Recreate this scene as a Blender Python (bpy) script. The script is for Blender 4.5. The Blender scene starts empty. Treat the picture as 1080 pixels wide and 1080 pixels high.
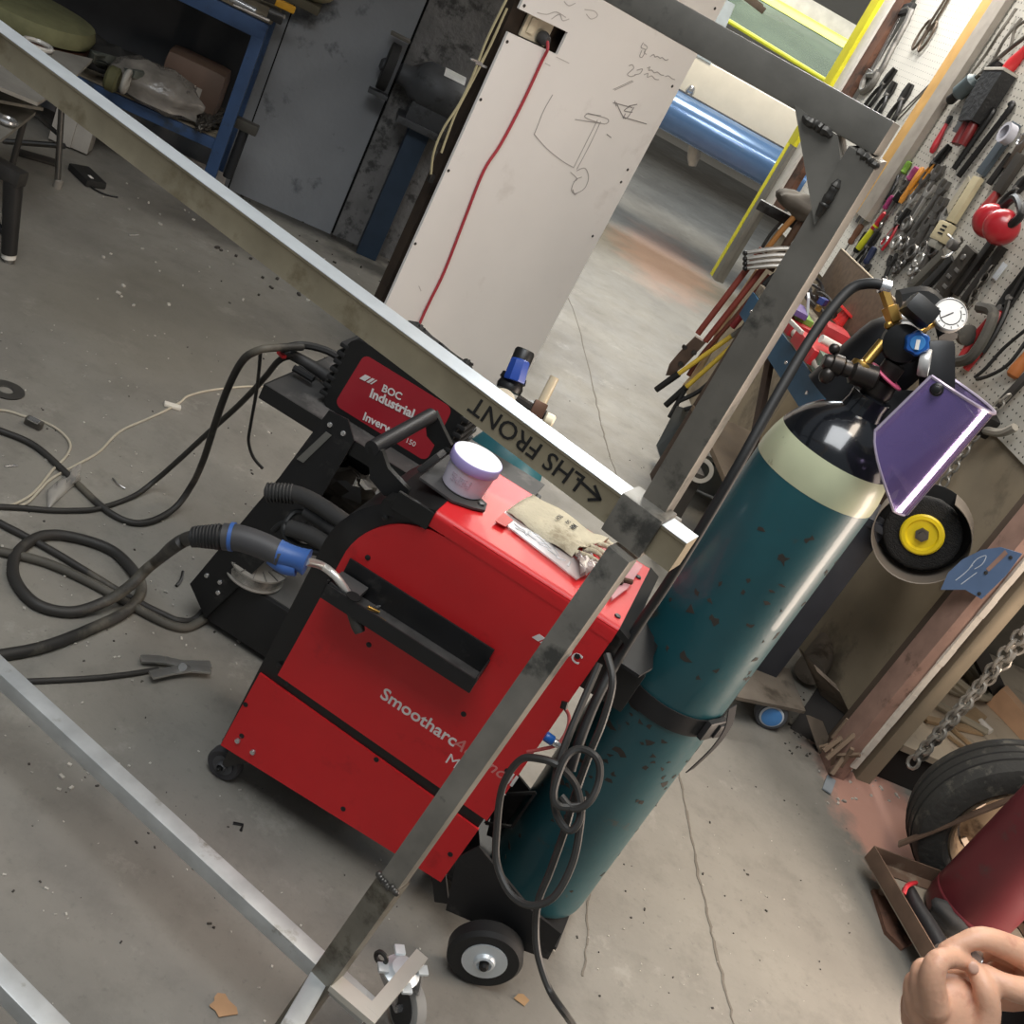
import bpy, bmesh, math, random
from mathutils import Vector as V, Matrix, Quaternion
from math import sin, cos, pi, radians as RD
random.seed(7)
SC = bpy.context.scene
COL = SC.collection
# ------------------------------------------------------------------ camera geometry (1080 x 1080 frame)
FPX, ROLL, PITCH, HC = 1150.0, RD(29.3), RD(25.5), 1.6
CAM = V((0, 0, HC))
_r0 = V((1, 0, 0)); _d0 = V((0, -sin(PITCH), -cos(PITCH))); FWD = V((0, cos(PITCH), -sin(PITCH)))
RIGHT = _r0*cos(ROLL) - _d0*sin(ROLL); DOWN = _r0*sin(ROLL) + _d0*cos(ROLL)
Z = V((0, 0, 1))
def ray(x, y): return RIGHT*((x-540)/FPX) + DOWN*((y-540)/FPX) + FWD
def at(x, y, d): return CAM + ray(x, y)*d                    # measured point at a depth
def fl(x, y, z=0.0):                                         # measured point at a height
    d = ray(x, y); return CAM + d*((z-HC)/d.z)
def pl(x, y, P, n):                                          # measured point on a plane
    d = ray(x, y); return CAM + d*((V(P)-CAM).dot(n)/d.dot(n))
def onv(x, y, P):                                            # measured point above a floor point
    d = ray(x, y); t = (P[0]*d.x+P[1]*d.y)/(d.x**2+d.y**2); return CAM + d*t
cam = bpy.data.objects.new('camera', bpy.data.cameras.new('camera')); COL.objects.link(cam)
cam.matrix_world = Matrix(((RIGHT.x, -DOWN.x, -FWD.x, CAM.x), (RIGHT.y, -DOWN.y, -FWD.y, CAM.y), (RIGHT.z, -DOWN.z, -FWD.z, CAM.z), (0, 0, 0, 1)))
cam.data.sensor_width = 36; cam.data.sensor_fit = 'HORIZONTAL'; cam.data.lens = 36*FPX/1080
cam.data.clip_start = 0.02
SC.camera = cam
SC.view_settings.view_transform = 'Standard'; SC.view_settings.look = 'None'; SC.view_settings.gamma = 1

# ------------------------------------------------------------------ materials
def lin(c):
    if isinstance(c, str): c = [int(c[i:i+2], 16)/255 for i in (0, 2, 4)]
    return tuple((x/12.92 if x <= .04045 else ((x+.055)/1.055)**2.4) for x in c)
_M = {}
def mat(name, col, rough=.5, metal=0., var=.12, scale=12., bump=0., bscale=60., dirt=None, dirt_amt=.0, dscale=9., alpha=1., trans=0., coat=0., spec=.5):
    if name in _M: return _M[name]
    m = bpy.data.materials.new(name); m.use_nodes = True; nt = m.node_tree; N = nt.nodes; L = nt.links
    p = N['Principled BSDF']; c = lin(col)
    tc = N.new('ShaderNodeTexCoord')
    nz = N.new('ShaderNodeTexNoise'); nz.inputs['Scale'].default_value = scale; nz.inputs['Detail'].default_value = 6
    L.new(tc.outputs['Object'], nz.inputs['Vector'])
    r = N.new('ShaderNodeValToRGB'); L.new(nz.outputs['Fac'], r.inputs['Fac'])
    r.color_ramp.elements[0].position = .3; r.color_ramp.elements[1].position = .7
    r.color_ramp.elements[0].color = (*[x*(1-var) for x in c], 1); r.color_ramp.elements[1].color = (*[min(1, x*(1+var)) for x in c], 1)
    out = r.outputs['Color']
    if dirt:
        n2 = N.new('ShaderNodeTexNoise'); n2.inputs['Scale'].default_value = dscale; n2.inputs['Detail'].default_value = 8; n2.inputs['Roughness'].default_value = .65
        L.new(tc.outputs['Object'], n2.inputs['Vector'])
        r2 = N.new('ShaderNodeValToRGB'); L.new(n2.outputs['Fac'], r2.inputs['Fac'])
        r2.color_ramp.elements[0].position = .62-dirt_amt*.3; r2.color_ramp.elements[1].position = .70-dirt_amt*.2
        mx = N.new('ShaderNodeMix'); mx.data_type = 'RGBA'; L.new(r2.outputs['Color'], mx.inputs['Factor'])
        L.new(out, mx.inputs[6]); mx.inputs[7].default_value = (*lin(dirt), 1); out = mx.outputs[2]
    L.new(out, p.inputs['Base Color'])
    p.inputs['Roughness'].default_value = rough; p.inputs['Metallic'].default_value = metal
    p.inputs['Alpha'].default_value = alpha; p.inputs['Transmission Weight'].default_value = trans
    p.inputs['Coat Weight'].default_value = coat; p.inputs['Specular IOR Level'].default_value = spec
    if bump:
        n3 = N.new('ShaderNodeTexNoise'); n3.inputs['Scale'].default_value = bscale; n3.inputs['Detail'].default_value = 4
        L.new(tc.outputs['Object'], n3.inputs['Vector'])
        b = N.new('ShaderNodeBump'); b.inputs['Strength'].default_value = bump; b.inputs['Distance'].default_value = .01
        L.new(n3.outputs['Fac'], b.inputs['Height']); L.new(b.outputs['Normal'], p.inputs['Normal'])
    _M[name] = m; return m

# ------------------------------------------------------------------ mesh builder
def frame_of(zd, up=None):
    zd = V(zd).normalized(); up = V(up) if up is not None else (Z if abs(zd.z) < .95 else V((1, 0, 0)))
    x = up.cross(zd).normalized(); y = zd.cross(x); return Matrix((x, y, zd)).transposed()
def smooth_path(pts, k=6, closed=False):
    pts = [V(p) for p in pts]
    if len(pts) < 3 or k < 2: return pts
    o = []; n = len(pts)
    for i in range(n if closed else n-1):
        if closed: a, b, c, d = pts[(i-1) % n], pts[i], pts[(i+1) % n], pts[(i+2) % n]
        else: a, b, c, d = pts[max(i-1, 0)], pts[i], pts[i+1], pts[min(i+2, n-1)]
        for j in range(k):
            t = j/k
            o.append(.5*((2*b)+(c-a)*t+(2*a-5*b+4*c-d)*t*t+(3*b-a-3*c+d)*t**3))
    if not closed: o.append(pts[-1])
    return o
class MB:
    def __init__(s): s.v = []; s.f = []
    def add(s, vs, fs):
        o = len(s.v); s.v += [V(x) for x in vs]; s.f += [tuple(i+o for i in f) for f in fs]; return s
    def box(s, c, size, R=None, bev=0.):
        bm = bmesh.new(); bmesh.ops.create_cube(bm, size=1)
        for v in bm.verts: v.co = V((v.co.x*size[0], v.co.y*size[1], v.co.z*size[2]))
        if bev: bmesh.ops.bevel(bm, geom=bm.edges[:], offset=min(bev, min(size)*.45), segments=2, affect='EDGES', profile=.7)
        R = R or Matrix.Identity(3); c = V(c)
        bm.verts.index_update(); vs = [R @ v.co + c for v in bm.verts]; fs = [[v.index for v in f.verts] for f in bm.faces]; bm.free(); return s.add(vs, fs)
    def beam(s, p0, p1, w, h, up=None, bev=.002):              # h measured along up
        p0, p1 = V(p0), V(p1); d = p1-p0; R = frame_of(d, up); return s.box((p0+p1)/2, (w, h, d.length), R, bev)
    def lathe(s, p, ax, prof, n=24, up=None, cap=True):
        R = frame_of(ax, up); p = V(p); vs = []; fs = []
        for r, h in prof:
            for i in range(n): a = 2*pi*i/n; vs.append(p + R @ V((r*cos(a), r*sin(a), h)))
        for k in range(len(prof)-1):
            for i in range(n): j = (i+1) % n; fs.append((k*n+i, k*n+j, (k+1)*n+j, (k+1)*n+i))
        if cap: fs.append(tuple(reversed(range(n)))); fs.append(tuple(range((len(prof)-1)*n, len(prof)*n)))
        return s.add(vs, fs)
    def cyl(s, p0, p1, r, r1=None, n=16): p0 = V(p0); d = V(p1)-p0; return s.lathe(p0, d, [(r, 0), (r if r1 is None else r1, d.length)], n)
    def tube(s, pts, r, n=8, k=5, closed=False, rad=None):
        P = smooth_path(pts, k, closed); m = len(P); vs = []; fs = []; up = None
        for i, p in enumerate(P):
            t = (P[(i+1) % m]-P[i-1]) if closed else (P[min(i+1, m-1)]-P[max(i-1, 0)])
            if t.length < 1e-9: t = V((0, 0, 1))
            t.normalize()
            if up is None: up = t.orthogonal().normalized()
            up = (up - t*up.dot(t)); up = up.normalized() if up.length > 1e-6 else t.orthogonal().normalized()
            b = t.cross(up); rr = r if rad is None else r*rad(i/(m-1))
            for j in range(n): a = 2*pi*j/n; vs.append(p + up*rr*cos(a) + b*rr*sin(a))
        for i in range(m if closed else m-1):
            i2 = (i+1) % m
            for j in range(n): j2 = (j+1) % n; fs.append((i*n+j, i*n+j2, i2*n+j2, i2*n+j))
        if not closed: fs.append(tuple(reversed(range(n)))); fs.append(tuple(range((m-1)*n, m*n)))
        return s.add(vs, fs)
    def prism(s, poly, th):                                     # polygon of 3D points pushed by vector th
        n = len(poly); th = V(th); vs = [V(p) for p in poly] + [V(p)+th for p in poly]
        fs = [tuple(range(n)), tuple(reversed(range(n, 2*n)))] + [(i, (i+1) % n, (i+1) % n+n, i+n) for i in range(n)]
        return s.add(vs, fs)
    def ball(s, c, r, R=None, n=12, m=8):
        r = (r, r, r) if not hasattr(r, '__len__') else r; R = R or Matrix.Identity(3); c = V(c); vs = [c+R@V((0, 0, -r[2]))]; fs = []
        for k in range(1, m):
            a = pi*k/m-pi/2
            for i in range(n): b = 2*pi*i/n; vs.append(c+R@V((r[0]*cos(a)*cos(b), r[1]*cos(a)*sin(b), r[2]*sin(a))))
        vs.append(c+R@V((0, 0, r[2]))); T = len(vs)-1
        for i in range(n):
            j = (i+1) % n; fs.append((0, 1+j, 1+i)); fs.append((T, 1+(m-2)*n+i, 1+(m-2)*n+j))
            for k in range(m-2): fs.append((1+k*n+i, 1+k*n+j, 1+(k+1)*n+j, 1+(k+1)*n+i))
        return s.add(vs, fs)
    def torus(s, c, ax, R_, r, n=28, m=8):
        R = frame_of(ax); c = V(c); return s.tube([c+R@V((R_*cos(2*pi*i/n), R_*sin(2*pi*i/n), 0)) for i in range(n)], r, m, 1, True)
    def ribbon(s, pts, w, nrm, th=.0006, k=4):                  # flat stroke lying on a surface
        P = smooth_path(pts, k); nrm = V(nrm).normalized()
        for a, b in zip(P, P[1:]):
            d = b-a
            if d.length < 1e-6: continue
            e = d.normalized()*w*.3; sd = nrm.cross(d).normalized()*w/2
            s.prism([a-e-sd, b+e-sd, b+e+sd, a-e+sd], nrm*th)
        return s
    def sheet(s, grid, th):                                     # grid[i][j] of 3D points thickened by vector or function
        n = len(grid); m = len(grid[0]); A = [V(p) for r in grid for p in r]
        T = th if callable(th) else (lambda i, j: V(th))
        B = [A[i*m+j]+T(i, j) for i in range(n) for j in range(m)]; fs = []; o = n*m
        for i in range(n-1):
            for j in range(m-1):
                a, b, c, d = i*m+j, i*m+j+1, (i+1)*m+j+1, (i+1)*m+j; fs += [(a, b, c, d), (o+d, o+c, o+b, o+a)]
        rim = [(0, j) for j in range(m)]+[(i, m-1) for i in range(1, n)]+[(n-1, j) for j in range(m-2, -1, -1)]+[(i, 0) for i in range(n-2, 0, -1)]
        for q in range(len(rim)):
            a = rim[q][0]*m+rim[q][1]; b = rim[(q+1) % len(rim)]; b = b[0]*m+b[1]; fs.append((a, o+a, o+b, b))
        return s.add(A+B, fs)
    def text(s, txt, P, xd, yd, size, th=.0008, shear=0., off=0., align='LEFT'):
        cu = bpy.data.curves.new('t', 'FONT'); cu.body = txt; cu.size = size; cu.extrude = th/2; cu.shear = shear; cu.offset = off; cu.align_x = align; cu.resolution_u = 3
        o = bpy.data.objects.new('t', cu); COL.objects.link(o); dg = bpy.context.evaluated_depsgraph_get(); e = o.evaluated_get(dg); me = e.to_mesh()
        xd = V(xd).normalized(); zd = xd.cross(V(yd)).normalized(); yd = zd.cross(xd)
        s.add([V(P)+xd*v.co.x+yd*v.co.y+zd*(v.co.z+th/2) for v in me.vertices], [tuple(p.vertices) for p in me.polygons])
        e.to_mesh_clear(); bpy.data.objects.remove(o); bpy.data.curves.remove(cu); return s
    def build(s, name, m, parent=None, local=False, ang=38, label=None):
        me = bpy.data.meshes.new(name)
        o = bpy.data.objects.new(name, me); COL.objects.link(o)
        if parent is not None:
            o.parent = parent
            inv = Matrix.Identity(4) if local else wm(parent).inverted()
            vs = [inv @ v for v in s.v]
        else:
            n = len(s.v); b = V((sum(v.x for v in s.v)/n, sum(v.y for v in s.v)/n, min(v.z for v in s.v)))
            vs = [v-b for v in s.v]; o.location = b
        me.from_pydata(vs, [], s.f); bm = bmesh.new(); bm.from_mesh(me); bmesh.ops.recalc_face_normals(bm, faces=bm.faces[:]); bm.to_mesh(me); bm.free()
        me.shade_smooth(); me.set_sharp_from_angle(angle=RD(ang))
        me.materials.append(m)
        if label: o['label'] = label
        return o
def wm(o):
    M = o.matrix_basis.copy()
    while o.parent is not None: o = o.parent; M = o.matrix_basis @ M
    return M
def tag(o, label=None, cat=None, group=None, kind=None):
    if label: o['label'] = label
    if cat: o['category'] = cat
    if group: o['group'] = group
    if kind: o['kind'] = kind
    return o
def thing(name, label, cat, loc=(0, 0, 0), M=None, group=None):
    o = bpy.data.objects.new(name, None); COL.objects.link(o); o.empty_display_size = .05
    if M is not None: o.matrix_basis = M
    else: o.location = V(loc)
    return tag(o, label, cat, group)
def mframe(P, x, y, z): return Matrix(((x[0], y[0], z[0], P[0]), (x[1], y[1], z[1], P[1]), (x[2], y[2], z[2], P[2]), (0, 0, 0, 1)))
def kids(o): return [c for c in bpy.data.objects if c.parent == o]
def dup(o, M=None, label=None, parent=None):
    c = o.copy(); COL.objects.link(c)
    if parent is not None: c.parent = parent
    if M is not None: c.matrix_basis = M
    if label: c['label'] = label
    for k in kids(o):
        d = dup(k, parent=c)
    return c

# directions of the room
A16 = RD(16)
D = V((-sin(A16), cos(A16), 0)); B = V((cos(A16), sin(A16), 0))   # along the pegboard wall / along the back wall
AB = RD(18.6)
WB = V((cos(AB), sin(AB), 0)); WN = V((-sin(AB), cos(AB), 0))
BLACK = mat('black_paint', '161616', .42, var=.2)
BLACKM = mat('matt_black_steel', '1b1b1c', .5, .1, var=.25, dirt='3a3836', dirt_amt=.15, dscale=14)
RUBBER = mat('black_rubber', '1c1c1c', .6, var=.2)
DUSTY = mat('dusty_rubber', '4a4741', .8, var=.2, dirt='6a655a', dirt_amt=.3)
STEEL = mat('bare_steel', '9b9996', .34, .8, var=.2, scale=20, dirt='3c3a38', dirt_amt=.1)
CHROME = mat('chrome', 'd5d5d5', .26, .85, var=.05)
DARKST = mat('dark_steel', '4a4846', .45, .7, var=.3, scale=18, dirt='2c2825', dirt_amt=.3)
BRASS = mat('brass', 'b08d4c', .3, .9, var=.2)
WHITEP = mat('white_plastic', 'dedad2', .45)
RUST = mat('rusty_steel', '6a4a3a', .75, .2, var=.3, dirt='3a2a22', dirt_amt=.4)
# ------------------------------------------------------------------ the setting
def nodes(name):
    m = bpy.data.materials.new(name); m.use_nodes = True; return m, m.node_tree.nodes, m.node_tree.links, m.node_tree.nodes['Principled BSDF']
def floor_mat():
    m, N, L, p = nodes('workshop_concrete')
    tc = N.new('ShaderNodeTexCoord'); vec = tc.outputs['Object']
    def noise(sc, det=6, ro=.6):
        n = N.new('ShaderNodeTexNoise'); n.inputs['Scale'].default_value = sc; n.inputs['Detail'].default_value = det; n.inputs['Roughness'].default_value = ro; L.new(vec, n.inputs['Vector']); return n.outputs['Fac']
    def ramp(s, a, b, ca=(0, 0, 0, 1), cb=(1, 1, 1, 1)):
        r = N.new('ShaderNodeValToRGB'); r.color_ramp.elements[0].position = a; r.color_ramp.elements[1].position = b; r.color_ramp.elements[0].color = ca; r.color_ramp.elements[1].color = cb; L.new(s, r.inputs['Fac']); return r.outputs['Color']
    def mix(f, a, b):
        x = N.new('ShaderNodeMix'); x.data_type = 'RGBA'
        if hasattr(f, 'links'): L.new(f, x.inputs['Factor'])
        else: x.inputs['Factor'].default_value = f
        for s, q in ((a, 6), (b, 7)):
            if hasattr(s, 'links'): L.new(s, x.inputs[q])
            else: x.inputs[q].default_value = s
        return x.outputs[2]
    def math_(op, a, b=0.):
        x = N.new('ShaderNodeMath'); x.operation = op
        for s, q in ((a, 0), (b, 1)):
            if hasattr(s, 'links'): L.new(s, x.inputs[q])
            else: x.inputs[q].default_value = s
        return x.outputs[0]
    c = lambda h: (*lin(h), 1)
    base = ramp(noise(1.6), .3, .7, c('736f68'), c('8b877e'))
    base = mix(math_('MULTIPLY', ramp(noise(9, 8, .7), .5, .72), .45), base, c('5f5b54'))
    base = mix(math_('MULTIPLY', ramp(noise(4.2, 8, .75), .58, .66), .35), base, c('a5a198'))
    base = mix(math_('MULTIPLY', ramp(noise(60, 4), .6, .75), .35), base, c('55524d'))
    sx = N.new('ShaderNodeSeparateXYZ'); L.new(vec, sx.inputs[0])
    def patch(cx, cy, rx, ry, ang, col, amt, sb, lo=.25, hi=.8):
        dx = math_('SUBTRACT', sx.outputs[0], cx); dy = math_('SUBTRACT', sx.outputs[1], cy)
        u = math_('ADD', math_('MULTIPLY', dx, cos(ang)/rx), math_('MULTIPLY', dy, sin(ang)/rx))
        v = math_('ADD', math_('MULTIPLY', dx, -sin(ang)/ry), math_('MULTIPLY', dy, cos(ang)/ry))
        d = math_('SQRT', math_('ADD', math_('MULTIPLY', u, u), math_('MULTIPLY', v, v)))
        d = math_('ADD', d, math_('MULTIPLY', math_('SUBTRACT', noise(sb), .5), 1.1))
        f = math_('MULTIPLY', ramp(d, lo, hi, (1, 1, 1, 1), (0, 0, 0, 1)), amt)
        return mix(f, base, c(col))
    P = fl(905, 845); base = patch(P.x+.08, P.y-.02, .23, .42, RD(20), 'c4907e', .8, 9, .6, .95)
    P = fl(700, 275); base = patch(P.x, P.y, .5, 1.3, RD(5), 'b98d78', .42, 4, .5, 1.)
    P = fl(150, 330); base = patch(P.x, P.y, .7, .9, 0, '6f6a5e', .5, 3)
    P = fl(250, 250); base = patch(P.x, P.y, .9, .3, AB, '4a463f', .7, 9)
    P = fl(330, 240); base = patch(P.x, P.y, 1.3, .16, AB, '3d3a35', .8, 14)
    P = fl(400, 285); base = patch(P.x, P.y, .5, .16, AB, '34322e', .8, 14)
    P = fl(840, 770); base = patch(P.x, P.y, .12, .3, RD(30), '5a564f', .7, 14)
    P = fl(770, 205); base = patch(P.x, P.y, 3, 1.6, RD(0), '5d564c', .75, 2)  # the vehicle's shade painted into the floor beyond the doorway
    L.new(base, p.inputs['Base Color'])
    L.new(ramp(noise(5), .3, .7, (.5, .5, .5, 1), (.78, .78, .78, 1)), p.inputs['Roughness'])
    b = N.new('ShaderNodeBump'); b.inputs['Strength'].default_value = .25; b.inputs['Distance'].default_value = .004; L.new(noise(70, 5), b.inputs['Height']); L.new(b.outputs[0], p.inputs['Normal'])
    return m
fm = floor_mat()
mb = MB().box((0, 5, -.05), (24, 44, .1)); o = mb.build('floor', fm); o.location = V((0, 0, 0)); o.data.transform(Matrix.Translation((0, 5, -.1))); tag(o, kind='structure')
# saw-cut joints and cracks in the slab
CR = mat('joint_grey', '6a645b', .9)  # grey-brown colour of the joint and crack strips
def crack(name, px, w):
    pts = [fl(x, y, .0) for x, y in px]; out = MB()
    P = smooth_path(pts, 10); P = [p+V((random.uniform(-.004, .004), 0, 0)) for p in P]
    for a, b in zip(P, P[1:]):
        n = (b-a).cross(Z).normalized()*w*random.uniform(.5, 1.3)/2; out.prism([a-n, b-n, b+n, a+n], (0, 0, .0012))
    tag(out.build(name, CR), kind='structure')
crack('trim_1', [(585, 290), (606, 330), (628, 420), (640, 470), (655, 520), (690, 700), (719, 832), (737, 925), (755, 1000), (775, 1085)], .006)
crack('trim_2', [(615, 1030), (620, 960), (622, 930)], .004)

# back wall: smoother painted panel on the left, raw rough panel on the right, dark joint between
WALLP = mat('painted_concrete', '8f9194', .7, var=.10, scale=3, bump=.15, bscale=40, dirt='55585c', dirt_amt=.15, dscale=4)
WALLR = mat('raw_concrete', '7a7876', .85, var=.22, scale=9, bump=.5, bscale=45, dirt='4a4947', dirt_amt=.35, dscale=16)
W0 = V((-1.6, 5.03, 0)); J = fl(352, 241); J = pl(352, 241, W0, WN); sj = (J-W0).dot(WB)
def wallbox(name, s0, s1, z0, z1, th, m, off=0):
    b = MB(); a = W0+WB*s0-WN*off; q = W0+WB*s1-WN*off
    b.prism([a+Z*z0, q+Z*z0, q+Z*z1, a+Z*z1], WN*(th+off)); return b.build(name, m)
o = wallbox('wall_back', -5, sj-.006, 0, 3.2, .15, WALLP, .012); tag(o, kind='structure')
o = wallbox('wall_back_right', sj+.006, sj+1.12, 0, 3.2, .15, WALLR); tag(o, kind='structure')
o = wallbox('trim_3', sj-.02, sj+.02, 0, 3.2, .1, mat('gap_black', '0c0c0c', .9), -.02); tag(o, kind='structure')
# second vertical sheet joint beside the bench
s2 = (pl(262, 140, W0, WN)-W0).dot(WB)
b = MB(); q = W0+WB*s2-WN*.0125; b.box(q+Z*1.6, (.006, .003, 3.2), Matrix((WB, WN, Z)).transposed()); tag(b.build('trim_4', mat('gap_black', '0c0c0c')), kind='structure')
# slab added out of frame over the back left corner to keep it dark
b = MB(); c0 = W0-WN*2.3
b.prism([W0+WB*-5+Z*2.5, W0+WB*(sj+1.0)+Z*2.5, c0+WB*(sj+1.0)+Z*2.5, c0+WB*-5+Z*2.5], Z*.2); tag(b.build('ceiling_shade_slab', mat('shade_slab_brown', '5b5147', .8)), kind='structure')

# ---- white lined column
bl = fl(378, 385); br = fl(548, 410); bd_ = (br-bl).normalized(); bn = V((bd_.y, -bd_.x, 0))      # bn faces the camera
BW = (br-bl).length
def bd(x, y, o=0.): return pl(x, y, bl, bn)+bn*o
WOODD = mat('dark_timber', '30251b', .8, var=.3, scale=20)
TOP = 2.7
b = MB(); core = [bl+bd_*.02, br-bd_*.01, br-bd_*.01-bn*.05, bl+bd_*.02-bn*.05]
core = [c-bn*.06 for c in core]
b.prism(core, Z*TOP); o = b.build('wall_column', WOODD); tag(o, kind='structure')
t = thing('lined_column_board', 'tall white board with pencil sketches screwed to the column, outlet notch high on its left edge', 'board', bl)
nz0 = [bd(535, 33), bd(587, 58), bd(600, 33), bd(547, 11)]
WB_M = mat('white_laminate', 'e6e2de', .35, var=.025, scale=3, dirt='dcd7d2', dirt_amt=.05, dscale=4)
def onedge(p, o_): return V((o_.x, o_.y, p.z))
ztl = onv(545, 20, bl).z
lz0, lz1 = nz0[0].z, nz0[3].z
sA = (nz0[1]-bl).dot(bd_); sB = (nz0[2]-bl).dot(bd_); zA = nz0[1].z; zB = nz0[2].z; sA = sB = (sA+sB)/2
zA = (zA+lz0)/2; zB = (zB+lz1)/2
P2 = lambda s, z: bl+bd_*s+Z*z
b = MB()
b.prism([P2(0, .0), P2(BW, .0), P2(BW, zA), P2(0, zA)], -bn*.012); b.build('lower_sheet', WB_M, t)
b = MB(); b.prism([P2(sA, zA), P2(BW, zA), P2(BW, TOP), P2(0, TOP), P2(0, zB), P2(sA, zB)], -bn*.012); b.build('upper_sheet', WB_M, t)
SCREW = mat('screw_head', '4a4744', .4, .6)
for x, y in [(408, 326), (438, 257), (473, 180), (507, 105), (535, 44), (553, 6), (625, 249), (662, 179), (655, 192), (709, 91), (754, 9)]:
    q = bd(x, y); MB().lathe(q+bn*.0002, bn, [(.006, 0), (.005, .0015), (.001, .002)], 10).build('screw', SCREW, t)
# pencil drawings
PEN = mat('pencil', 'a9a4a1', .8); PEN2 = mat('dark_pencil', '8a8583', .8)
def strokes(name, lists, w, m):
    b = MB()
    for ls in lists: b.ribbon([bd(x, y, .0003) for x, y in ls], w, bn, k=5 if len(ls) > 2 else 1)
    b.build(name, m, t)
cx = lambda L_: [(400+x/3, y/3) for x, y in L_]
strokes('pencil_sketch', [cx([(548, 300), (520, 350), (500, 400), (490, 425)]), cx([(490, 425), (530, 470), (580, 510), (615, 530)]), cx([(615, 530), (650, 460), (690, 380)]), cx([(625, 535), (665, 460), (700, 385)]),
    cx([(660, 358), (722, 376), (712, 392), (652, 372), (660, 358)]), cx([(620, 378), (660, 384), (700, 390)]), cx([(655, 360), (700, 366)]), cx([(625, 540), (650, 532), (662, 560), (650, 595), (620, 612), (608, 600), (620, 570), (640, 560)]), cx([(605, 545), (625, 565), (615, 575)]),
    cx([(612, 600), (618, 615), (630, 608)])], .0035, PEN)
strokes('bracket_doodle', [cx([(745, 320), (750, 335)]), cx([(740, 325), (800, 340)]), cx([(750, 325), (778, 375), (805, 340)]), cx([(790, 335), (815, 330)]), cx([(795, 335), (775, 350), (800, 355)]), cx([(770, 370), (845, 392)]), cx([(778, 360), (772, 375)]), cx([(720, 425), (733, 435)])], .0035, PEN2)
strokes('pencil_notes', [cx([(835, 135), (828, 150), (842, 158), (832, 180), (824, 178), (830, 160)]), cx([(838, 140), (848, 150), (838, 165), (845, 172)]), cx([(858, 178), (868, 172), (872, 180), (880, 178), (888, 184), (895, 182), (905, 190), (914, 188)]),
    cx([(790, 208), (800, 205), (805, 215), (795, 225), (785, 235), (795, 242), (810, 238)]), cx([(815, 222), (832, 218), (825, 232), (808, 236)]), cx([(740, 283), (800, 255)]), cx([(745, 285), (803, 258)]),
    cx([(848, 215), (856, 212), (852, 222), (862, 222), (870, 230), (880, 228), (890, 236), (900, 238)]), cx([(905, 242), (915, 240), (925, 248), (935, 252)]), cx([(838, 236), (850, 232), (848, 244), (862, 240), (872, 250), (884, 252)])], .003, PEN)
strokes('faint_smudges', [cx([(500, 40), (530, 45), (560, 38), (590, 55)]), cx([(545, 60), (570, 45), (580, 65), (600, 60)]), cx([(585, 5), (600, 18), (620, 10)]), cx([(650, 30), (680, 35), (690, 50), (670, 60), (655, 45)]), cx([(525, 200), (540, 208)]), cx([(125, 905), (132, 920)]), cx([(560, 180), (600, 200)])], .003, mat('faint_pencil', 'bcb6b2', .8))
# outlet in the notch
so = (bd(575, 35)-bl).dot(bd_); zo = bd(575, 35).z; oc = P2(so, zo)-bn*.05
rot = Matrix((bd_, -bn, Z)).transposed()
t2 = thing('power_outlet', 'cream wall outlet plate recessed in the notch of the white board', 'power outlet', oc)
MB().box(oc, (.12, .012, .09), rot, .004).build('plate', mat('cream_plastic', 'd8cdb4', .5), t2)
MB().box(oc+bn*.008-bd_*.03, (.03, .01, .05), rot, .003).build('switch', mat('cream_plastic', 'd8cdb4'), t2)
# red extension lead with its plug
t2 = thing('red_extension_lead', 'red extension lead with a round grey plug hanging down the white board', 'cable', P2(so, zo-1.2))
pc = bd(577, 43, .0)-bn*.035
MB().lathe(pc-bn*.0, bn, [(.022, 0), (.024, .012), (.019, .028), (.012, .04)], 16).build('plug', mat('grey_plug', '3d3c3c', .5), t2)
pts = [pc+bn*.035, bd(574, 50, .02), bd(570, 64, .008), bd(550, 108, .006), bd(528, 150, .006), bd(509, 180, .006), bd(490, 228, .006), bd(468, 285, .006), bd(452, 318, .006), bd(440, 342, .012), bd(428, 370, .02)]
MB().tube(pts, .0055, 8, 6).build('cord', mat('red_cord', 'a3323c', .5), t2)
# beige cables stapled to the left side of the column
t2 = thing('beige_cable_run', 'pale beige cables clipped beside the left edge of the white board', 'cable', bl+Z*.9)
side = lambda x, y, o=.02: pl(x, y, bl-bd_*o, bn)-bn*.03
CAB = mat('beige_cable', 'a89f7e', .6)
for pts in ([(545, -8), (520, 42), (505, 80), (490, 112), (472, 140), (462, 165), (459, 188)], [(540, 12), (518, 60), (500, 95), (486, 122), (476, 148), (470, 165)], [(532, 30), (522, 52), (512, 70)]):
    MB().tube([side(x, y) for x, y in pts], .0045, 6, 5).build('cable', CAB, t2)
for x, y in ((507, 68), (512, 72)): MB().box(side(x, y), (.05, .01, .008), rot, .002).build('clip', CHROME, t2)
MB().box(side(459, 192), (.02, .015, .03), rot, .004).build('cable_end', BLACK, t2)

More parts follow.
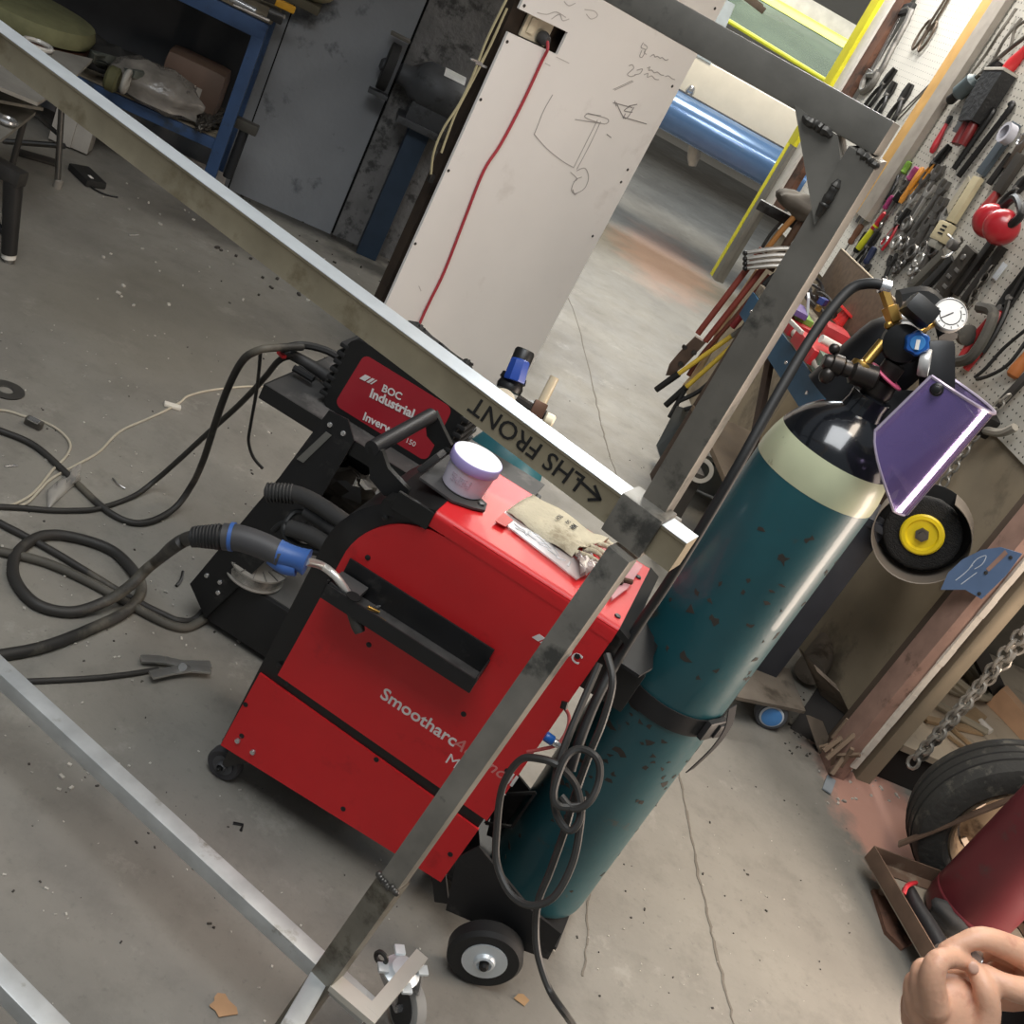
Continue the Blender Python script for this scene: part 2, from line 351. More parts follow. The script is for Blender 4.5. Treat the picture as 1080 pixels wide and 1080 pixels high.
# ---- pegboard wall, direction D, to the right
PW = V((1.2, 2.9, 0))+B*.09
def pg(x, y):
    q = pl(x, y, PW, B); return (q-PW).dot(D), q.z
def pw(s, z, o=0.): return PW+D*s+Z*z-B*o
s_end = pg(907, 98)[0]; s_rj = pg(903, 98)[0]; s_w = pg(894, 98)[0]; s_y2 = pg(885, 98)[0]; s_yl = pg(876, 98)[0]
def peg_mat(name, base, hole=.13):
    m, N, L, p = nodes(name); tc = N.new('ShaderNodeTexCoord'); sp = N.new('ShaderNodeSeparateXYZ'); L.new(tc.outputs['Object'], sp.inputs[0])
    def mth(op, a, b=0.):
        x = N.new('ShaderNodeMath'); x.operation = op
        for q_, s_ in enumerate((a, b)):
            if hasattr(s_, 'links'): L.new(s_, x.inputs[q_])
            else: x.inputs[q_].default_value = s_
        return x.outputs[0]
    u = mth('SUBTRACT', mth('FRACT', mth('DIVIDE', sp.outputs[0], .0254)), .5); w = mth('SUBTRACT', mth('FRACT', mth('DIVIDE', sp.outputs[2], .0254)), .5)
    r = mth('SQRT', mth('ADD', mth('MULTIPLY', u, u), mth('MULTIPLY', w, w))); f = mth('LESS_THAN', r, hole)
    nz = N.new('ShaderNodeTexNoise'); nz.inputs['Scale'].default_value = 6; L.new(tc.outputs['Object'], nz.inputs['Vector'])
    rp = N.new('ShaderNodeValToRGB'); L.new(nz.outputs['Fac'], rp.inputs['Fac']); rp.color_ramp.elements[0].color = (*[x*.82 for x in lin(base)], 1); rp.color_ramp.elements[1].color = (*lin(base), 1)
    mx = N.new('ShaderNodeMix'); mx.data_type = 'RGBA'; L.new(f, mx.inputs['Factor']); L.new(rp.outputs[0], mx.inputs[6]); mx.inputs[7].default_value = (.02, .018, .015, 1)
    L.new(mx.outputs[2], p.inputs['Base Color']); p.inputs['Roughness'].default_value = .5; return m
zlow = pg(1068, 478)[1]
RW = Matrix((D, B, Z)).transposed()
FIBRE = mat('fibreboard', '8a7d68', .8, var=.14, scale=5, dirt='6b6050', dirt_amt=.3, dscale=4)
FIBRED = mat('fibreboard_raw', '74684f', .85, var=.15)
s_b0, s_b1 = pg(1058, 0)[0], pg(985, 140)[0]
s_mid = (s_b0+s_b1)/2
def slab(name, s0, s1, z0, z1, o0, th, m):
    me = MB(); me.box(V(((s1-s0)/2, th/2, (z1-z0)/2)), (s1-s0, th, z1-z0)); e = bpy.data.objects.new(name, bpy.data.meshes.new(name)); COL.objects.link(e)
    e.data.from_pydata(me.v, [], me.f); e.data.materials.append(m); e.matrix_basis = mframe(pw(s0, z0, o0), D, B, Z); return e
tag(slab('wall_right', -.03, s_end, 0, 3.0, -.012, .05, FIBRE), kind='structure')
tag(slab('wall_right_pegboard', 0., s_mid-.03, zlow, 2.9, .0, .008, peg_mat('pegboard_grey', 'b9b5ab')), kind='structure')
tag(slab('wall_right_pegboard_far', s_mid-.028, s_end, .95, 2.9, .0, .008, peg_mat('pegboard_white', 'e9e6dc', .085)), kind='structure')
# timber batten over the joint of the two boards
t = thing('timber_batten', 'vertical timber batten covering the joint between the two pegboards', 'batten', pw(s_mid-.02, 1.3, .01))
YT = mat('raw_pine', 'c99d5a', .7, var=.12); GT = mat('weathered_pine', '9b948a', .8, var=.15)
sq = [pg(x, 89)[0] for x in (988, 1000, 1014)]
MB().box(pw((sq[1]+sq[2])/2, 2.0, .02), (sq[1]-sq[2], .03, 1.5), RW, .002).build('plank', GT, t)
MB().box(pw((sq[0]+sq[1])/2, 2.0, .017), (sq[0]-sq[1], .026, 1.5), RW, .002).build('pale_strip', YT, t)
# yellow painted door post at the far end of the wall
t = thing('door_post', 'yellow edged doorway strip with rust brown border at the far pegboard end', 'post', pw(s_end+.05, 0))
YEL = mat('yellow_paint', 'd8d02c', .5, var=.08)
zyb = onv(758, 293, pw(s_yl, 0)).z
zym = onv(850, 160, pw(s_yl, 0)).z; dy_ = s_yl-s_y2
MB().box(pw((s_yl+s_y2)/2, (zym+3)/2, .05), (dy_, .03, 3-zym), RW, .003).build('yellow_face', YEL, t)
MB().box(pw(s_yl-dy_*.2, (zyb+zym)/2, .05), (dy_*.4, .03, zym-zyb), RW, .003).build('lower_yellow_face', YEL, t)
MB().box(pw(s_yl-dy_*.75, (zyb+zym)/2, .05), (dy_*.6, .028, zym-zyb), RW, .003).build('lower_grey_face', mat('grey_channel', '77746c', .5, .3), t)
MB().box(pw((s_yl+s_y2)/2, (zyb+3)/2, .022), (s_yl-s_y2-.01, .03, 3-zyb), RW, .003).build('grey_channel', mat('grey_channel', '77746c', .5, .3), t)
MB().box(pw((s_w+s_y2)/2, 2.0, .03), (s_y2-s_w, .03, 2.0), RW, .002).build('white_edge', mat('white_edge_strip', 'd9d5cc', .6), t)
MB().box(pw((s_w+s_rj)/2, 2.0, .018), (s_w-s_rj, .03, 2.0), RW, .003).build('rust_edge', RUST, t)
# timber post at the near end of the wall with torn white edge
tp = fl(868, 806); tp = V((tp.x, tp.y, 0))
t = thing('timber_post', 'worn reddish brown timber post at the near end of the pegboard wall', 'post', tp)
PT = mat('red_brown_timber', '97786a', .75, var=.18, scale=14, dirt='5c463a', dirt_amt=.2, dscale=8)
MB().box(tp+D*.0+B*.03+Z*1.25, (.09, .055, 2.5), RW, .004).build('stud', PT, t)
MB().box(tp+D*.075+B*.05+Z*1.25, (.05, .05, 2.5), RW, .003).build('side_batten', mat('dark_brown_timber', '4e4034', .8), t)
b = MB(); rr = random.Random(3); prev = None
for i in range(40):
    z = .06+i*2.4/40; w = .006+rr.random()*.006; b.box(tp-D*.05+B*.05+Z*(z+.03), (w, .02, .062), RW)
b.build('torn_white_edge', mat('torn_plaster', 'cfc6b8', .9, bump=.3), t)
b = MB(); 
for i in range(14): b.box(tp+V((rr.uniform(-.04, .06), rr.uniform(-.05, .05), .02+rr.random()*.1)), (.012, .01, .06+rr.random()*.05), Matrix.Rotation(rr.uniform(-.6, .6), 3, 'X')@Matrix.Rotation(rr.uniform(-.6, .6), 3, 'Y'))
b.build('splintered_foot', mat('splinter', '7d6a58', .9), t)
# blue scrap plate nailed on the post
q0 = tp-B*.003-D*.02; ppl = lambda x, y, o=.0: pl(x, y, tp+(-(B*.6+D*-.8))*0+V((0, 0, 0)), (D*.97+B*.25).normalized())
nb = -(D*.85-B*.0+B*-.0).normalized()
pn = (-(V((tp.x, tp.y, 0)).normalized())*.9-B*.3).normalized()
P0 = tp-D*.06-B*.02
bp = lambda x, y, o=0.: pl(x, y, P0, pn)+pn*o
t = thing('blue_offcut_plate', 'blue painted half round steel offcut fixed to the timber post', 'metal plate', bp(1035, 620))
poly = [(992, 622), (1000, 604), (1015, 590), (1035, 580), (1055, 577), (1078, 584), (1060, 608), (1035, 632), (1018, 622)]
BLUEP = mat('faded_blue_paint', '62789a', .45, .2, var=.1)
MB().prism([bp(x, y) for x, y in poly], -pn*.004).build('plate', BLUEP, t)
b = MB()
for ls in ([(1022, 600), (1030, 590), (1040, 586), (1036, 595), (1028, 600)], [(1008, 612), (1018, 604), (1026, 596)], [(1014, 616), (1030, 604)]): b.ribbon([bp(x, y, .0004) for x, y in ls], .002, pn)
b.build('chalk_marks', mat('chalk', 'c4ccd6', .9), t)
for x, y in ((1040, 604), (1066, 588), (1033, 626)): MB().lathe(bp(x, y), pn, [(.005, 0), (.005, .003), (.001, .004)], 10).build('nail', SCREW, t)
b = MB(); b.prism([bp(1040, 600, .0004), bp(1060, 580, .0004), bp(1063, 584, .0004), bp(1043, 603, .0004)], pn*.0006); b.build('scraped_patch', PT, t)
# recess to the right of the post: low platform, back panels
RX = mat('recess_board', '6d6353', .85, var=.15)
c1 = fl(925, 775, .15)+B*.10; c2 = fl(1012, 812, .15)+B*.10; c3 = c2+(c2-c1).normalized()*.9
PLK = mat('platform_ply', '9b8d79', .8, var=.12, scale=6, dirt='76695a', dirt_amt=.25)
t = thing('low_platform', 'low plywood platform on dark bearers beside the timber post', 'platform', (c1+c3)/2*1)
t.location.z = 0
pb = (D*.98+B*.2).normalized()*.95; fx = (c3-c1)
wi = V(((c1+c3)/2))
b = MB(); b.prism([c1, c3, c3+pb, c1+pb+B*.1], -Z*.022); b.build('deck', PLK, t)
b = MB(); b.prism([c1+pb*.02-Z*.022, c3+pb*.02-Z*.022, c3+pb*.1-Z*.022, c1+pb*.1-Z*.022], -Z*.127); b.build('bearer', mat('black_bearer', '231f1b', .9), t)
b = MB(); b.prism([c1+pb*.5-Z*.022, c3+pb*.5-Z*.022, c3+pb*.58-Z*.022, c1+pb*.58-Z*.022], -Z*.127); b.build('bearer', mat('black_bearer', '231f1b'), t)
# vertical panels behind the platform
q = c1+pb*.98
q = c1+pb*1.03+B*.0
b = MB(); b.prism([q-Z*.15, q+fx*1.6-Z*.15, q+fx*1.6+Z*2.2, q+Z*2.2], D*.03); tag(b.build('wall_recess', RX), kind='structure')
# ------------------------------------------------------------------ welded steel frame on casters, close to the camera
E_ = V((-.942, .335, 0)).normalized(); FN = V((-.335, -.942, 0)).normalized()
RE = Matrix((E_, FN, Z)).transposed()
MILL = mat('mill_steel', '827e76', .45, .45, var=.22, scale=14, dirt='4b4a46', dirt_amt=.2, dscale=10, bump=.06, bscale=30)
GALV = mat('galvanised_steel', 'dfe6ea', .36, .5, var=.06, scale=25)
GALV2 = mat('galvanised_tube', 'bdc0c0', .4, .5, var=.14, scale=20, dirt='7b7666', dirt_amt=.2)
WELD = mat('weld_metal', '4f4c48', .4, .6, var=.4, scale=80)
pU = V((.139, 1.223, 1.60)); pL = at(690, 538, 1.38)
t = thing('metal_trolley', 'welded square tube trolley frame on casters standing in front of the red welder', 'trolley frame', V((.1, 1.2, 0)))
FR = t
pTop = at(916, 162, 1.12); pTop.z
MB().beam(pTop, pL, .036, .036, FN, .003).build('upper_post', MILL, t)
c0 = at(936, 148, 1.115)
MB().beam(c0, c0+E_*1.7, .036, .036, Z, .003).build('top_rail', MILL, t)
# folded corner brace
b = MB(); pf = lambda x, y, o=.0: pl(x, y, pTop, FN)+FN*o
b.prism([pf(841, 112, .012), pf(883, 142, .012), pf(888, 190, .012), pf(862, 238, .012)], -FN*.006)
b.prism([pf(883, 142, .012), pf(888, 190, .012), pf(888, 190, -.024), pf(883, 142, -.024)], (E_*-.004))
b.build('corner_brace', MILL, t)
def bead(x0, y0, x1, y1, o, n=9, r=.006, P=pTop):
    b = MB(); rr = random.Random(int(x0+y0)); rs = [rr.uniform(.75, 1.1) for _ in range(2*n)]
    b.tube([pl(x0+(x1-x0)*k/6, y0+(y1-y0)*k/6, P, FN)+FN*(o-r*.35)+Z*rr.uniform(-.0012, .0012) for k in range(7)], r*.9, 8, 4, rad=lambda u: rs[int(u*(2*n-1))]*(.5+.5*min(1, 6*u, 6*(1-u))))
    b.build('weld_bead', WELD, t)
bead(851, 124, 880, 145, .016); bead(866, 228, 889, 190, .016); bead(905, 160, 930, 178, .016, 10); bead(672, 520, 690, 536, .018, 8, .006, pL)
# galvanised middle rail: folded channel with a shallow groove in the web
Q = at(690, 562, 1.36); r0 = Q-E_*.045; LEN = 2.0
prof = [(.02, .0225), (.02, .0195), (.0182, .018), (.0176, .008), (.0172, -.006), (.0178, -.016), (.0185, -.0225), (-.02, -.0225), (-.02, .0225)]
b = MB(); b.prism([r0+FN*o+Z*h for o, h in prof], E_*LEN); b.build('middle_rail', mat('galvanised_warm_reflect', 'a79c84', .4, .6, var=.14, scale=16, dirt='8b7f66', dirt_amt=.2), t)  # tan stands in for the warm floor reflected in the galvanised web
b = MB(); b.prism([r0+FN*.0205+Z*.0226, r0-FN*.0205+Z*.0226, r0-FN*.0205+Z*.0236, r0+FN*.0205+Z*.0236], E_*LEN); b.build('rail_top_flange', GALV, t)  # paler strip of the same rail, sky sheen put into its colour
b = MB(); b.text('LHS FRONT', Q+E_*.106+FN*.0177+Z*.012, E_, -Z, .036, .0008, .1, .0002); INK = mat('black_marker', '161514', .6)
ar = Q+E_*.078+FN*.0180; b.ribbon([ar, ar+E_*-.0+E_*.038+Z*.004], .004, FN, .0004); b.ribbon([ar+E_*.012-Z*.01, ar-E_*.001, ar+E_*.014+Z*.01], .004, FN, .0004, 1)
b.build('handwritten_marking', INK, t)
# square sleeve, round stub, lower post
MB().box(Q+E_*.024, (.062, .052, .058), RE, .003).build('rail_sleeve', MILL, t)
MB().cyl(at(664, 532, 1.40), at(712, 560, 1.385), .0175, n=20).build('round_stub', MILL, t)
l0 = at(658, 582, 1.355); l1 = at(308, 1080, 1.72); l1 = l1+(l1-l0)*.03
MB().beam(l0, l1, .034, .034, FN, .003).build('lower_post', MILL, t)
lm = l0+(l1-l0)*.62
MB().beam(lm, l1, .039, .037, FN, .003).build('lower_post_foot', mat('tarnished_steel', '7a766c', .45, .7, var=.3, scale=12, dirt='4a443a', dirt_amt=.3), t)
b = MB()
for i in range(9): b.ball(lm+E_*(.018-.0045*i)+FN*.018+Z*random.uniform(-.003, .003), .0055, None, 8, 5)
b.build('weld_bead', WELD, t)
q = V((.138, 1.186, .183)); EB = V((-.962, .275, 0)).normalized(); FB = V((-.275, -.962, 0))
MB().beam(q-EB*.05, q+EB*1.7, .031, .031, Z, .0025).build('bottom_rail', GALV2, t)
q2 = V((-.245, .922, .183)); MB().beam(q2-EB*.35, q2+EB*1.2, .031, .031, Z, .0025).build('bottom_rail', GALV2, t)
MB().beam(q2-EB*.33, V((l1.x, l1.y, .183)), .031, .031, Z, .0025).build('bottom_cross_rail', GALV2, t)
ALU = mat('white_aluminium', 'd2d0c8', .35, .6, var=.05)
k0, k1, k2 = fl(352, 1036, .20), fl(392, 1070, .20), fl(444, 1008, .20)
MB().beam(k0, k1+(k1-k0).normalized()*.012, .028, .012, Z, .0).beam(k1, k2, .024, .0125, Z, .0).build('corner_angle', ALU, t)
b = MB(); b.torus(fl(402, 1010, .19), FB, .010, .004, 18, 8); b.build('eye_washer', DARKST, t)
# caster
wc = fl(430, 1062, .05); sw = V((wc.x-.015, wc.y+.02, .14)); kc = fl(425, 1022, .185)
o = MB().lathe(kc-Z*.012, Z, [(.03, 0), (.032, .006), (.024, .01), (.02, .016), (.008, .018)], 24).build('caster_swivel', GALV, t)
for a in range(4):
    p = kc+V((cos(a*pi/2+.5)*.035, sin(a*pi/2+.5)*.035, 0)); MB().box(p, (.018, .018, .006), Matrix.Rotation(a*pi/2+.5, 3, 'Z'), .002).build('caster_plate_lug', GALV, o)
wax = V((.80, .6, 0)).normalized()*-1; wax = V((-.75, -.66, 0)).normalized()
for s in (-1, 1): b = MB(); b.prism([wc+wax*.02*s+V((0, 0, -.008)), kc+wax*.02*s+Z*-.01+V((.02, 0, 0)), kc+wax*.02*s-Z*.01-V((.02, 0, 0))], wax*.003*s); b.build('caster_fork', CHROME, t)
o = MB().lathe(wc-wax*.013, wax, [(.02, .001), (.04, 0), (.046, .004), (.046, .022), (.04, .026), (.02, .025)], 32).build('caster_wheel', mat('grey_rubber_tyre', '8f8e8a', .55), t)
MB().lathe(wc-wax*.0145, wax, [(.034, 0), (.034, .029)], 24).build('wheel_disc', mat('dark_disc', '2f2f2f', .5), o)
MB().lathe(wc+wax*.012, wax, [(.007, 0), (.007, .012)], 6).build('axle_nut', CHROME, o)

# ------------------------------------------------------------------ red MIG welder
A = fl(232, 785, .1); aW = RD(-6); dW = V((cos(aW), sin(aW), 0)); nW = V((-dW.y, dW.x, 0)); nF = -nW
A0 = V((A.x, A.y, 0)); RWD = Matrix((dW, nW, Z)).transposed()
def WP(s, z, t=0.): return A0+dW*s+Z*z+nW*t
def wpx(x, y, t=0.): return pl(x, y, A0+nW*t, nW)
def wsz(x, y, t=0.):
    q = wpx(x, y, t); return (q-A0).dot(dW), q.z
RED = mat('welder_red', 'cf2025', .44, var=.04, coat=.04, dirt='bd1c21', dirt_amt=.05)
t = thing('mig_welder', 'large red and black MIG welding machine on wheels with a torch tray on its side', 'welder', WP(.25, 0, .13)); MW = t
DEP = .27
arc = lambda cx, cz, r, a0, a1, n=10: [(cx+r*cos(RD(a0+(a1-a0)*i/n)), cz+r*sin(RD(a0+(a1-a0)*i/n))) for i in range(n+1)]
TR = wsz(652, 665); BR = wsz(465, 930)
top = .772; ctr = (.20, .60)
outl = [(0, .1), (BR[0], BR[1]), (TR[0]-.006, TR[1]-.004)] + [(.185, top-.003)] + arc(.185, .60, .172, 92, 176)
b = MB(); b.prism([WP(s, z, .004) for s, z in outl], nW*(DEP-.008)); b.build('body_shell', BLACK, t)
zs = lambda s, zl, zr: zl+(zr-zl)*s/.5
upper = [(.043, zs(.04, .318, .300)), (BR[0]+.010, zs(.5, .318, .300)), TR, (.2, top)] + arc(.2, .60, .145, 92, 172, 12)
b = MB(); b.prism([WP(s, z, -.001) for s, z in upper], nW*.006); b.build('side_panel', RED, t)
low = [(.002, .1), (BR[0], BR[1]), (BR[0]+.006, zs(.5, .297, .272)), (.011, .297)]
b = MB(); b.prism([WP(s, z, -.001) for s, z in low], nW*.006); b.build('lower_side_panel', RED, t)
# top cover folded over the edge
b = MB(); g = []
for i in range(7): 
    a = RD(i*15); g.append((-.001+.012-.012*cos(a), -.012+.012*sin(a)))
g = [(-.001, -.03)]+g+[(DEP-.012, 0)]+[(DEP-.012+.012*sin(RD(i*15)), -.012+.012*cos(RD(i*15))) for i in range(7)]
zt = lambda s: top+.006+(TR[1]-top)*(s-.2)/.32
b.prism([WP(.163, zt(.163)+h-.001, tt-.001) for tt, h in g], WP(TR[0], zt(TR[0])+0, 0)-WP(.163, zt(.163), 0)); b.build('top_cover', RED, t)
# rear black end panel lip
b = MB(); b.prism([WP(TR[0], TR[1]+.004, .0), WP(TR[0]+.022, TR[1]-.004, .0), WP(TR[0]+.022, TR[1]-.004, DEP), WP(TR[0], TR[1]+.004, DEP)], -Z*.012); b.build('rear_lip', BLACK, t)
for x, y in [(294, 702), (302, 721), (259, 743), (255, 776), (397, 801), (389, 680), (362, 853), (489, 753), (475, 901), (609, 692), (535, 813), (406, 546), (388, 588)]:
    q = wpx(x, y, -.001); MB().lathe(q, nF, [(.0052, 0), (.0052, .001), (.003, .0025), (.001, .0025)], 12).build('screw', BLACK, t)
for s, tt in ((TR[0]-.012, .03), (TR[0]-.012, .20)): MB().lathe(WP(s, zt(s), tt), Z, [(.006, 0), (.005, .002), (.001, .0025)], 12).build('screw', BLACK, t)
# writing
WHT = mat('white_print', 'e2dcd8', .5)
def wtext(name, txt, x, y, size, m=WHT, shear=0., off=0., xd=dW):
    MB().text(txt, wpx(x, y, -.0012), xd, Z, size, .0005, shear, off).build(name, m, t)
xdt = (wpx(462, 778, -.001)-wpx(401, 737, -.001)).normalized()
wtext('lettering', 'Smootharc', 400, 735, .036, WHT, 0, .0006, xdt)
q0_ = wpx(400, 735, -.0012)
MB().text('Advance', q0_+xdt*.152, xdt, Z, .036, .0003, .3, .0002).build('lettering', mat('outline_print', 'd6837e', .5), t)
MB().text('II', q0_+xdt*.268, xdt, Z, .034, .0005, .0, .001).build('lettering', WHT, t)
MB().text('MIG', q0_+xdt*.158-Z*.038, xdt, Z, .033, .0005).build('lettering', WHT, t)
MB().text('C', q0_+xdt*.268-Z*.036, xdt, Z, .02, .0005).build('lettering', WHT, t)
def logo(P, xd, yd, w, par, m1=WHT):
    xd = V(xd).normalized(); n_ = xd.cross(V(yd)).normalized(); b = MB()
    for k, ww in ((0, .42), (.52, .2), (.8, .1)): b.prism([P+xd*w*k, P+xd*w*(k+ww), P+xd*w*(k+ww+.25)+V(yd)*w*.42, P+xd*w*(k+.25)+V(yd)*w*.42], n_*.0005)
    b.build('logo', m1, par)
logo(wpx(561, 672, -.0012), xdt, Z, .03, t)
MB().text('BOC', wpx(581, 682, -.0012), xdt, Z, .026, .0005, 0, .0005).build('lettering', WHT, t)

# torch tray on the side
HB = BLACKM
o = MB().box(WP(.215, .560, -.034), (.295, .064, .004), RWD, .0008).build('torch_tray', mat('worn_tray_steel', '6a6866', .35, .6, var=.3, scale=30), t)
_h = fl(373, 629, .589); MB().lathe(V((_h.x, _h.y, .5885)), Z, [(.013, 0), (.013, .0008)], 20).build('neck_hole', mat('hole_black', '080808', .9), o)
o2 = MB().box(WP(.215, .572, -.066), (.30, .003, .030), RWD, .0008); o2.box(WP(.0665, .575, -.055), (.004, .025, .036), RWD); o2.build('tray_front_lip', HB, o)
MB().box(WP(.215, .588, -.003), (.292, .004, .052), RWD, .0008).build('tray_back_flange', HB, o)
MB().box(WP(.3625, .575, -.034), (.003, .066, .034), RWD, .0008).build('tray_end', HB, o)
MB().box(WP(.095, .582, -.034), (.055, .05, .012), RWD, .003).build('neck_rest', mat('grey_rest', '4c4b4a', .5), o)
t_ = thing('contact_tips', 'brass contact tips lying in the black tray of the red welder', 'welding tips', WP(.145, .564, -.03))
tip = lambda s, tt, a, m, L=.022: MB().cyl(WP(s, .567, tt), WP(s+L*cos(a), .567, tt+L*sin(a)), .004, .002, 10).build('tip', m, t_)
tip(.14, -.03, .3, BRASS); tip(.155, -.045, -.2, BRASS); tip(.15, -.02, 1.3, CHROME, .014)
MB().lathe(WP(.168, .563, -.04), dW, [(.007, 0), (.007, .012)], 6).build('nut', BRASS, t_)
# front handle, mat on top
gN, gF = pl(392, 473, WP(0, 0, .035), nW), pl(455, 438, WP(0, 0, .235), nW)
gz = (gN.z+gF.z)/2; gs = (gN-A0).dot(dW)
b = MB(); b.tube([gN, gF], .0135, 14, 1); b.build('handle_grip', mat('handle_rubber', '202022', .45), t)
for tt, pp in ((.035, [(388, 470), (403, 476), (409, 494), (431, 517), (427, 526), (405, 523), (390, 505)]), (.235, [(448, 439), (459, 434), (467, 452), (476, 470), (462, 474), (450, 460)])):
    b = MB(); b.prism([wpx(x, y, tt) for x, y in pp], nW*.012); b.build('handle_bracket', BLACK, t)
b = MB(); b.prism([WP(.075, .745, -.002), WP(.163, top+.008, -.002), WP(.163, top+.008, DEP), WP(.075, .745, DEP)], -Z*.03); b.box(WP(.128, .757, -.002), (.07, .008, .035), RWD, .003); b.build('front_cowl', BLACK, t)
mp = [WP(.10, top+.012, .06), WP(.17, top+.012, .05), WP(.205, top+.012, .07), WP(.222, top+.012, .085), WP(.216, top+.012, .11), WP(.195, top+.012, .12), WP(.185, top+.012, .2), WP(.10, top+.012, .2)]
b = MB(); b.prism(mp, -Z*.004); b.build('rubber_mat', mat('mat_rubber', '3d3b3a', .7, var=.2), t)
MB().lathe(WP(.209, top+.012, .095), Z, [(.007, 0), (.005, .003), (.001, .003)], 10).build('mat_screw', BLACK, t)
MB().box(WP(.098, top+.03, .10), (.012, .034, .05), RWD@Matrix.Rotation(.4, 3, 'Y'), .006).build('rubber_latch', mat('mat_rubber', '3d3b3a'), t)
# cable glands behind the front edge
for k, (x, y, d) in enumerate(((330, 545, .9), (318, 560, .9))): pass
# wheels of the welder trolley
def wheel(name, c, ax, R_, w, hub, par, tm=RUBBER, hm=None):
    ax = V(ax).normalized()
    o = MB().lathe(c-ax*w/2, ax, [(R_*.6, .002), (R_*.9, 0), (R_, w*.2), (R_, w*.8), (R_*.9, w), (R_*.6, w-.002)], 40).build(name, tm, par)
    MB().lathe(c-ax*w*.52, ax, [(R_*.58, 0), (R_*.6, w*1.04)], 32).build('rim', hm or GALV, o)
    MB().lathe(c+ax*w*.5, ax, [(R_*.30, 0), (R_*.26, .008), (R_*.2, .010), (R_*.2, .004)], 24).build('hub', hm or GALV, o)
    MB().lathe(c+ax*w*.5, ax, [(R_*.13, .002), (R_*.13, .014), (R_*.08, .018)], 16).build('axle_cap', BLACK, o)
    return o
fc = wpx(240, 800, .035); fc.z = .036
MB().box(wpx(262, 784, .03), (.085, .06, .004), RWD, .001).build('caster_plate', mat('caster_plate_grey', '55534f', .45, .5), t)
wheel('caster_wheel', fc, -nW, .036, .024, .02, t, mat('dark_caster_tyre', '39383a', .6), mat('dark_caster_rim', '4a4a4c', .5))
for s in (-1, 1): MB().prism([fc+nW*.017*s, fc+nW*.017*s+V((.06, 0, .06)), fc+nW*.017*s+V((-.0, 0, .064))], nW*.003*s).build('caster_fork', DARKST, t)
for x, y in ((251, 781), (267, 793)): MB().lathe(wpx(x, y, -.002), nF, [(.006, 0), (.005, .004), (.001, .004)], 10).build('bolt', CHROME, t)
fc2 = fc+nW*.2; wheel('caster_wheel', fc2, -nW, .036, .024, .02, t, mat('dark_caster_tyre', '39383a'), mat('dark_caster_rim', '4a4a4c'))
# rear axle, wheels and bottle tray
rw = fl(512, 1005, .07); wax_ = V((-.1, -.995, 0)).normalized(); wax_ = (nF*.93+dW*.25).normalized()
wheel('rear_wheel', rw, wax_, .071, .04, .03, t); wheel('rear_wheel', rw+nW*.30, wax_, .071, .04, .03, t)
b = MB(); f = lambda x, y, tt: wpx(x, y, tt)
tt0 = (rw-A0).dot(nW)+.035
pp = [f(482, 905, tt0), f(505, 893, tt0), f(560, 960, tt0), f(592, 985, tt0), f(578, 1012, tt0), f(545, 1000, tt0), f(505, 975, tt0), f(470, 960, tt0)]
b.prism(pp, nW*.006); b.build('wheel_bracket', BLACKM, t)
b = MB(); b.prism([p+nW*.24 for p in pp], nW*.006); b.build('wheel_bracket', BLACKM, t)
MB().cyl(rw, rw+nW*.3, .008, n=12).build('axle', DARKST, t)
cyc = V((.412, 1.765, 0)); 
MB().box(cyc+V((-.06, -.01, .047)), (.31, .235, .008), RWD, .002).build('bottle_tray', BLACKM, t)
for y0 in (.03, .21): MB().beam(WP(.47, .13, y0), WP(.52, .05, y0), .03, .006, nW).build('tray_arm', BLACKM, t)
# ladder braces between machine and bottle
b = MB(); ld = [(545, 835), (562, 845), (540, 870), (522, 862)]
for (x0, y0), (x1, y1) in (((530, 838), (565, 836)), ((565, 836), (540, 872)), ((540, 872), (512, 868)), ((530, 838), (512, 868))): b.beam(wpx(x0, y0, .16), wpx(x1, y1, .16), .006, .006, nW)
b.build('rear_brace', BLACKM, t)
# bottle bracket with strap
b = MB(); s1 = TR[0]; zb = .665
b.box(WP(s1+.03, .665, .14), (.10, .22, .085), RWD, .003); b.build('bottle_bracket', BLACK, t)
b = MB(); b.prism([WP(s1-.02, .712, .02), WP(s1+.07, .712, .015), WP(s1+.085, .712, .06), WP(s1+.05, .712, .25), WP(s1-.02, .712, .25)], -Z*.006); b.build('bracket_top', BLACKM, t)
RC = .108; b = MB(); g = []
for i in range(25):
    a = RD(195+i*9.0); g.append([cyc+V((cos(a)*(RC+.001), sin(a)*(RC+.001), z)) for z in (.588, .628)])
b.sheet(g, lambda i, j: V((cos(RD(195+i*9.)), sin(RD(195+i*9.)), 0))*.003); b.build('strap', mat('black_webbing', '1d1c1c', .75, var=.2), t)
bk = onv(742, 742, cyc); a = RD(-38); bkc = cyc+V((cos(a)*(RC+.008), sin(a)*(RC+.008), .612)); RB = Matrix((V((-sin(a), cos(a), 0)), V((cos(a), sin(a), 0)), Z)).transposed()
o = MB().box(bkc, (.055, .012, .042), RB, .004).build('buckle', mat('buckle_plastic', '2a2a2b', .4), t)
MB().box(bkc+RB@V((.012, .008, 0)), (.02, .006, .03), RB, .002).build('buckle_clip', mat('buckle_plastic', '2a2a2b'), o)
b = MB(); st = [bkc+RB@V((.03, .004, 0)), bkc+RB@V((.034, .008, -.05)), bkc+RB@V((.012, .02, -.10)), bkc+RB@V((-.03, .02, -.15))]; st = [at(772, 745, 1.83), at(768, 765, 1.84), at(755, 785, 1.85), at(738, 802, 1.86), at(727, 812, 1.87)]
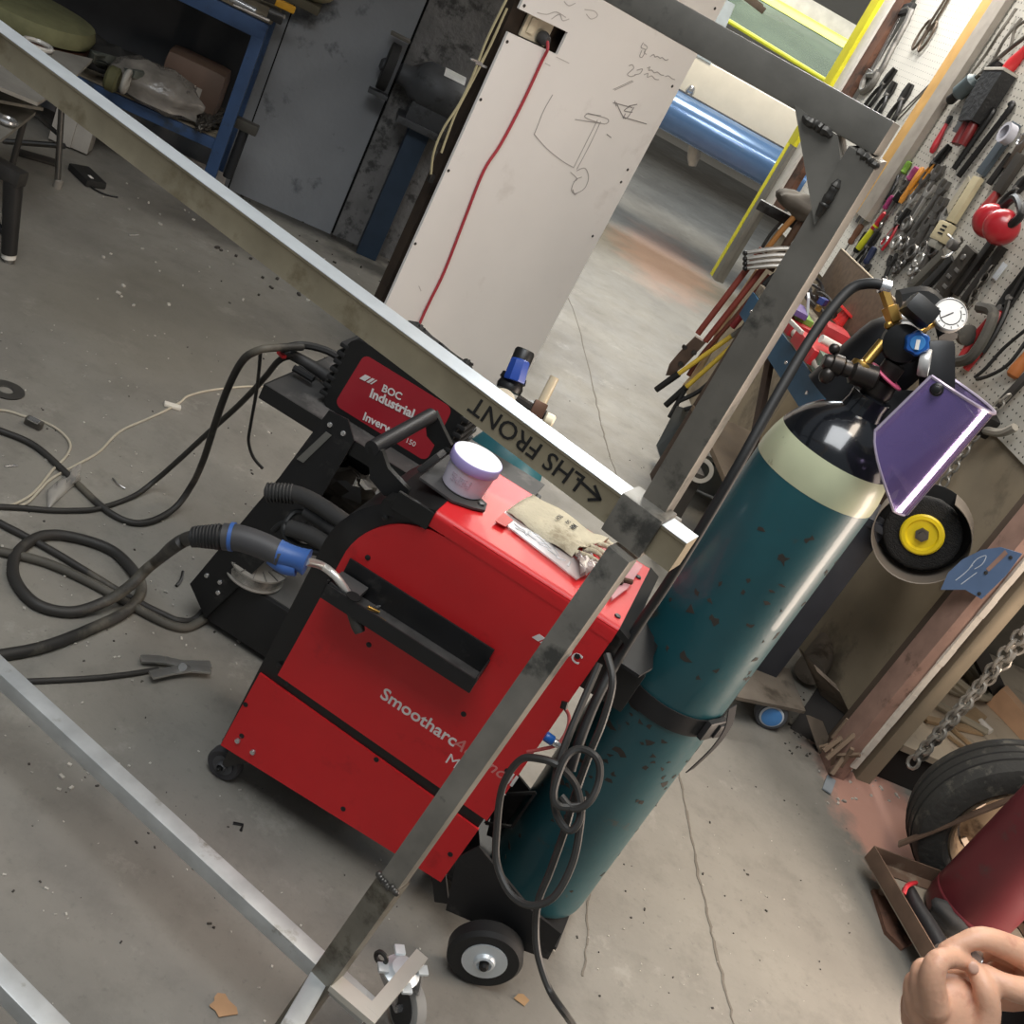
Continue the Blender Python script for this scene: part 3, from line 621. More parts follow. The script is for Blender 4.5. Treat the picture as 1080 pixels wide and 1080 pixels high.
g = [[p-RB@V((.008, 0, .004)), p+RB@V((.008, 0, .004))] for p in smooth_path(st, 4)]; b.sheet(g, RB@V((0, .002, 0))); b.build('strap_tail', mat('black_webbing', '1d1c1c'), t)

# things lying on top of the welder
tc_ = fl(489, 511, .79); tc_.z = .7845
t = thing('plastic_tub', 'round white tub with a lilac lid standing on the red welder', 'tub', tc_)
MB().lathe(tc_, Z, [(.036, 0), (.039, .003), (.0425, .045), (.043, .05)], 40).build('tub_body', mat('tub_plastic', 'd4cdda', .4, var=.03), t)
LIL = mat('lilac_plastic', 'a79ad0', .4, var=.03)
MB().lathe(tc_+Z*.047, Z, [(.0455, 0), (.0462, .0015), (.0462, .0165), (.0455, .0178), (.0445, .018)], 48).build('lid', LIL, t)
MB().lathe(tc_+Z*.0645, Z, [(.0444, 0), (.0444, .0009)], 48).build('lid_label', mat('lid_label', 'e9eef0', .4, var=.03), t)
def wrap(P, ax_r, z, a0, txt, size, name, m, par):
    b = MB(); x = 0
    for ch in txt:
        a = a0+x/ax_r; nrm = V((cos(a), sin(a), 0)); b.text(ch, P+nrm*(ax_r+.0002)+Z*z, V((-sin(a), cos(a), 0)), Z, size, .0003); x += size*.62
    b.build(name, m, par)
b = MB(); 
for zz in (.034, .029, .025, .021): 
    b2 = None
    for i in range(10):
        if (i*7+int(zz*1000)) % 5 == 0: continue
        a = RD(238+i*5.5); nrm = V((cos(a), sin(a), 0)); rr_ = .0375+.0045*zz/.05+.0022; b.box(tc_+nrm*rr_+Z*zz, (.0026, .0006, .0013), Matrix((V((-nrm.y, nrm.x, 0)), nrm, Z)).transposed())
b.build('small_print', mat('faint_print', 'b7a3b3', .6), t)
b = MB(); a = RD(215); nrm = V((cos(a), sin(a), 0)); b.box(tc_+nrm*.0405+Z*.036, (.008, .0008, .01), Matrix((V((-nrm.y, nrm.x, 0)), nrm, Z)).transposed()); b.build('red_mark', mat('red_print', 'b0323a', .5), t)
# cloth pouch
zc = .782
def top_px(x, y, z=zc): return fl(x, y, z)
corner = [top_px(533, 541), top_px(562, 522), top_px(640, 573), top_px(600, 588)]
rr = random.Random(5)
g = []
for i in range(13):
    row = []
    for j in range(8):
        u, v = i/12, j/7; p = (corner[0]*(1-v)+corner[1]*v)*(1-u)+(corner[3]*(1-v)+corner[2]*v)*u
        edge = min(v, 1-v, u*1.5, .5)*2; h = .004+.013*min(1, edge*1.6)**.6+.003*sin(u*9+v*4)+rr.uniform(-.0012, .0012)
        if u > .85: h += .010*sin(v*9)*(u-.8)*4; p = p+dW*rr.uniform(-.006, .006)
        row.append(p+Z*h)
    g.append(row)
t = thing('cloth_pouch', 'stained cream canvas drawstring pouch with a black stamp lying on the red welder', 'pouch', sum(corner, V())/4)
CAN = mat('canvas', 'c9bfa6', .85, var=.1, scale=30, bump=.3, bscale=200, dirt='9c9078', dirt_amt=.25)
b = MB(); b.sheet(g, lambda i, j: -Z*(.0035 if 0 < i < 12 and 0 < j < 7 else .002)); b.build('pouch_body', CAN, t, ang=80)
b = MB(); e0 = corner[2]*.5+corner[3]*.5
for k in range(5): b.tube([corner[3].lerp(corner[2], .1+k*.2)+Z*.008, corner[3].lerp(corner[2], .15+k*.17)+dW*.02+Z*(.012+.004*(k % 2)), corner[3].lerp(corner[2], .2+k*.15)+dW*.036+Z*.01], .006, 8, 4, rad=lambda u: 1-.4*u)
b.build('gathered_neck', CAN, t, ang=80)
b = MB(); xd = (corner[1]-corner[0]).normalized()*-1; c_ = g[8][4]+Z*.0012; up_ = (corner[3]-corner[0]).normalized()
b.text('MA', c_+Z*.002, xd, up_, .014, .0004, 0, .0004); b.text('5A2', c_-up_*.012+Z*.002, xd, up_, .010, .0004); b.text('TKH', c_-up_*.03+Z*.002, xd, up_, .012, .0004)
b.build('stamp', INK, t)
CLEAR = mat('clear_bag', 'cfc8c4', .15, var=.1, alpha=.45)
t = thing('zip_bag', 'clear zip bag of small parts with a red header lying under the canvas pouch', 'plastic bag', top_px(575, 575))
pts = [(525, 548), (533, 540), (612, 590), (620, 605), (608, 612), (560, 575)]
b = MB(); b.prism([top_px(x, y, .7805) for x, y in pts], Z*.003); b.build('bag_film', CLEAR, t)
b = MB(); b.prism([top_px(x, y, .7836) for x, y in [(522, 550), (531, 541), (541, 549), (533, 556)]], Z*.0012); b.build('red_header', mat('red_card', 'c4433a', .5), t)
b = MB(); rr = random.Random(9)
for i in range(16):
    k = rr.random(); q = top_px(548+62*k+rr.uniform(-3, 3), 556+46*k+rr.uniform(-4, 4), .782); b.box(q, (.02, .004, .004), Matrix.Rotation(rr.uniform(0, 3), 3, 'Z'), .001)
b.build('contents', mat('bag_parts', '77777a', .4, .6), t)
t = thing('zip_bag', 'pinkish clear bag with a rusty fitting at the rear end of the red welder top', 'plastic bag', top_px(655, 610))
b = MB(); b.prism([top_px(x, y, .781) for x, y in [(664, 590), (677, 598), (661, 622), (645, 634), (641, 622)]], Z*.004); b.build('bag_film', mat('pink_bag', 'd9a3a8', .2, alpha=.6), t)
b = MB(); q = top_px(652, 612, .788); b.tube([q, q+V((.01, .012, 0)), q+V((.024, .02, .0))], .005, 8, 3); b.torus(q, Z, .008, .003, 12, 6); b.build('fitting', RUST, t)
t = thing('brown_film_scrap', 'crumpled brown plastic wrap between the canvas pouch and the frame post', 'plastic wrap', top_px(620, 598))
g = [[top_px(604+18*i/6+6*j/4, 588+22*j/4-2*i/6, .782)+Z*(.006+.01*abs(sin(i*1.7+j*2.3))) for j in range(5)] for i in range(7)]
b = MB(); b.sheet(g, -Z*.002); b.build('film', mat('brown_film', '8a7a76', .2, alpha=.7), t, ang=90)
# ------------------------------------------------------------------ tall gas cylinder on the welder trolley
t = thing('gas_cylinder', 'tall teal gas cylinder with cream shoulder and black dome strapped to the red welder trolley', 'gas cylinder', cyc+Z*.052)
TEAL = mat('teal_paint', '1c5057', .42, .0, var=.14, scale=5, dirt='4a4238', dirt_amt=.0, dscale=11, coat=.2, bump=.08, bscale=25)
def teal_mat():
    m = TEAL; nt = m.node_tree; N, L = nt.nodes, nt.links; return m
MB().lathe(cyc+Z*.052, Z, [(.098, 0), (.106, .01), (RC, .025), (RC, 1.035)], 64).build('body', TEAL, t)
CREAM = mat('cream_paint', 'b9bd9c', .4, var=.06, dirt='6b6a50', dirt_amt=.0, dscale=16, coat=.2)
MB().lathe(cyc, Z, [(RC+.0004, 1.086), (RC+.0003, 1.105), (.1045, 1.128), (.098, 1.15), (.0905, 1.166)], 64, cap=False).build('shoulder_band', CREAM, t)
MB().lathe(cyc, Z, [(RC-.001, 1.08), (.0985, 1.15), (.0905, 1.1665), (.080, 1.183), (.066, 1.198), (.050, 1.21), (.036, 1.219), (.033, 1.235), (.034, 1.25), (.026, 1.252)], 64).build('dome', mat('gloss_black', '14161a', .18, var=.1, coat=.6), t)
b = MB(); rr = random.Random(11)
for i in range(110):
    a = RD(rr.uniform(200, 360)); z = rr.choice([rr.uniform(.7, 1.0), rr.uniform(.35, .6), rr.uniform(.1, 1.05)]); k = rr.randint(3, 7); pts = []
    for j in range(k): b_ = 2*pi*j/k; r_ = rr.uniform(.001, .006)*(1 if i % 6 else 1.7); aa = a+cos(b_)*r_*1.6/RC; pts.append(cyc+V((cos(aa)*(RC+.0001), sin(aa)*(RC+.0001), z+sin(b_)*r_*1.2)))
    b.prism(pts, V((cos(a), sin(a), 0))*.0005)
tag(b.build('rust_chips', mat('rust_chip', '37322c', .8, var=.3), t), kind='stuff')
# valve
VD = 1.715
at_ = lambda x, y, o=0.: at(x, y, VD+o)
DV = mat('valve_bronze', '3f3b38', .35, .7, var=.25, scale=30)
o = MB().lathe(cyc+Z*1.25, Z, [(.022, 0), (.026, .01), (.024, .03), (.018, .035), (.018, .06), (.014, .062)], 20).build('valve', DV, t)
v0 = at_(868, 380); v1 = at_(918, 398)
b = MB(); b.lathe(v0, v1-v0, [(.010, 0), (.013, .004), (.013, .012), (.017, .014), (.017, .03), (.013, .034), (.013, .045), (.02, .05), (.02, .085), (.012, .09)], 18); b.ball(at_(872, 396), (.012, .012, .014)); b.ball(at_(880, 368), .009)
b.build('valve_outlet', DV, o)
b = MB(); b.lathe(cyc+Z*1.285, (v1-v0).normalized()*.25+Z, [(.030, 0), (.031, .002), (.030, .004)], 24); b.build('pink_ring_tag', mat('pink_tag', 'd1587a', .5), o)
# regulator on the valve
t = thing('gas_regulator', 'black gas regulator with blue knob, brass fittings and white dial gauge on the tall cylinder', 'regulator', at_(930, 375))
b = MB(); b.lathe(at_(905, 392), at_(938, 352)-at_(905, 392), [(.017, 0), (.019, .008), (.019, .012), (.012, .014), (.0085, .018), (.0085, .06)], 14); b.build('inlet_stem', BRASS, t)
b = MB(); p0, p1 = at_(948, 352), at_(932, 305); L_ = (p1-p0).length; b.lathe(p0, p1-p0, [(.008, 0), (.008, L_*.25), (.013, L_*.27), (.014, L_*.6), (.009, L_*.62), (.009, L_)], 6); b.ball(at_(937, 343, -.01), .007); b.build('outlet_fitting', BRASS, t)
MB().lathe(at_(952, 362, .0), ray(955, 362)*-1, [(.02, -.03), (.030, -.02), (.034, 0), (.030, .02), (.016, .026)], 28).build('regulator_body', BLACK, t)
kn = at_(967, 362, -.03); kd = (-ray(967, 362).normalized()+RIGHT*.1).normalized()
prof = []
b = MB(); Rk = frame_of(kd); n = 48; vs = []
for h, rr_ in ((-.02, .017), (.0, .019), (.008, .0185), (.012, .016)): vs += [kn+Rk@V((rr_*(1+.07*cos(6*2*pi*i/n))*cos(2*pi*i/n), rr_*(1+.07*cos(6*2*pi*i/n))*sin(2*pi*i/n), h)) for i in range(n)]
b.add(vs, [(k*n+i, k*n+(i+1) % n, (k+1)*n+(i+1) % n, (k+1)*n+i) for k in range(3) for i in range(n)]+[tuple(range(3*n, 4*n)), tuple(reversed(range(n)))])
BLUEK = mat('blue_plastic', '1f5aa6', .3, var=.06)
o = b.build('adjusting_knob', BLUEK, t)
MB().lathe(kn+kd*.0118, kd, [(.012, 0), (.011, .0015)], 28).build('knob_face', mat('blue_sticker', '3f86c8', .4), o)
MB().box(kn+kd*.0138, (.006, .0012, .020), frame_of(DOWN*-1*.95+RIGHT*.2, kd), .0004).build('white_mark', WHITEP, o)
def gauge(P, nd, r, par, name='gauge'):
    nd = nd.normalized(); o = MB().lathe(P-nd*.012, nd, [(r*.9, 0), (r, .003), (r, .014), (r*.93, .016), (r*.93, .0125)], 32, cap=True).build(name, mat('gauge_case', 'c8c6c2', .3, .3, var=.05), par)
    MB().lathe(P+nd*.001, nd, [(r*.92, 0), (r*.92, .001)], 32).build('gauge_face', mat('dial_white', 'e9e6e0', .4, var=.02), o)
    R_ = frame_of(nd, DOWN*-1); b = MB()
    b.ribbon([P+nd*.0022+R_@V((r*.62*cos(RD(a)), r*.62*sin(RD(a)), 0)) for a in range(-200, 31, 20)], r*.05, nd, .0003, 1)
    for a in range(-210, 31, 30): b.ribbon([P+nd*.0022+R_@V((k*cos(RD(a)), k*sin(RD(a)), 0)) for k in (r*.72, r*.84)], r*.04, nd, .0003)
    b.ribbon([P+nd*.0026+R_@V((r*.15, r*.1, 0)), P+nd*.0026+R_@V((-r*.55, -r*.2, 0))], r*.06, nd, .0003); b.build('dial_marks', INK, o); return o
gauge(at_(1002, 332, .02), (-ray(1002, 332).normalized()*.9+Z*.35+RIGHT*.15), .0275, t)
gauge(at_(978, 383, -.02), (RIGHT*.75+DOWN*.15-FWD*.3), .022, t)
b = MB(); b.tube([at_(1000, 333, .03), at_(985, 340, .03), at_(960, 355, .01)], .007, 8, 3); b.build('gauge_stem', BRASS, t)
# gas hose
t = thing('gas_hose', 'thick black gas hose looping from the regulator down beside the tall cylinder', 'hose', V((.25, 1.75, .2)))
hp = [at_(934, 303), at_(922, 299, .0), at_(900, 303, .01), at_(878, 325, .0), at_(852, 362, -.02), at_(815, 425, -.05), at_(778, 492, -.06), at_(738, 560, -.03), at_(702, 618, .02), at_(672, 662, .06), at_(648, 702, .08), at_(628, 740, .06), at_(612, 780, .04), at_(602, 812, .04)]
MB().tube(hp, .0085, 10, 6).build('hose', RUBBER, t)
MB().lathe(at_(928, 301), at_(936, 303.5)-at_(928, 301), [(.012, 0), (.012, .016)], 12).build('hose_clip', CHROME, t)
# coiled power lead hanging behind the welder
t = thing('coiled_power_lead', 'black power lead tied in a knot behind the red welder and trailing over the floor', 'cable', V((.3, 1.6, 0)))
PLM = mat('lead_rubber', '333230', .5, var=.15)
cd = lambda x, y, d: at(x, y, d)
l1_ = [cd(640, 690, 1.72), cd(646, 720, 1.70), cd(636, 760, 1.70), cd(622, 795, 1.71), cd(606, 840, 1.72), cd(596, 875, 1.72), cd(580, 920, 1.74), cd(568, 950, 1.75), cd(565, 980, 1.76), cd(568, 1010, 1.76), cd(580, 1045, 1.75), cd(598, 1072, 1.735), fl(612, 1092, .006)]
l2_ = [cd(632, 700, 1.74), cd(600, 775, 1.71), cd(586, 818, 1.70), cd(586, 855, 1.70), cd(600, 876, 1.69), cd(612, 862, 1.69), cd(608, 830, 1.70), cd(590, 808, 1.69), cd(568, 800, 1.70), cd(548, 802, 1.72), cd(530, 830, 1.74), cd(524, 875, 1.76), cd(524, 910, 1.76), cd(538, 942, 1.74), cd(560, 955, 1.72), cd(585, 945, 1.71), cd(604, 910, 1.71), cd(612, 870, 1.71), cd(614, 840, 1.72)]
l3_ = [cd(612, 850, 1.685), cd(590, 850, 1.68), cd(584, 835, 1.68), cd(596, 800, 1.685), cd(612, 790, 1.69), cd(630, 800, 1.68), cd(632, 822, 1.68), cd(622, 845, 1.675), cd(605, 853, 1.68), cd(592, 840, 1.69)]
for l_ in (l1_, l2_, l3_): MB().tube(l_, .0062, 8, 6).build('cable', PLM, t)
t = thing('gas_inlet_hose', 'thin red hose with a blue and chrome quick coupling behind the red welder', 'hose', cd(585, 780, 1.76))
o = MB().lathe(cd(575, 776, 1.76), cd(584, 782, 1.76)-cd(575, 776, 1.76), [(.008, 0), (.0085, .002), (.0085, .014), (.007, .016)], 14).build('coupling', BLUEK, t)
MB().lathe(cd(584, 782, 1.76), cd(590, 787, 1.76)-cd(584, 782, 1.76), [(.006, 0), (.007, .004), (.005, .012)], 12).build('coupling_nose', CHROME, t)
MB().tube([cd(594, 745, 1.78), cd(600, 755, 1.78), cd(598, 770, 1.77), cd(588, 785, 1.76), cd(572, 790, 1.77), cd(556, 793, 1.78)], .003, 8, 5).build('hose', mat('red_hose', 'a84a48', .5), t)
MB().lathe(cd(596, 740, 1.78), cd(594, 748, 1.78)-cd(596, 740, 1.78), [(.006, 0), (.006, .012)], 12).build('fitting', BLACK, t)

# ---- face shield and welding helmet hung over the valve
HC_ = at(969, 431, 1.70); ax = (RIGHT*.58-DOWN*.70-FWD*.40).normalized()
t = thing('face_shield', 'purple tinted clear face shield with a black side knob hanging from the gas cylinder', 'face shield', HC_-Z*.1)
def shield_mat():
    m, N, L, p = nodes('purple_visor')
    p.inputs['Base Color'].default_value = (*lin('8a74b4'), 1); p.inputs['Roughness'].default_value = .12; p.inputs['Alpha'].default_value = .66; p.inputs['Coat Weight'].default_value = 1.; p.inputs['Coat Roughness'].default_value = .06
    p.inputs['Metallic'].default_value = .55; return m
VIS = shield_mat()
Rv = frame_of(ax, -FWD); g = []
def vis(a, h, r=.090):
    R_ = r*(1-.55*(h-.02)/.2*.4); return HC_+Rv@V((R_*cos(a), R_*sin(a)*1.05, h))
lc = Rv.transposed()@V(CAM-HC_); a_cam = math.atan2(lc.y, lc.x)
lr = Rv.transposed()@(RIGHT*.7+DOWN*.7); a_r = math.atan2(lr.y, lr.x)
sg = 1 if ((a_r-a_cam+pi) % (2*pi)-pi) > 0 else -1
for i in range(33):
    u = i/32; a = a_cam+sg*RD(-14+u*205); row = []
    lo = -.055-.075*min(1, u*3.2)**.8+.05*max(0, u-.5); hi = .056+.012*sin(u*pi)
    for j in range(13): h = lo+(hi-lo)*j/12; row.append(vis(a, h))
    g.append(row)
MB().sheet(g, lambda i, j: -(g[i][j]-HC_).normalized()*.0015).build('visor', VIS, t, ang=60)
b = MB(); b.tube([r[-1] for r in g], .0028, 6, 1); b.tube([r[0] for r in g][:14], .002, 6, 1); b.tube(g[0], .0025, 6, 1); b.build('visor_rim', mat('visor_rim', 'b5a9bd', .25, .3), t)
b = MB(); gg = []
for i in range(29):
    a = a_cam+sg*RD(-10+i*190/28); gg.append([vis(a, h, .072) for h in (-.01, .02, .045)])
b.sheet(gg, lambda i, j: -(gg[i][j]-HC_).normalized()*.002); b.build('brow_guard', BLACK, t, ang=60)
def knob(px, py, r=.010):
    best = max(((g[i][j]-CAM).normalized().dot(ray(px, py).normalized()), i, j) for i in range(18) for j in range(13)); p = g[best[1]][best[2]]; n_ = (p-HC_); n_ = (n_-ax*n_.dot(ax)).normalized()
    MB().lathe(p-n_*.004, n_, [(r, 0), (r, .006), (r*.75, .008), (r*.6, .018), (r*.4, .019)], 16).build('pivot_knob', BLACK, t)
knob(989, 415)
t = thing('welding_helmet', 'black welding helmet hanging behind the regulator on the tall cylinder', 'welding helmet', at(948, 400, 1.86))
hc = at(938, 392, 1.86); R_ = frame_of(Z*.8+RIGHT*.3, -FWD); g2 = []
for i in range(19):
    a = -RD(110)+RD(220)*i/18; row = []
    for j in range(9):
        h = -.10+.18*j/8; r_ = .088-.03*max(0, (h-.02)/.06)**2; row.append(hc+R_@V((r_*cos(a), r_*.95*sin(a), h)))
    g2.append(row)
MB().sheet(g2, lambda i, j: (hc-g2[i][j]).normalized()*.003).build('shell', mat('helmet_black', '131315', .38, var=.15), t, ang=60)
b = MB(); 
b.box(at(970, 328, 1.665), (.034, .04, .05), frame_of(RIGHT*.75+DOWN*.65, -FWD), .012); b.build('headgear_knob_block', BLACK, t)
b = MB(); b.box(at(988, 388, 1.74), (.045, .05, .085), frame_of(DOWN, -FWD), .014); b.build('headband_pad', mat('helmet_black', '131315'), t)
b = MB(); b.tube([at(948, 315, 1.80), at(975, 312, 1.80), at(992, 330, 1.80), at(1000, 356, 1.78)], .016, 8, 4); b.build('headband', BLACK, t)
b = MB(); b.box(at(935, 440, 1.80), (.11, .05, .09), frame_of(DOWN, -FWD), .02); b.build('chin_guard', mat('helmet_black', '131315'), t)

# ------------------------------------------------------------------ black cart with the small inverter welder
cA = V((-.42, 2.02, 0)); cpx = lambda x, y, t_=0.: pl(x, y, cA+nW*t_, nW)
CP = lambda s, z, tt=0.: cA+dW*s+nW*tt+Z*z
t = thing('welder_cart', 'black steel welding cart with flat top tray and slanted sides behind the red welder', 'cart', CP(.15, 0, .15)); CART = t
ts = lambda x, y, tt=0.: ((cpx(x, y, tt)-cA).dot(dW), cpx(x, y, tt).z)
TZ = .612
b = MB(); b.box(CP(.135, TZ-.002, .15), (.58, .32, .004), RWD, .001); b.build('top_tray', mat('dusty_black', '3c3b3a', .6, .1, var=.3, dirt='5b5856', dirt_amt=.25), t)
b = MB(); b.box(CP(.135, TZ-.017, -.011), (.58, .003, .034), RWD); b.build('tray_lip', BLACK, t)
b = MB(); b.box(CP(-.155, TZ-.017, .15), (.003, .32, .034), RWD); b.build('tray_lip', BLACK, t)
def plate(tt):
    b = MB(); P_ = [(352, 430), (372, 440), (378, 462), (330, 545), (222, 648), (206, 612), (300, 500)]
    q = [cpx(x, y, 0.) for x, y in P_]; q = [V((0, 0, 0))+p+nW*tt for p in q]
    for p in q: p.z = max(p.z, .02)
    b.prism(q, nW*.004); return b.build('side_plate', BLACKM, t)
sp = plate(-.022); plate(.27)
b = MB(); b.prism([cpx(x, y, -.0235) for x, y in [(344, 455), (350, 459), (320, 488), (313, 484)]], nF*.001); b.build('slot_window', mat('slot_grey', '77756f', .5, .3), sp)
for x, y in ((348, 448), (362, 457), (218, 607), (232, 614), (230, 625)): MB().lathe(cpx(x, y, -.022), nF, [(.006, 0), (.005, .003), (.001, .0035)], 10).build('bolt', CHROME, sp)
b = MB(); b.box(CP(.18, .09, .14), (.52, .30, .14), RWD, .004); b.build('base_box', mat('base_black', '1e1e1f', .5, var=.2), t)
b = MB(); b.box(CP(.18, .162, .14), (.5, .28, .004), RWD, .001); b.build('base_shelf', mat('shelf_grey', '5d5b58', .5, .3, var=.2), t)
b = MB(); b.box(CP(.2, .36, .14), (.48, .27, .004), RWD, .001); b.build('middle_shelf', mat('dusty_black', '3c3b3a'), t)
b = MB(); b.box(CP(-.03, .4, .14), (.02, .26, .06), RWD@Matrix.Rotation(.5, 3, 'Y'), .004); b.box(CP(.42, .35, .14), (.03, .27, .5), RWD, .004); b.build('back_frame', BLACK, t)
for s_, tt in ((-.02, .04), (.36, .04), (-.02, .24), (.36, .24)): wheel('castor_wheel', CP(s_, .022, tt), nF, .022, .02, .01, t)
# small welder
t = thing('inverter_welder', 'small red faced inverter welder with ribbed black ends on the cart tray', 'welder', CP(.06, TZ, .1))
cp2 = lambda x, y, o=0.: cpx(x, y, .05-o)
MR = mat('dark_red_label', 'a3242f', .4, var=.04)
x0, x1, z0, z1 = -.035, .235, TZ+.006, TZ+.225
def rr_poly(x0, x1, z0, z1, r, tt, cut=0):
    p = []
    for cxx, czz, a0 in ((x1-r, z0+r, -90), (x1-r, z1-r, 0), (x0+r+cut, z1-r, 90), (x0+r, z0+r, 180)):
        for k in range(6): a = RD(a0+k*18); p.append(CP(cxx+r*cos(a), czz+r*sin(a), tt))
    return p
pan = [(392, 382), (400, 384), (466, 424), (474, 434), (472, 442), (441, 472), (433, 470), (357, 430), (354, 424), (386, 384)]
pq = [ts(x, y, .05) for x, y in pan]; sx0 = min(a for a, _ in pq); sx1 = max(a for a, _ in pq); sz0 = min(z for _, z in pq); sz1 = max(z for _, z in pq)
x0, x1, z0, z1 = sx0-.028, sx1+.028, sz0-.02, sz1+.022
TZ2 = z0
b = MB(); b.prism(rr_poly(x0, x1, z0, z1, .03, .052), nW*.12); b.build('case', BLACK, t)
b = MB(); b.prism(rr_poly(sx0, sx1, sz0, sz1, .016, .0515, .012), nF*-.003); b.build('label_panel', MR, t)
for i in range(7):
    z = z0+.03+i*(z1-z0-.06)/6
    MB().box(CP(x0-.004, z, .112), (.02, .125, .010), RWD, .004).build('front_rib', RUBBER, t)
    MB().box(CP(x1+.004, z, .112), (.02, .125, .010), RWD, .004).build('rear_rib', RUBBER, t)
MB().box(CP((x0+x1)/2, z1+.012, .11), (x1-x0-.06, .03, .024), RWD, .008).build('carry_handle', RUBBER, t)
def itext(txt, x, y, size, off=0., sh=0.):
    b = MB(); b.text(txt, cpx(x, y, .0508), xdi, Z, size, .0004, sh, off); b.build('lettering', WHT, t)
xdi = (cpx(440, 437, .05)-cpx(390, 412, .05)).normalized()
itext('BOC', 402, 412, .022, .0006); itext('Industrial', 389, 418, .028, .0009); itext('Inverweld', 382, 442, .025, .0006); itext('150', 427, 466, .016)
logo(cpx(379, 399, .0508), xdi, Z, .032, t)
for q_ in list(bpy.data.objects):
    if q_.parent == t and q_.name.startswith('lettering') : pass
b = MB(); 
# front connectors and torch leads on the tray
t = thing('tig_torch', 'black welding torch with a red button lying at the front of the cart tray', 'torch', CP(-.1, TZ, .05))
z_ = TZ+.02; fz = lambda x, y, z=z_: fl(x, y, z)
MB().tube([fz(298, 370), fz(315, 378), fz(335, 390), fz(352, 402)], .014, 10, 4, rad=lambda u: .8+.3*u).build('handle', mat('torch_grey', '2f2e2d', .5), t)
MB().box(fz(297, 374, z_+.012), (.022, .012, .008), Matrix.Rotation(-.5, 3, 'Z'), .003).build('red_button', mat('red_plastic', 'c22f33', .4), t)
b = MB(); b.tube([fz(310, 388), fz(325, 397), fz(330, 400), fz(315, 388)], .008, 8, 3); b.build('trigger', BLACK, t)
MB().tube([fz(298, 368, z_+.03), fz(320, 364, z_+.03), fz(345, 370, z_+.035), fz(362, 380, z_+.03)], .009, 8, 4).build('lead', RUBBER, t)
# clump of tangled black material on the floor by the column
t = thing('shaggy_black_bundle', 'ragged bundle of black frayed material on the cart tray behind the small welder', 'bundle', CP(.1, TZ, .25))
b = MB(); rr = random.Random(4); tP = lambda x, y, o=0.: pl(x, y, CP(0, 0, .20), nW)+nW*o
up_p = [(405, 352), (414, 345), (425, 347), (432, 354), (440, 362), (452, 371), (460, 378), (468, 384), (474, 388), (481, 388), (484, 398), (480, 420)]
base = [V((p.x, p.y, TZ)) for p in [tP(x, y) for x, y in up_p]]
poly = [tP(x, y) for x, y in up_p]
b.prism(poly+list(reversed(base)), nW*.09); b.build('core', mat('rag_black', '1e1d1c', .8, var=.3), t)
b = MB()
for i in range(260):
    k = rr.random()*(len(up_p)-2); j = int(k); p = poly[j].lerp(poly[j+1], k-j)+nW*rr.uniform(0, .09)-Z*rr.uniform(0, .02); d = V((rr.uniform(-.016, .016), rr.uniform(-.01, .01), rr.uniform(-.008, .006))); b.tube([p-Z*.012, p+d*.6+Z*.003, p+d-Z*.004], rr.uniform(.001, .0035), 5, 2)
tag(b.build('frayed_strands', mat('rag_black', '1e1d1c'), t), kind='stuff')
# second, teal cylinder behind the cart
c2_ = V((-.075, 2.42, 0)); 
t = thing('small_gas_cylinder', 'smaller teal gas cylinder behind the cart, half hidden by the galvanised rail', 'gas cylinder', c2_)
MB().lathe(c2_, Z, [(.10, 0), (.105, .02), (.105, .50), (.098, .56), (.078, .60), (.05, .63), (.03, .64)], 40).build('body', mat('blue_teal', '2f6670', .4, var=.12, dirt='6d5b45', dirt_amt=.1, dscale=12), t)
r2 = lambda x, y, o=0.: at(x, y, 2.36+o)
MB().cyl(c2_+Z*.63, c2_+Z*.72, .02).build('valve', DV, t)
t = thing('argon_regulator', 'blue capped regulator with a clear flow tube on the smaller teal cylinder', 'regulator', c2_+Z*.72)
MB().lathe(r2(536, 412), r2(549, 382)-r2(536, 412), [(.028, 0), (.03, .01), (.026, .02), (.03, .024), (.028, .035), (.02, .037), (.022, .04), (.0225, .09), (.02, .095)], 20).build('regulator_body', BLACK, t)
MB().lathe(r2(542, 402, -.02), r2(549, 381, -.02)-r2(542, 402, -.02), [(.024, 0), (.025, .004), (.022, .045), (.019, .048)], 8).build('blue_cap', mat('blue_cap', '24469a', .35), t)
o = MB().lathe(r2(527, 428, -.03), (Z+ -ray(527, 420).normalized()*.9), [(.024, 0), (.027, .004), (.027, .024), (.024, .03)], 28).build('gauge', BLACK, t)
gd = (Z-ray(527, 420).normalized()*.9).normalized(); MB().lathe(r2(527, 428, -.03)+gd*.027, gd, [(.025, 0), (.025, .004), (.02, .006)], 28).build('gauge_glass', mat('gauge_cover', 'c7bca8', .25, var=.05), o)
b = MB(); b.tube([r2(545, 420), r2(560, 430), r2(575, 438)], .011, 8, 3); b.build('outlet_arm', DV, t)
b = MB(); b.box(r2(567, 433), (.03, .03, .04), frame_of(r2(586, 398)-r2(570, 430)), .004); b.build('flow_block', mat('brown_bronze', '5d4436', .4, .6), t)
MB().cyl(r2(570, 428), r2(585, 398), .0105, n=16).build('flow_tube', mat('flow_tube', 'cfc0a2', .12, var=.05, alpha=.75), t)
MB().lathe(r2(574, 440), r2(582, 444)-r2(574, 440), [(.008, 0), (.014, .004), (.014, .02), (.01, .024)], 12).build('cream_knob', mat('cream_knob', 'e6dcc0', .4), t)
MB().tube([r2(566, 438), r2(561, 448), r2(557, 462)], .008, 8, 3).build('outlet_tail', BRASS, t)
o = MB().box(r2(551, 437, -.03), (.024, .003, .018), frame_of(DOWN*-1, -FWD)@Matrix.Rotation(pi/2, 3, 'X'), .001).build('white_tag', WHITEP, t)
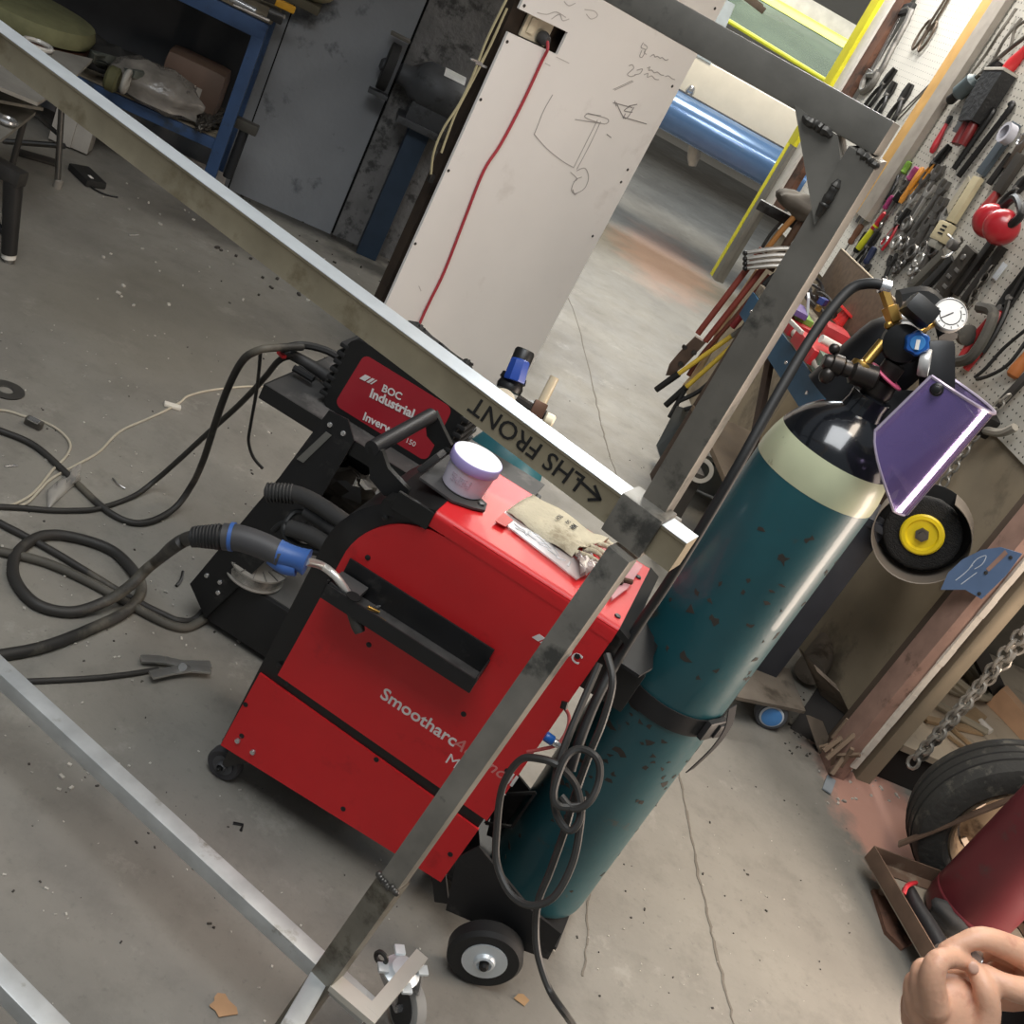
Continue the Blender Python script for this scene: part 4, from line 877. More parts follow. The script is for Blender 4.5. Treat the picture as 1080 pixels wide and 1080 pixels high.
# torches, glands and spool stored on the cart
GREYR = mat('grey_sleeve', '3a3938', .55, var=.2)
t = thing('gland_cables', 'thick dark grey strain relief sleeves plugged into the front of the red welder', 'cable', WP(.02, .45, .1))
fw = lambda x, y, d: at(x, y, d)
b = MB(); b.tube([fw(283, 520, 2.08), fw(308, 520, 2.06), fw(332, 530, 2.03), fw(362, 550, 1.99), fw(385, 566, 1.97)], .0165, 12, 5); b.build('sleeve', GREYR, t)
b = MB(); b.tube([fw(324, 540, 2.05), fw(342, 552, 2.03), fw(356, 562, 2.0), fw(380, 578, 1.96)], .0155, 12, 4); b.build('sleeve', GREYR, t)
b = MB(); b.tube([fw(306, 557, 2.03), fw(328, 565, 2.01), fw(350, 578, 1.98), fw(378, 596, 1.94)], .0165, 12, 4); b.build('sleeve', GREYR, t)
b = MB()
for i in range(8): b.torus(fw(283+i*3.6, 519.5+.15*i*i*.2, 2.08-.003*i), RIGHT, .0175, .0026, 16, 6)
b.build('sleeve_ribs', GREYR, t)
for l_ in ([fw(326, 542, 2.05), fw(312, 540, 2.06), fw(302, 550, 2.05), fw(300, 562, 2.04), fw(315, 575, 2.03), fw(335, 578, 2.0)], [fw(288, 560, 2.06), fw(298, 552, 2.05), fw(312, 556, 2.04)], [fw(300, 560, 2.04), fw(304, 572, 2.03), fw(320, 580, 2.01), fw(345, 585, 1.98)]): MB().tube(l_, .006, 8, 5).build('cable', RUBBER, t)
sc = fl(272, 598, .19); sc.z = .168
t = thing('wire_spool', 'flat clear spool of welding wire on the cart base shelf beside the torch handle', 'wire spool', sc)
MB().lathe(sc, Z, [(.068, 0), (.068, .003), (.045, .003), (.045, .03), (.068, .03), (.068, .034), (.025, .034)], 36).build('reel', mat('spool_plastic', '9b968e', .25, var=.1, alpha=.8), t)
MB().lathe(sc+Z*.004, Z, [(.062, 0), (.064, .012), (.062, .025)], 36).build('wire', mat('bright_wire', 'b5b2ad', .25, .8), t)
b = MB()
for i in range(14): a = i*2*pi/14; b.box(sc+V((cos(a)*.05, sin(a)*.05, .035)), (.034, .002, .003), Matrix.Rotation(a, 3, 'Z'))
b.build('spokes', mat('spoke_dark', '5a5753', .4), t)
gy = fl(350, 512, .37); gy.z = .364
t = thing('tape_roll', 'tan tape roll edge lying on the cart middle shelf behind the slanted plate', 'tape roll', gy)
b = MB(); b.lathe(fl(343, 512, .40)-Z*.03, V((.3, -.8, .5)), [(.05, 0), (.05, .02), (.04, .02), (.04, 0)], 30, cap=False); b.build('roll', mat('tan_tape', 'b08f52', .5, var=.1), t)
t = thing('crumpled_bag', 'dusty crumpled grey plastic bag stuffed into the cart shelf', 'plastic bag', gy+V((.1, .05, 0)))
b = MB(); rr = random.Random(8); cc = fl(372, 520, .40)
R0 = Matrix.Identity(3); b.ball(cc, (.09, .06, .045), RWD, 16, 10); b.v = [v+V((rr.uniform(-.01, .01), rr.uniform(-.01, .01), rr.uniform(-.008, .008))) for v in b.v]; b.build('bag', mat('grey_bag', '5b534a', .35, var=.25), t, ang=20)
# ------------------------------------------------------------------ MIG torch resting in the tray
t = thing('mig_torch', 'grey and blue torch with chrome swan neck hooked in the red welder tray', 'torch', at(270, 575, 1.85))
tt = lambda x, y, d=1.76: at(x, y, d)
BLUEH = mat('blue_handle', '3a5f9f', .45, var=.06); HG = mat('handle_grey', '403f40', .55, var=.12)
o = MB().tube([tt(236, 566), tt(255, 568), tt(278, 576), tt(298, 586)], .0226, 14, 5, rad=lambda u: 1.0-.05*u).build('handle', HG, t)
MB().tube([tt(243, 566), tt(247, 566.5)], .024, 16, 1).build('blue_ring', BLUEH, t)
MB().tube([tt(294, 583), tt(304, 586), tt(316, 590), tt(324, 593)], .0226, 14, 4, rad=lambda u: 1-.15*sin(u*pi)).build('blue_front', BLUEH, t)
b = MB(); b.tube([tt(286, 588), tt(300, 598), tt(312, 600)], .0125, 10, 3); b.build('trigger_guard', BLUEH, t)
MB().ball(tt(299, 601, 1.803), (.007, .006, .006)).build('trigger', mat('red_plastic', 'c22f33'), t)
MB().lathe(tt(308, 594, 1.797), -ray(306, 594), [(.0055, 0), (.005, .0015)], 14).build('oval_badge', mat('badge_grey', '9aa6b5', .4), t)
b = MB()
for i in range(8): b.torus(tt(206+i*3.6, 566+i*.02), RIGHT, .019-.0003*(7-i)*2, .0032, 16, 6)
b.tube([tt(203, 566.5), tt(236, 566.5)], .0175, 12, 1); b.build('strain_relief', RUBBER, t)
nk = wpx(415, 648, -.034)
MB().tube([tt(322, 592), tt(338, 596, 1.825), tt(351, 605, 1.822), tt(361, 617, 1.825), tt(369, 630, 1.838)], .0072, 12, 6).build('swan_neck', mat('nickel', 'dedad2', .32, .6), t)
MB().lathe(tt(368, 633, 1.838), tt(380, 668, 1.84)-tt(368, 633, 1.838), [(.007, 0), (.011, .01), (.0115, .045), (.009, .058)], 14).build('nozzle', mat('nozzle_grey', '4a4743', .45, .5), t)
def floor_cable(name, label, pts, r, m, group=None, extra=None, cat='cable'):
    P_ = [fl(p[0], p[1], (p[2] if len(p) > 2 else 0)+r) for p in pts]
    t = thing(name, label, cat, V((P_[-1].x, P_[-1].y, 0)), group=group); MB().tube(P_, r, 10, 8).build('cable', m, t); return t
C27 = lambda L_: [(x/2.7, 340+y/2.7)+tuple(r) for x, y, *r in L_]
DG = mat('dusty_black_cable', '2c2a27', .6, var=.3, scale=8, dirt='5a554b', dirt_amt=.25, dscale=5)
MB().tube([tt(206, 566.5), tt(196, 569, 1.87), tt(184, 576, 1.90), fl(170, 588, .18), fl(155, 600, .11)]+[fl(*p) for p in C27([(370, 750, .07), (300, 795, .03), (200, 825, .012), (100, 800, .012), (40, 725, .012), (50, 655, .012), (120, 608, .012), (210, 612, .012), (320, 650, .012), (385, 715, .018), (402, 765, .014), (360, 822, .012), (260, 872, .012), (130, 922, .012), (0, 948, .012), (-60, 955, .012)])], .0125, 12, 8).build('torch_cable', DG, t)
floor_cable('welding_lead', 'black welding lead running left over the floor from the cart foot, farther of two', C27([(640, 690, .12), (622, 760, .05), (560, 842), (510, 850), (465, 832), (380, 790), (250, 712), (130, 640), (0, 572), (-50, 545)]), .0085, DG)
floor_cable('welding_lead', 'dusty welding lead crossing under the torch loop, nearer of two from the cart foot', C27([(700, 700, .14), (640, 790, .03), (560, 858), (500, 866), (400, 820), (260, 742), (130, 684), (0, 652), (-50, 640)]), .0105, mat('grey_cable', '4d4a43', .7, var=.2, dirt='6a655a', dirt_amt=.2))
floor_cable('tray_lead', 'black lead arching from the cart tray down to a wide sag on the floor', C27([(860, 70, .66), (785, 72, .66), (735, 80, .645), (690, 110, .6), (648, 190, .5), (612, 290, .36), (580, 390, .2), (545, 465, .08), (490, 535, .012), (400, 572), (310, 540), (200, 440), (100, 352), (0, 308), (-50, 292)]), .0085, DG)
floor_cable('earth_lead', 'black earth lead from the cart tray crossing to the left edge of the floor', C27([(850, 95, .62), (800, 105, .62), (760, 150, .55), (720, 195, .47), (670, 245, .38), (620, 290, .29), (560, 345, .2), (500, 400, .11), (440, 452, .03), (380, 495), (280, 530), (200, 536), (130, 534), (60, 528), (-30, 524)]), .007, DG)
floor_cable('thin_lead', 'thin black lead hanging straight down from the cart tray corner', C27([(742, 80, .64), (738, 130, .58), (730, 200, .48), (714, 290, .36), (708, 340, .3), (722, 385, .26), (748, 416, .24)]), .004, RUBBER)
t = floor_cable('white_flex', 'long off white flex snaking over the floor with a white clip', C27([(765, 186), (720, 182), (660, 186), (590, 195), (535, 210), (512, 228), (470, 252), (420, 275), (340, 312), (280, 370), (210, 410), (140, 450), (75, 515), (0, 528), (-40, 530)]), .0035, mat('off_white_flex', 'b3aa98', .6))
MB().box(fl(182, 428, .006), (.05, .022, .01), Matrix.Rotation(.5, 3, 'Z'), .004).build('clip', mat('white_clip', 'd6d0c4', .5), t)
t = floor_cable('looped_flex', 'off white flex doubling back at the left edge with a grey connector', C27([(-30, 250), (20, 252), (70, 268), (135, 288), (180, 318), (200, 350), (185, 385), (150, 420), (90, 490), (20, 525), (-30, 530)]), .0035, mat('off_white_flex', 'b3aa98'))
b = MB(); b.box(fl(36, 446, .012), (.045, .02, .022), Matrix.Rotation(.1, 3, 'Z'), .004); b.build('connector', mat('connector_grey', '4f4b45', .5), t)
MB().box(fl(36, 443, .026), (.03, .018, .006), Matrix.Rotation(.1, 3, 'Z'), .002).build('latch', CHROME, t)
t = floor_cable('earth_clamp', 'chrome spring earth clamp lying on the floor at the end of a black lead', C27([(450, 988), (380, 1000), (300, 1010), (200, 1017), (80, 1022), (-20, 1024)]), .006, DG, cat='clamp')
ec = lambda x, y, z=.012: fl(x/2.7, 340+y/2.7, z)
for z, pts in ((.014, [(402, 958), (470, 962), (520, 975), (600, 975)]), (.02, [(430, 1005), (490, 992), (540, 985), (600, 990)])):
    b = MB(); P_ = [ec(x, y, z) for x, y in pts]
    for a, c in zip(P_, P_[1:]): b.beam(a, c, .022, .006, Z, .002)
    b.build('jaw', mat('bright_jaw', 'c9c7c2', .28, .85), t)
MB().cyl(ec(520, 982, .004), ec(520, 982, .03), .009, n=14).build('spring_pivot', STEEL, t)
t = thing('plastic_scrap', 'crumpled clear plastic bag on the floor beside the flexes', 'plastic bag', ec(180, 465, 0))
rr = random.Random(2); g = [[ec(135+95*i/7, 505-85*i/7+28*(j-2)/2, .004+rr.random()*.03*(1 if 0 < i < 7 and 0 < j < 4 else .1)) for j in range(5)] for i in range(8)]
MB().sheet(g, -Z*.001).build('film', mat('film', 'b5b0a8', .2, alpha=.55), t, ang=80)
# ------------------------------------------------------------------ pedestal wire-brush grinder behind the tall cylinder
gb = fl(800, 700, .10); gb = V((gb.x, gb.y, 0))
t = thing('pedestal_grinder', 'dark grey pedestal grinder with a yellow hubbed wire wheel behind the tall cylinder', 'grinder', gb)
CG = mat('charcoal_paint', '35373d', .5, .1, var=.15)
b = MB(); gt = onv(905, 560, gb); b.beam(gb+Z*.10, V((gb.x+.0, gb.y, .70)), .10, .10, B, .006); b.build('column', CG, t)
BP = mat('dusty_plate', '70675c', .7, .2, var=.2, dirt='4f473d', dirt_amt=.3)
b = MB(); b.prism([fl(x, y, .105) for x, y in [(758, 702), (795, 700), (832, 705), (850, 750), (778, 735)]], -Z*.012); b.build('base_plate', BP, t)
wcn = fl(812, 744, .05)
o = MB().lathe(wcn-V((.1, -.99, 0))*-.02, V((.1, -.99, .0)), [(.03, .002), (.046, 0), (.05, .006), (.05, .03), (.046, .036), (.03, .034)], 30).build('base_caster', mat('grey_tyre', '4f5054', .6), t)
MB().lathe(wcn-V((.1, -.99, 0))*-.058, V((.1, -.99, 0)), [(.030, 0), (.031, .005), (.02, .007)], 28).build('blue_hub', mat('blue_hub', '4f8ac8', .4), o)
MB().lathe(wcn-V((.1, -.99, 0))*-.056, V((.1, -.99, 0)), [(.036, 0), (.037, .003), (.031, .004)], 28).build('pale_rim', mat('hub_rim', 'c9cdd2', .4), t)
gw = onv(973, 562, gb+V((.12, -.06, 0))); gax = (V((gw.x, gw.y, 0))*-1).normalized(); gax = (gax+B*.12).normalized()
b = MB(); mc = gw-gax*.16; b.lathe(mc-gax*.12, gax, [(.04, 0), (.075, .015), (.08, .04), (.08, .17), (.07, .2), (.03, .215)], 30); b.build('motor', CG, t)
b = MB(); b.box(V((gb.x, gb.y, .71)).lerp(V((mc.x, mc.y, .66)), .5), (.26, .2, .02), None, .004); b.build('motor_mount', CG, t)
n = 64; rr = random.Random(21); b = MB(); Rg = frame_of(gax); vs = []
for h, r in ((-.014, .05), (-.016, .095), (-.012, .104), (.012, .104), (.016, .095), (.012, .05)):
    for i in range(n): q = r*(1+(.025*rr.random() if r > .06 else 0)); vs.append(gw+Rg@V((q*cos(2*pi*i/n), q*sin(2*pi*i/n), h)))
b.add(vs, [(k*n+i, k*n+(i+1) % n, (k+1)*n+(i+1) % n, (k+1)*n+i) for k in range(5) for i in range(n)]); b.build('wire_wheel', mat('wire_bristle', '1b1a19', .8, var=.5, scale=90, bump=.8, bscale=260), t, ang=180)
YH = mat('yellow_hub', 'e2c51c', .4, var=.05)
o = MB().lathe(gw+gax*.012, gax, [(.058, 0), (.06, .008), (.055, .012), (.045, .012), (.04, .005), (.026, .004)], 40).build('yellow_hub', YH, t)
b = MB(); b.lathe(gw+gax*.014, gax, [(.02, 0), (.02, .012)], 6); b.lathe(gw+gax*.02, gax, [(.01, 0), (.01, .018)], 12); b.build('arbor_nut', mat('nut_steel', '75706a', .4, .8), o)
g = []; aR = frame_of(gax, Z)
for i in range(41):
    a = RD(-205+i*288/40); d = aR@V((cos(a), sin(a), 0)); g.append([gw+d*.132+gax*h for h in (-.055, -.02, .02, .06)])
GS = mat('guard_steel', '8d8378', .5, .4, var=.1, scale=6)
MB().sheet(g, lambda i, j: -(g[i][j]-gw).normalized()*.0025).build('wheel_guard', GS, t, ang=60)
MB().lathe(gw-gax*.06, gax, [(.131, 0), (.131, .004)], 40).build('guard_back', mat('guard_black', '1c1b1a', .6), t)
# loose heavy steel beside it
t = thing('steel_angle_offcut', 'heavy dark steel angle offcut standing beside the grinder base', 'steel offcut', fl(870, 745, 0))
DS = mat('dusty_steel', '6b6156', .7, .2, var=.2, dirt='463d33', dirt_amt=.3)
q = [fl(843, 683, .22), fl(862, 725, .14), fl(896, 752, .12), fl(882, 722, .20), fl(858, 700, .24)]
b = MB(); b.prism(q, V((.02, -.01, -.012))); b.build('upper_leaf', DS, t)
b = MB(); b.prism([q[1], q[2], V((q[2].x-.01, q[2].y-.06, 0)), V((q[1].x-.01, q[1].y-.06, 0))], V((.01, .012, 0))); b.build('front_leaf', mat('black_face', '26221f', .7), t)
t = thing('steel_plate_stub', 'small rusty plate leaning against the foot of the steel offcut', 'steel offcut', fl(858, 780, 0))
q = [fl(850, 754, .10), fl(864, 760, .09), fl(876, 790, .0), fl(864, 795, .0)]; b = MB(); b.prism(q, V((.012, .008, 0))); b.build('plate', DS, t)
t = thing('flanged_pipe', 'dark steel pipe stub with a square flange lying behind the steel offcut', 'pipe', fl(888, 700, .05))
p0, p1 = fl(872, 715, .07)-B*.07, fl(912, 668, .12)-B*.09
MB().cyl(p0, p1, .05, n=24).build('pipe', DS, t); b = MB(); R_ = frame_of(p1-p0); b.box(p1, (.17, .17, .012), R_, .002); b.build('flange', DS, t)

# ------------------------------------------------------------------ bench grinder on a blue column by the back wall
gp = fl(386, 268)
t = thing('bench_grinder', 'grey bench grinder on a dark blue steel column against the concrete wall', 'grinder', gp)
NB = mat('navy_paint', '2c3c4e', .55, var=.15)
ht = onv(440, 122, gp).z
MB().beam(gp, gp+Z*ht, .10, .10, WN, .006).build('column', NB, t)
DGm = mat('grinder_grey', '4c4d4f', .55, .2, var=.2, dirt='2d2c2b', dirt_amt=.25)
gx = WB; hz = onv(447, 88, gp).z; g0 = V((gp.x, gp.y, hz))-WN*.02
RGx = Matrix((gx, WN, Z)).transposed()
MB().lathe(g0-gx*.19, gx, [(.03, 0), (.045, .01), (.05, .05), (.085, .09), (.105, .12), (.105, .28), (.09, .32), (.05, .35), (.045, .41), (.03, .42)], 32).build('motor', DGm, t)
MB().box(g0-Z*.12, (.18, .15, .10), RGx, .02).box(g0-Z*.17, (.24, .18, .03), RGx, .004).build('pedestal_head', DGm, t)
b = MB(); b.prism([g0+gx*.08-Z*.13-WN*.09, g0+gx*.18-Z*.13-WN*.09, g0+gx*.16-Z*.24-WN*.09, g0+gx*.10-Z*.22-WN*.09], WN*.012); b.build('tool_rest_bracket', mat('grinder_grey2', '4a4641', .6), t)
b = MB(); 
for i in range(5):
    a = RD(55+i*9); b.box(g0+gx*(.045)+(-WN*cos(a)+Z*sin(a))*.106, (.10, .016, .0015), Matrix((gx, (WN*sin(a)+Z*cos(a)), (-WN*cos(a)+Z*sin(a)))).transposed())
b.build('silver_label', mat('foil', 'e6e6e2', .4, .1), t)
o = MB().lathe(g0-gx*.255, gx, [(.10, 0), (.104, .004), (.104, .04), (.10, .044)], 36).build('grinding_wheel', mat('wheel_black', '262525', .8, var=.3), t)
MB().lathe(g0-gx*.275, gx, [(.018, 0), (.03, .012), (.03, .02)], 16).build('wheel_nut', DGm, o)
b = MB(); b.box(g0-gx*.235+Z*.135, (.09, .07, .012), RGx, .003); b.build('spark_guard', mat('brown_grey', '625d55', .6), t); b = MB(); b.box(g0-gx*.235-Z*.118-WN*.03, (.09, .06, .02), RGx, .003); b.build('tool_rest', DGm, t)
cb = lambda x, y, o_=.1: pl(x, y, gp+WN*o_, WN)
MB().tube([cb(398, 158), cb(386, 172), cb(378, 186), cb(376, 205), cb(383, 222), cb(400, 227), cb(415, 215), cb(424, 190), cb(428, 165)], .006, 6, 5).build('cord', RUBBER, t)
MB().lathe(cb(379, 186), cb(385, 178)-cb(379, 186), [(.006, 0), (.016, .01), (.018, .05), (.01, .06)], 12).build('white_plug', mat('white_plug', 'cfcac0', .5), t)

# ------------------------------------------------------------------ blue work bench, back left
lg = fl(209, 220); lz = onv(286, 31, lg).z
t = thing('blue_workbench', 'blue steel workbench with a low shelf in the dark back left corner', 'workbench', lg)
BL = mat('bench_blue', '2d466a', .5, .1, var=.15, dirt='27323f', dirt_amt=.15)
RWB = Matrix((WB, WN, Z)).transposed()
dep = (W0-lg).dot(WN)-.03; LB = 2.6
WTOP = mat('bench_top', '6f6655', .8, var=.2)
MB().box(lg+WN*dep/2-WB*(LB/2)+Z*(lz+.03), (LB+.06, dep, .03), RWB, .003).build('worktop', WTOP, t)
MB().beam(lg+Z*(lz-.02)+WB*.025, lg-WB*LB+Z*(lz-.02), .05, .065, Z, .003).build('front_rail', BL, t)
for d_ in (0, dep-.05):
    MB().beam(lg+WN*d_, lg+WN*d_+Z*lz, .05, .05, WB, .003).build('leg', BL, t)
    MB().beam(lg-WB*LB+WN*d_, lg-WB*LB+WN*d_+Z*lz, .05, .05, WB, .003).build('leg', BL, t)
sz = onv(240, 152, lg).z-.02
MB().beam(lg+Z*sz, lg-WB*LB+Z*sz, .035, .045, Z, .002).build('shelf_rail', BL, t)
MB().box(lg+WN*dep/2-WB*LB/2+Z*(sz+.026), (LB, dep, .008), RWB, .001).build('shelf', WTOP, t)
MB().box(lg+WN*(dep-.02)-WB*LB/2+Z*(sz+.26), (LB, .008, .5), RWB).build('back_panel', mat('dark_panel', '37383a', .7), t)
SZ = sz+.031
sh = lambda x, y, h=0.: fl(x, y, SZ+h)
def lump(name, label, cat, c, r, m, R=None, amp=.15, group=None, n=18, k=12, seed=1, ang=60, part='body'):
    rr = random.Random(seed); t = thing(name, label, cat, c-Z*r[2], group=group); b = MB(); b.ball(c, r, R, n, k)
    f = [(rr.uniform(2, 7), rr.uniform(0, 6)) for _ in range(6)]
    for i, v in enumerate(b.v):
        d = v-c; s_ = 1+amp*(sin(d.x*f[0][0]*14+f[0][1])*sin(d.y*f[1][0]*14+f[1][1])+.6*sin(d.z*f[2][0]*20+f[2][1]))
        b.v[i] = c+V((d.x*s_, d.y*s_, max(-r[2], d.z*s_)))
    b.build(part, m, t, ang=ang); return t
FILM = mat('wrap_film', '7d7871', .2, var=.35, alpha=.75, bump=.6, bscale=30)
c_ = sh(163, 92, .07); lump('wrapped_parcel', 'clear plastic wrapped parcel bulging over the edge of the blue bench shelf', 'parcel', c_, (.21, .12, .085), FILM, RWB, .14, seed=3)
t = thing('olive_strip', 'olive green webbing roll inside the plastic bundle on the blue bench shelf', 'webbing', sh(122, 90, 0)); b = MB(); c_ = sh(120, 84, .07); b.lathe(c_-WB*.03, WB, [(.04, 0), (.05, .01), (.05, .04), (.04, .05)], 20); b.build('roll', mat('olive', '4d4c30', .8, var=.2), t)
t = thing('white_rope_coil', 'white frayed rope beside the olive roll on the blue bench shelf', 'rope', sh(132, 88, 0)); b = MB(); c_ = sh(133, 86, .08); b.torus(c_, WB, .04, .012, 20, 8); b.build('rope', mat('white_rope', '9a978f', .8, bump=.4), t)
t = thing('folded_tarp', 'dark green grey folded tarpaulin lying on the blue bench shelf', 'tarpaulin', sh(130, 60, .1))
rr = random.Random(6); g = [[sh(95+85*i/9+10*j/4, 52+24*i/9+12*j/4, .10+.03*sin(i*.9+j)+rr.uniform(0, .01)) for j in range(5)] for i in range(10)]
MB().sheet(g, -Z*.03).build('cloth', mat('tarp_grey', '50544e', .6, var=.25), t, ang=70)
lump('dark_bundle', 'dark bundle of rags behind the plastic parcel on the blue bench shelf', 'bundle', sh(112, 62, .04)+WN*.0, (.28, .10, .07), mat('dark_rags', '2b2a28', .85, var=.4), RWB, .2, seed=9)
bx = lg+WN*.24-WB*.20+Z*(SZ+.11)
t = thing('brown_case', 'brown plastic case with a pale label at the end of the blue bench shelf', 'case', bx-Z*.1)
MB().box(bx, (.26, .2, .21), RWB, .045).build('case_body', mat('brown_case', '5d4a3e', .5, var=.1), t)
MB().box(bx-WN*.1005+Z*-.02, (.10, .002, .06), RWB).build('label_patch', mat('case_label', '8d8880', .5), t)
t = thing('orange_lead', 'orange and red leads lying across the end of the blue bench shelf', 'cable', sh(240, 105))
OR = mat('orange_lead', 'c0532c', .5)
for pts, m in (([(208, 99, .04), (225, 100, .04), (245, 100, .03), (258, 102, .03)], OR), ([(210, 80, .10), (225, 95, .06), (240, 100, .05), (256, 106, .03)], mat('dull_red', '7c4438', .6)), ([(212, 86, .08), (228, 102, .04), (246, 118, .02)], mat('dull_red', '7c4438', .6)), ([(232, 103, .03), (246, 106, .025), (258, 108, .02)], OR)):
    MB().tube([sh(*p) for p in pts], .008, 6, 5).build('cable', m, t)
def link_chain(name, P, lk, wire, m, par, tw=0.):
    b = MB()
    for i in range(len(P)-1):
        a, c = P[i], P[i+1]; d = (c-a); ctr_ = (a+c)/2; L_ = d.length*1.32; u = d.normalized(); s_ = u.orthogonal().normalized(); s2_ = u.cross(s_)
        s_ = s_*cos(tw+i*pi/2)+s2_*sin(tw+i*pi/2); w_ = lk
        pts = [ctr_+u*(L_/2-w_)*q1+(u*cos(a_)*w_+s_*sin(a_)*w_) for q1, a_ in [(1, x*pi/4-pi/2+pi/2) for x in range(-2, 3)]]+[ctr_-u*(L_/2-w_)+(-u*cos(a_)*w_-s_*sin(a_)*w_) for a_ in [x*pi/4 for x in range(-2, 3)]]
        b.tube(pts, wire, 6, 1, True)
    return b.build(name, m, par)
def seg(P, step):
    P = smooth_path(P, 12); o = [P[0]]; acc = 0
    for a, c in zip(P, P[1:]):
        d = (c-a).length; s_ = step-acc
        while s_ <= d: o.append(a.lerp(c, s_/d)); s_ += step
        acc = (acc+d) % step
    return o
CH = mat('chain_steel', '9c978e', .38, .6, var=.25, dirt='4d463e', dirt_amt=.2)
t = thing('dark_chain', 'heap of dark chain on the blue bench shelf in front of the brown case', 'chain', sh(225, 125))
rr = random.Random(12); pp = []
for i in range(22): pp.append(sh(208+32*rr.random(), 116+20*rr.random(), .015+.02*rr.random()))
link_chain('links', seg(pp, .035), .014, .0045, mat('dark_chain', '4b4741', .5, .6), t)
t = thing('floor_carton', 'pale flattened carton on the floor under the blue bench beside its leg', 'carton', fl(195, 190)); MB().box(fl(198, 186, .05)+WN*.05, (.30, .16, .09), RWB, .004).build('box', mat('pale_carton', '98918a', .8), t)
# on top of the bench
bt = lambda x, y, h=0.: fl(x, y, lz+.046+h)
t = thing('silver_tube', 'shiny steel tube lying on the blue workbench top', 'tube', bt(258, 8)); MB().cyl(bt(243, -2, .02), bt(270, 12, .02), .012, n=12).build('tube', CHROME, t)
t = thing('silver_rod', 'thin bright rod lying beside the steel tube on the blue workbench', 'rod', bt(270, 14)); MB().cyl(bt(246, 5, .01), bt(284, 22, .01), .007, n=10).build('rod', STEEL, t)
t = thing('yellow_tool', 'yellow handled tool lying near the end of the blue workbench top', 'tool', bt(295, 8)); 
o = MB().beam(bt(290, 1, .03), bt(311, 11, .03), .035, .03, Z, .008).build('handle', mat('yellow_tool', 'd39a22', .5), t); MB().beam(bt(276, -4, .03), bt(290, 1, .03), .03, .025, Z, .006).build('blade', DARKST, t)
t = thing('black_tool_block', 'small black clamp block at the corner of the blue workbench', 'clamp', bt(290, 17)); MB().box(bt(291, 17, .02), (.06, .05, .04), RWB, .006).build('block', BLACK, t); MB().cyl(bt(285, 12, .04), bt(300, 18, .05), .008).build('screw', STEEL, t)
ws = lambda x, y, o=.0: pl(x, y, W0-WN*o, WN)
t = thing('wall_shelf', 'narrow brown timber shelf fixed to the concrete wall above the workbench end', 'shelf', ws(325, 4)); q = ws(325, 2); MB().box(q-WN*.07-WB*.25, (.62, .14, .035), RWB, .003).build('board', mat('brown_bar', '57503f', .7), t)
t = thing('tan_sack', 'dusty tan sack resting on the end of the narrow wall shelf', 'sack', q); b = MB(); b.ball(q-WN*.08+Z*.075+WB*.0, (.10, .06, .055), RWB, 14, 9); b.build('sack', mat('tan_sack', '8b8166', .9, var=.2), t)
# hammer hanging beside the leg
hb_ = lambda x, y: pl(x, y, lg+WN*.1, WN)
t = thing('leaning_sledge', 'small sledgehammer standing head up against the bench leg and wall', 'hammer', hb_(240, 188)); MB().cyl(hb_(240, 187), hb_(258, 135), .022, .018).build('handle', mat('dark_handle', '1e1f21', .6), t)
b = MB(); q = hb_(260, 133); b.beam(q-WB*.05, q+WB*.05, .05, .045, Z, .008); b.build('head', mat('hammer_head', '57544e', .5, .6), t)
# left: stool seat, trestle table and bits
st = bt(42, 22, 0); 
t = thing('green_cushion_stool', 'stool with a round olive cushion and dull metal legs by the blue workbench', 'stool', V((st.x, st.y, 0)))
sc_ = at(34, 14, 4.3); b = MB(); b.lathe(sc_-Z*.05, Z, [(.20, 0), (.235, .012), (.245, .04), (.235, .075), (.18, .09)], 30); b.build('cushion', mat('olive_cushion', '6b6b4c', .8, var=.2, bump=.4, bscale=30), t)
MB().lathe(sc_-Z*.075, Z, [(.21, 0), (.23, .005), (.23, .025)], 30).build('seat_base', mat('red_brown_rim', '4a2f24', .6), t)
for a in (30, 120, 210, 300): MB().cyl(sc_+V((cos(RD(a))*.14, sin(RD(a))*.14, -.07)), V((sc_.x+cos(RD(a))*.2, sc_.y+sin(RD(a))*.2, 0)), .011, n=10).build('leg', mat('dull_chrome', '7e7c78', .3, .9), t)
tf = fl(60, 198)
t = thing('folding_trestle', 'low folding steel trestle table with two grey top sheets at the far left', 'table', V((tf.x-.3, tf.y, 0)))
GT_ = mat('grey_top_sheet', '76736b', .6, .2, var=.15, dirt='5b574f', dirt_amt=.3)
ft = lambda x, y, z: fl(x, y, z)
b = MB(); b.prism([ft(-40, 30, .52), ft(98, 62, .52), ft(70, 90, .52), ft(40, 108, .50), ft(-40, 75, .52)], -Z*.012); b.build('upper_sheet', mat('film_wrapped_board', '8b877f', .3, .1, var=.2, bump=.2, bscale=12), t)
b = MB(); b.prism([ft(-40, 45, .44), ft(46, 114, .44), ft(-40, 98, .44)], -Z*.01); b.build('middle_sheet', GT_, t)
b = MB(); b.prism([ft(-40, 92, .40), ft(38, 118, .40), ft(0, 148, .40), ft(-40, 178, .40)], -Z*.012); b.build('lower_sheet', GT_, t)
MB().cyl(tf, onv(66, 95, tf), .012, n=10).build('leg', mat('dull_chrome', '7e7c78'), t)
MB().lathe(tf, Z, [(.016, 0), (.017, .03), (.013, .035)], 12).build('rubber_foot', mat('foot_grey', '8a857c', .7), t)
cr = lambda x, y: pl(x, y, tf, V((0, 1, 0))); 
MB().cyl(cr(68, 154), cr(4, 149), .011, n=10).build('cross_bar', mat('dull_chrome', '7e7c78'), t)
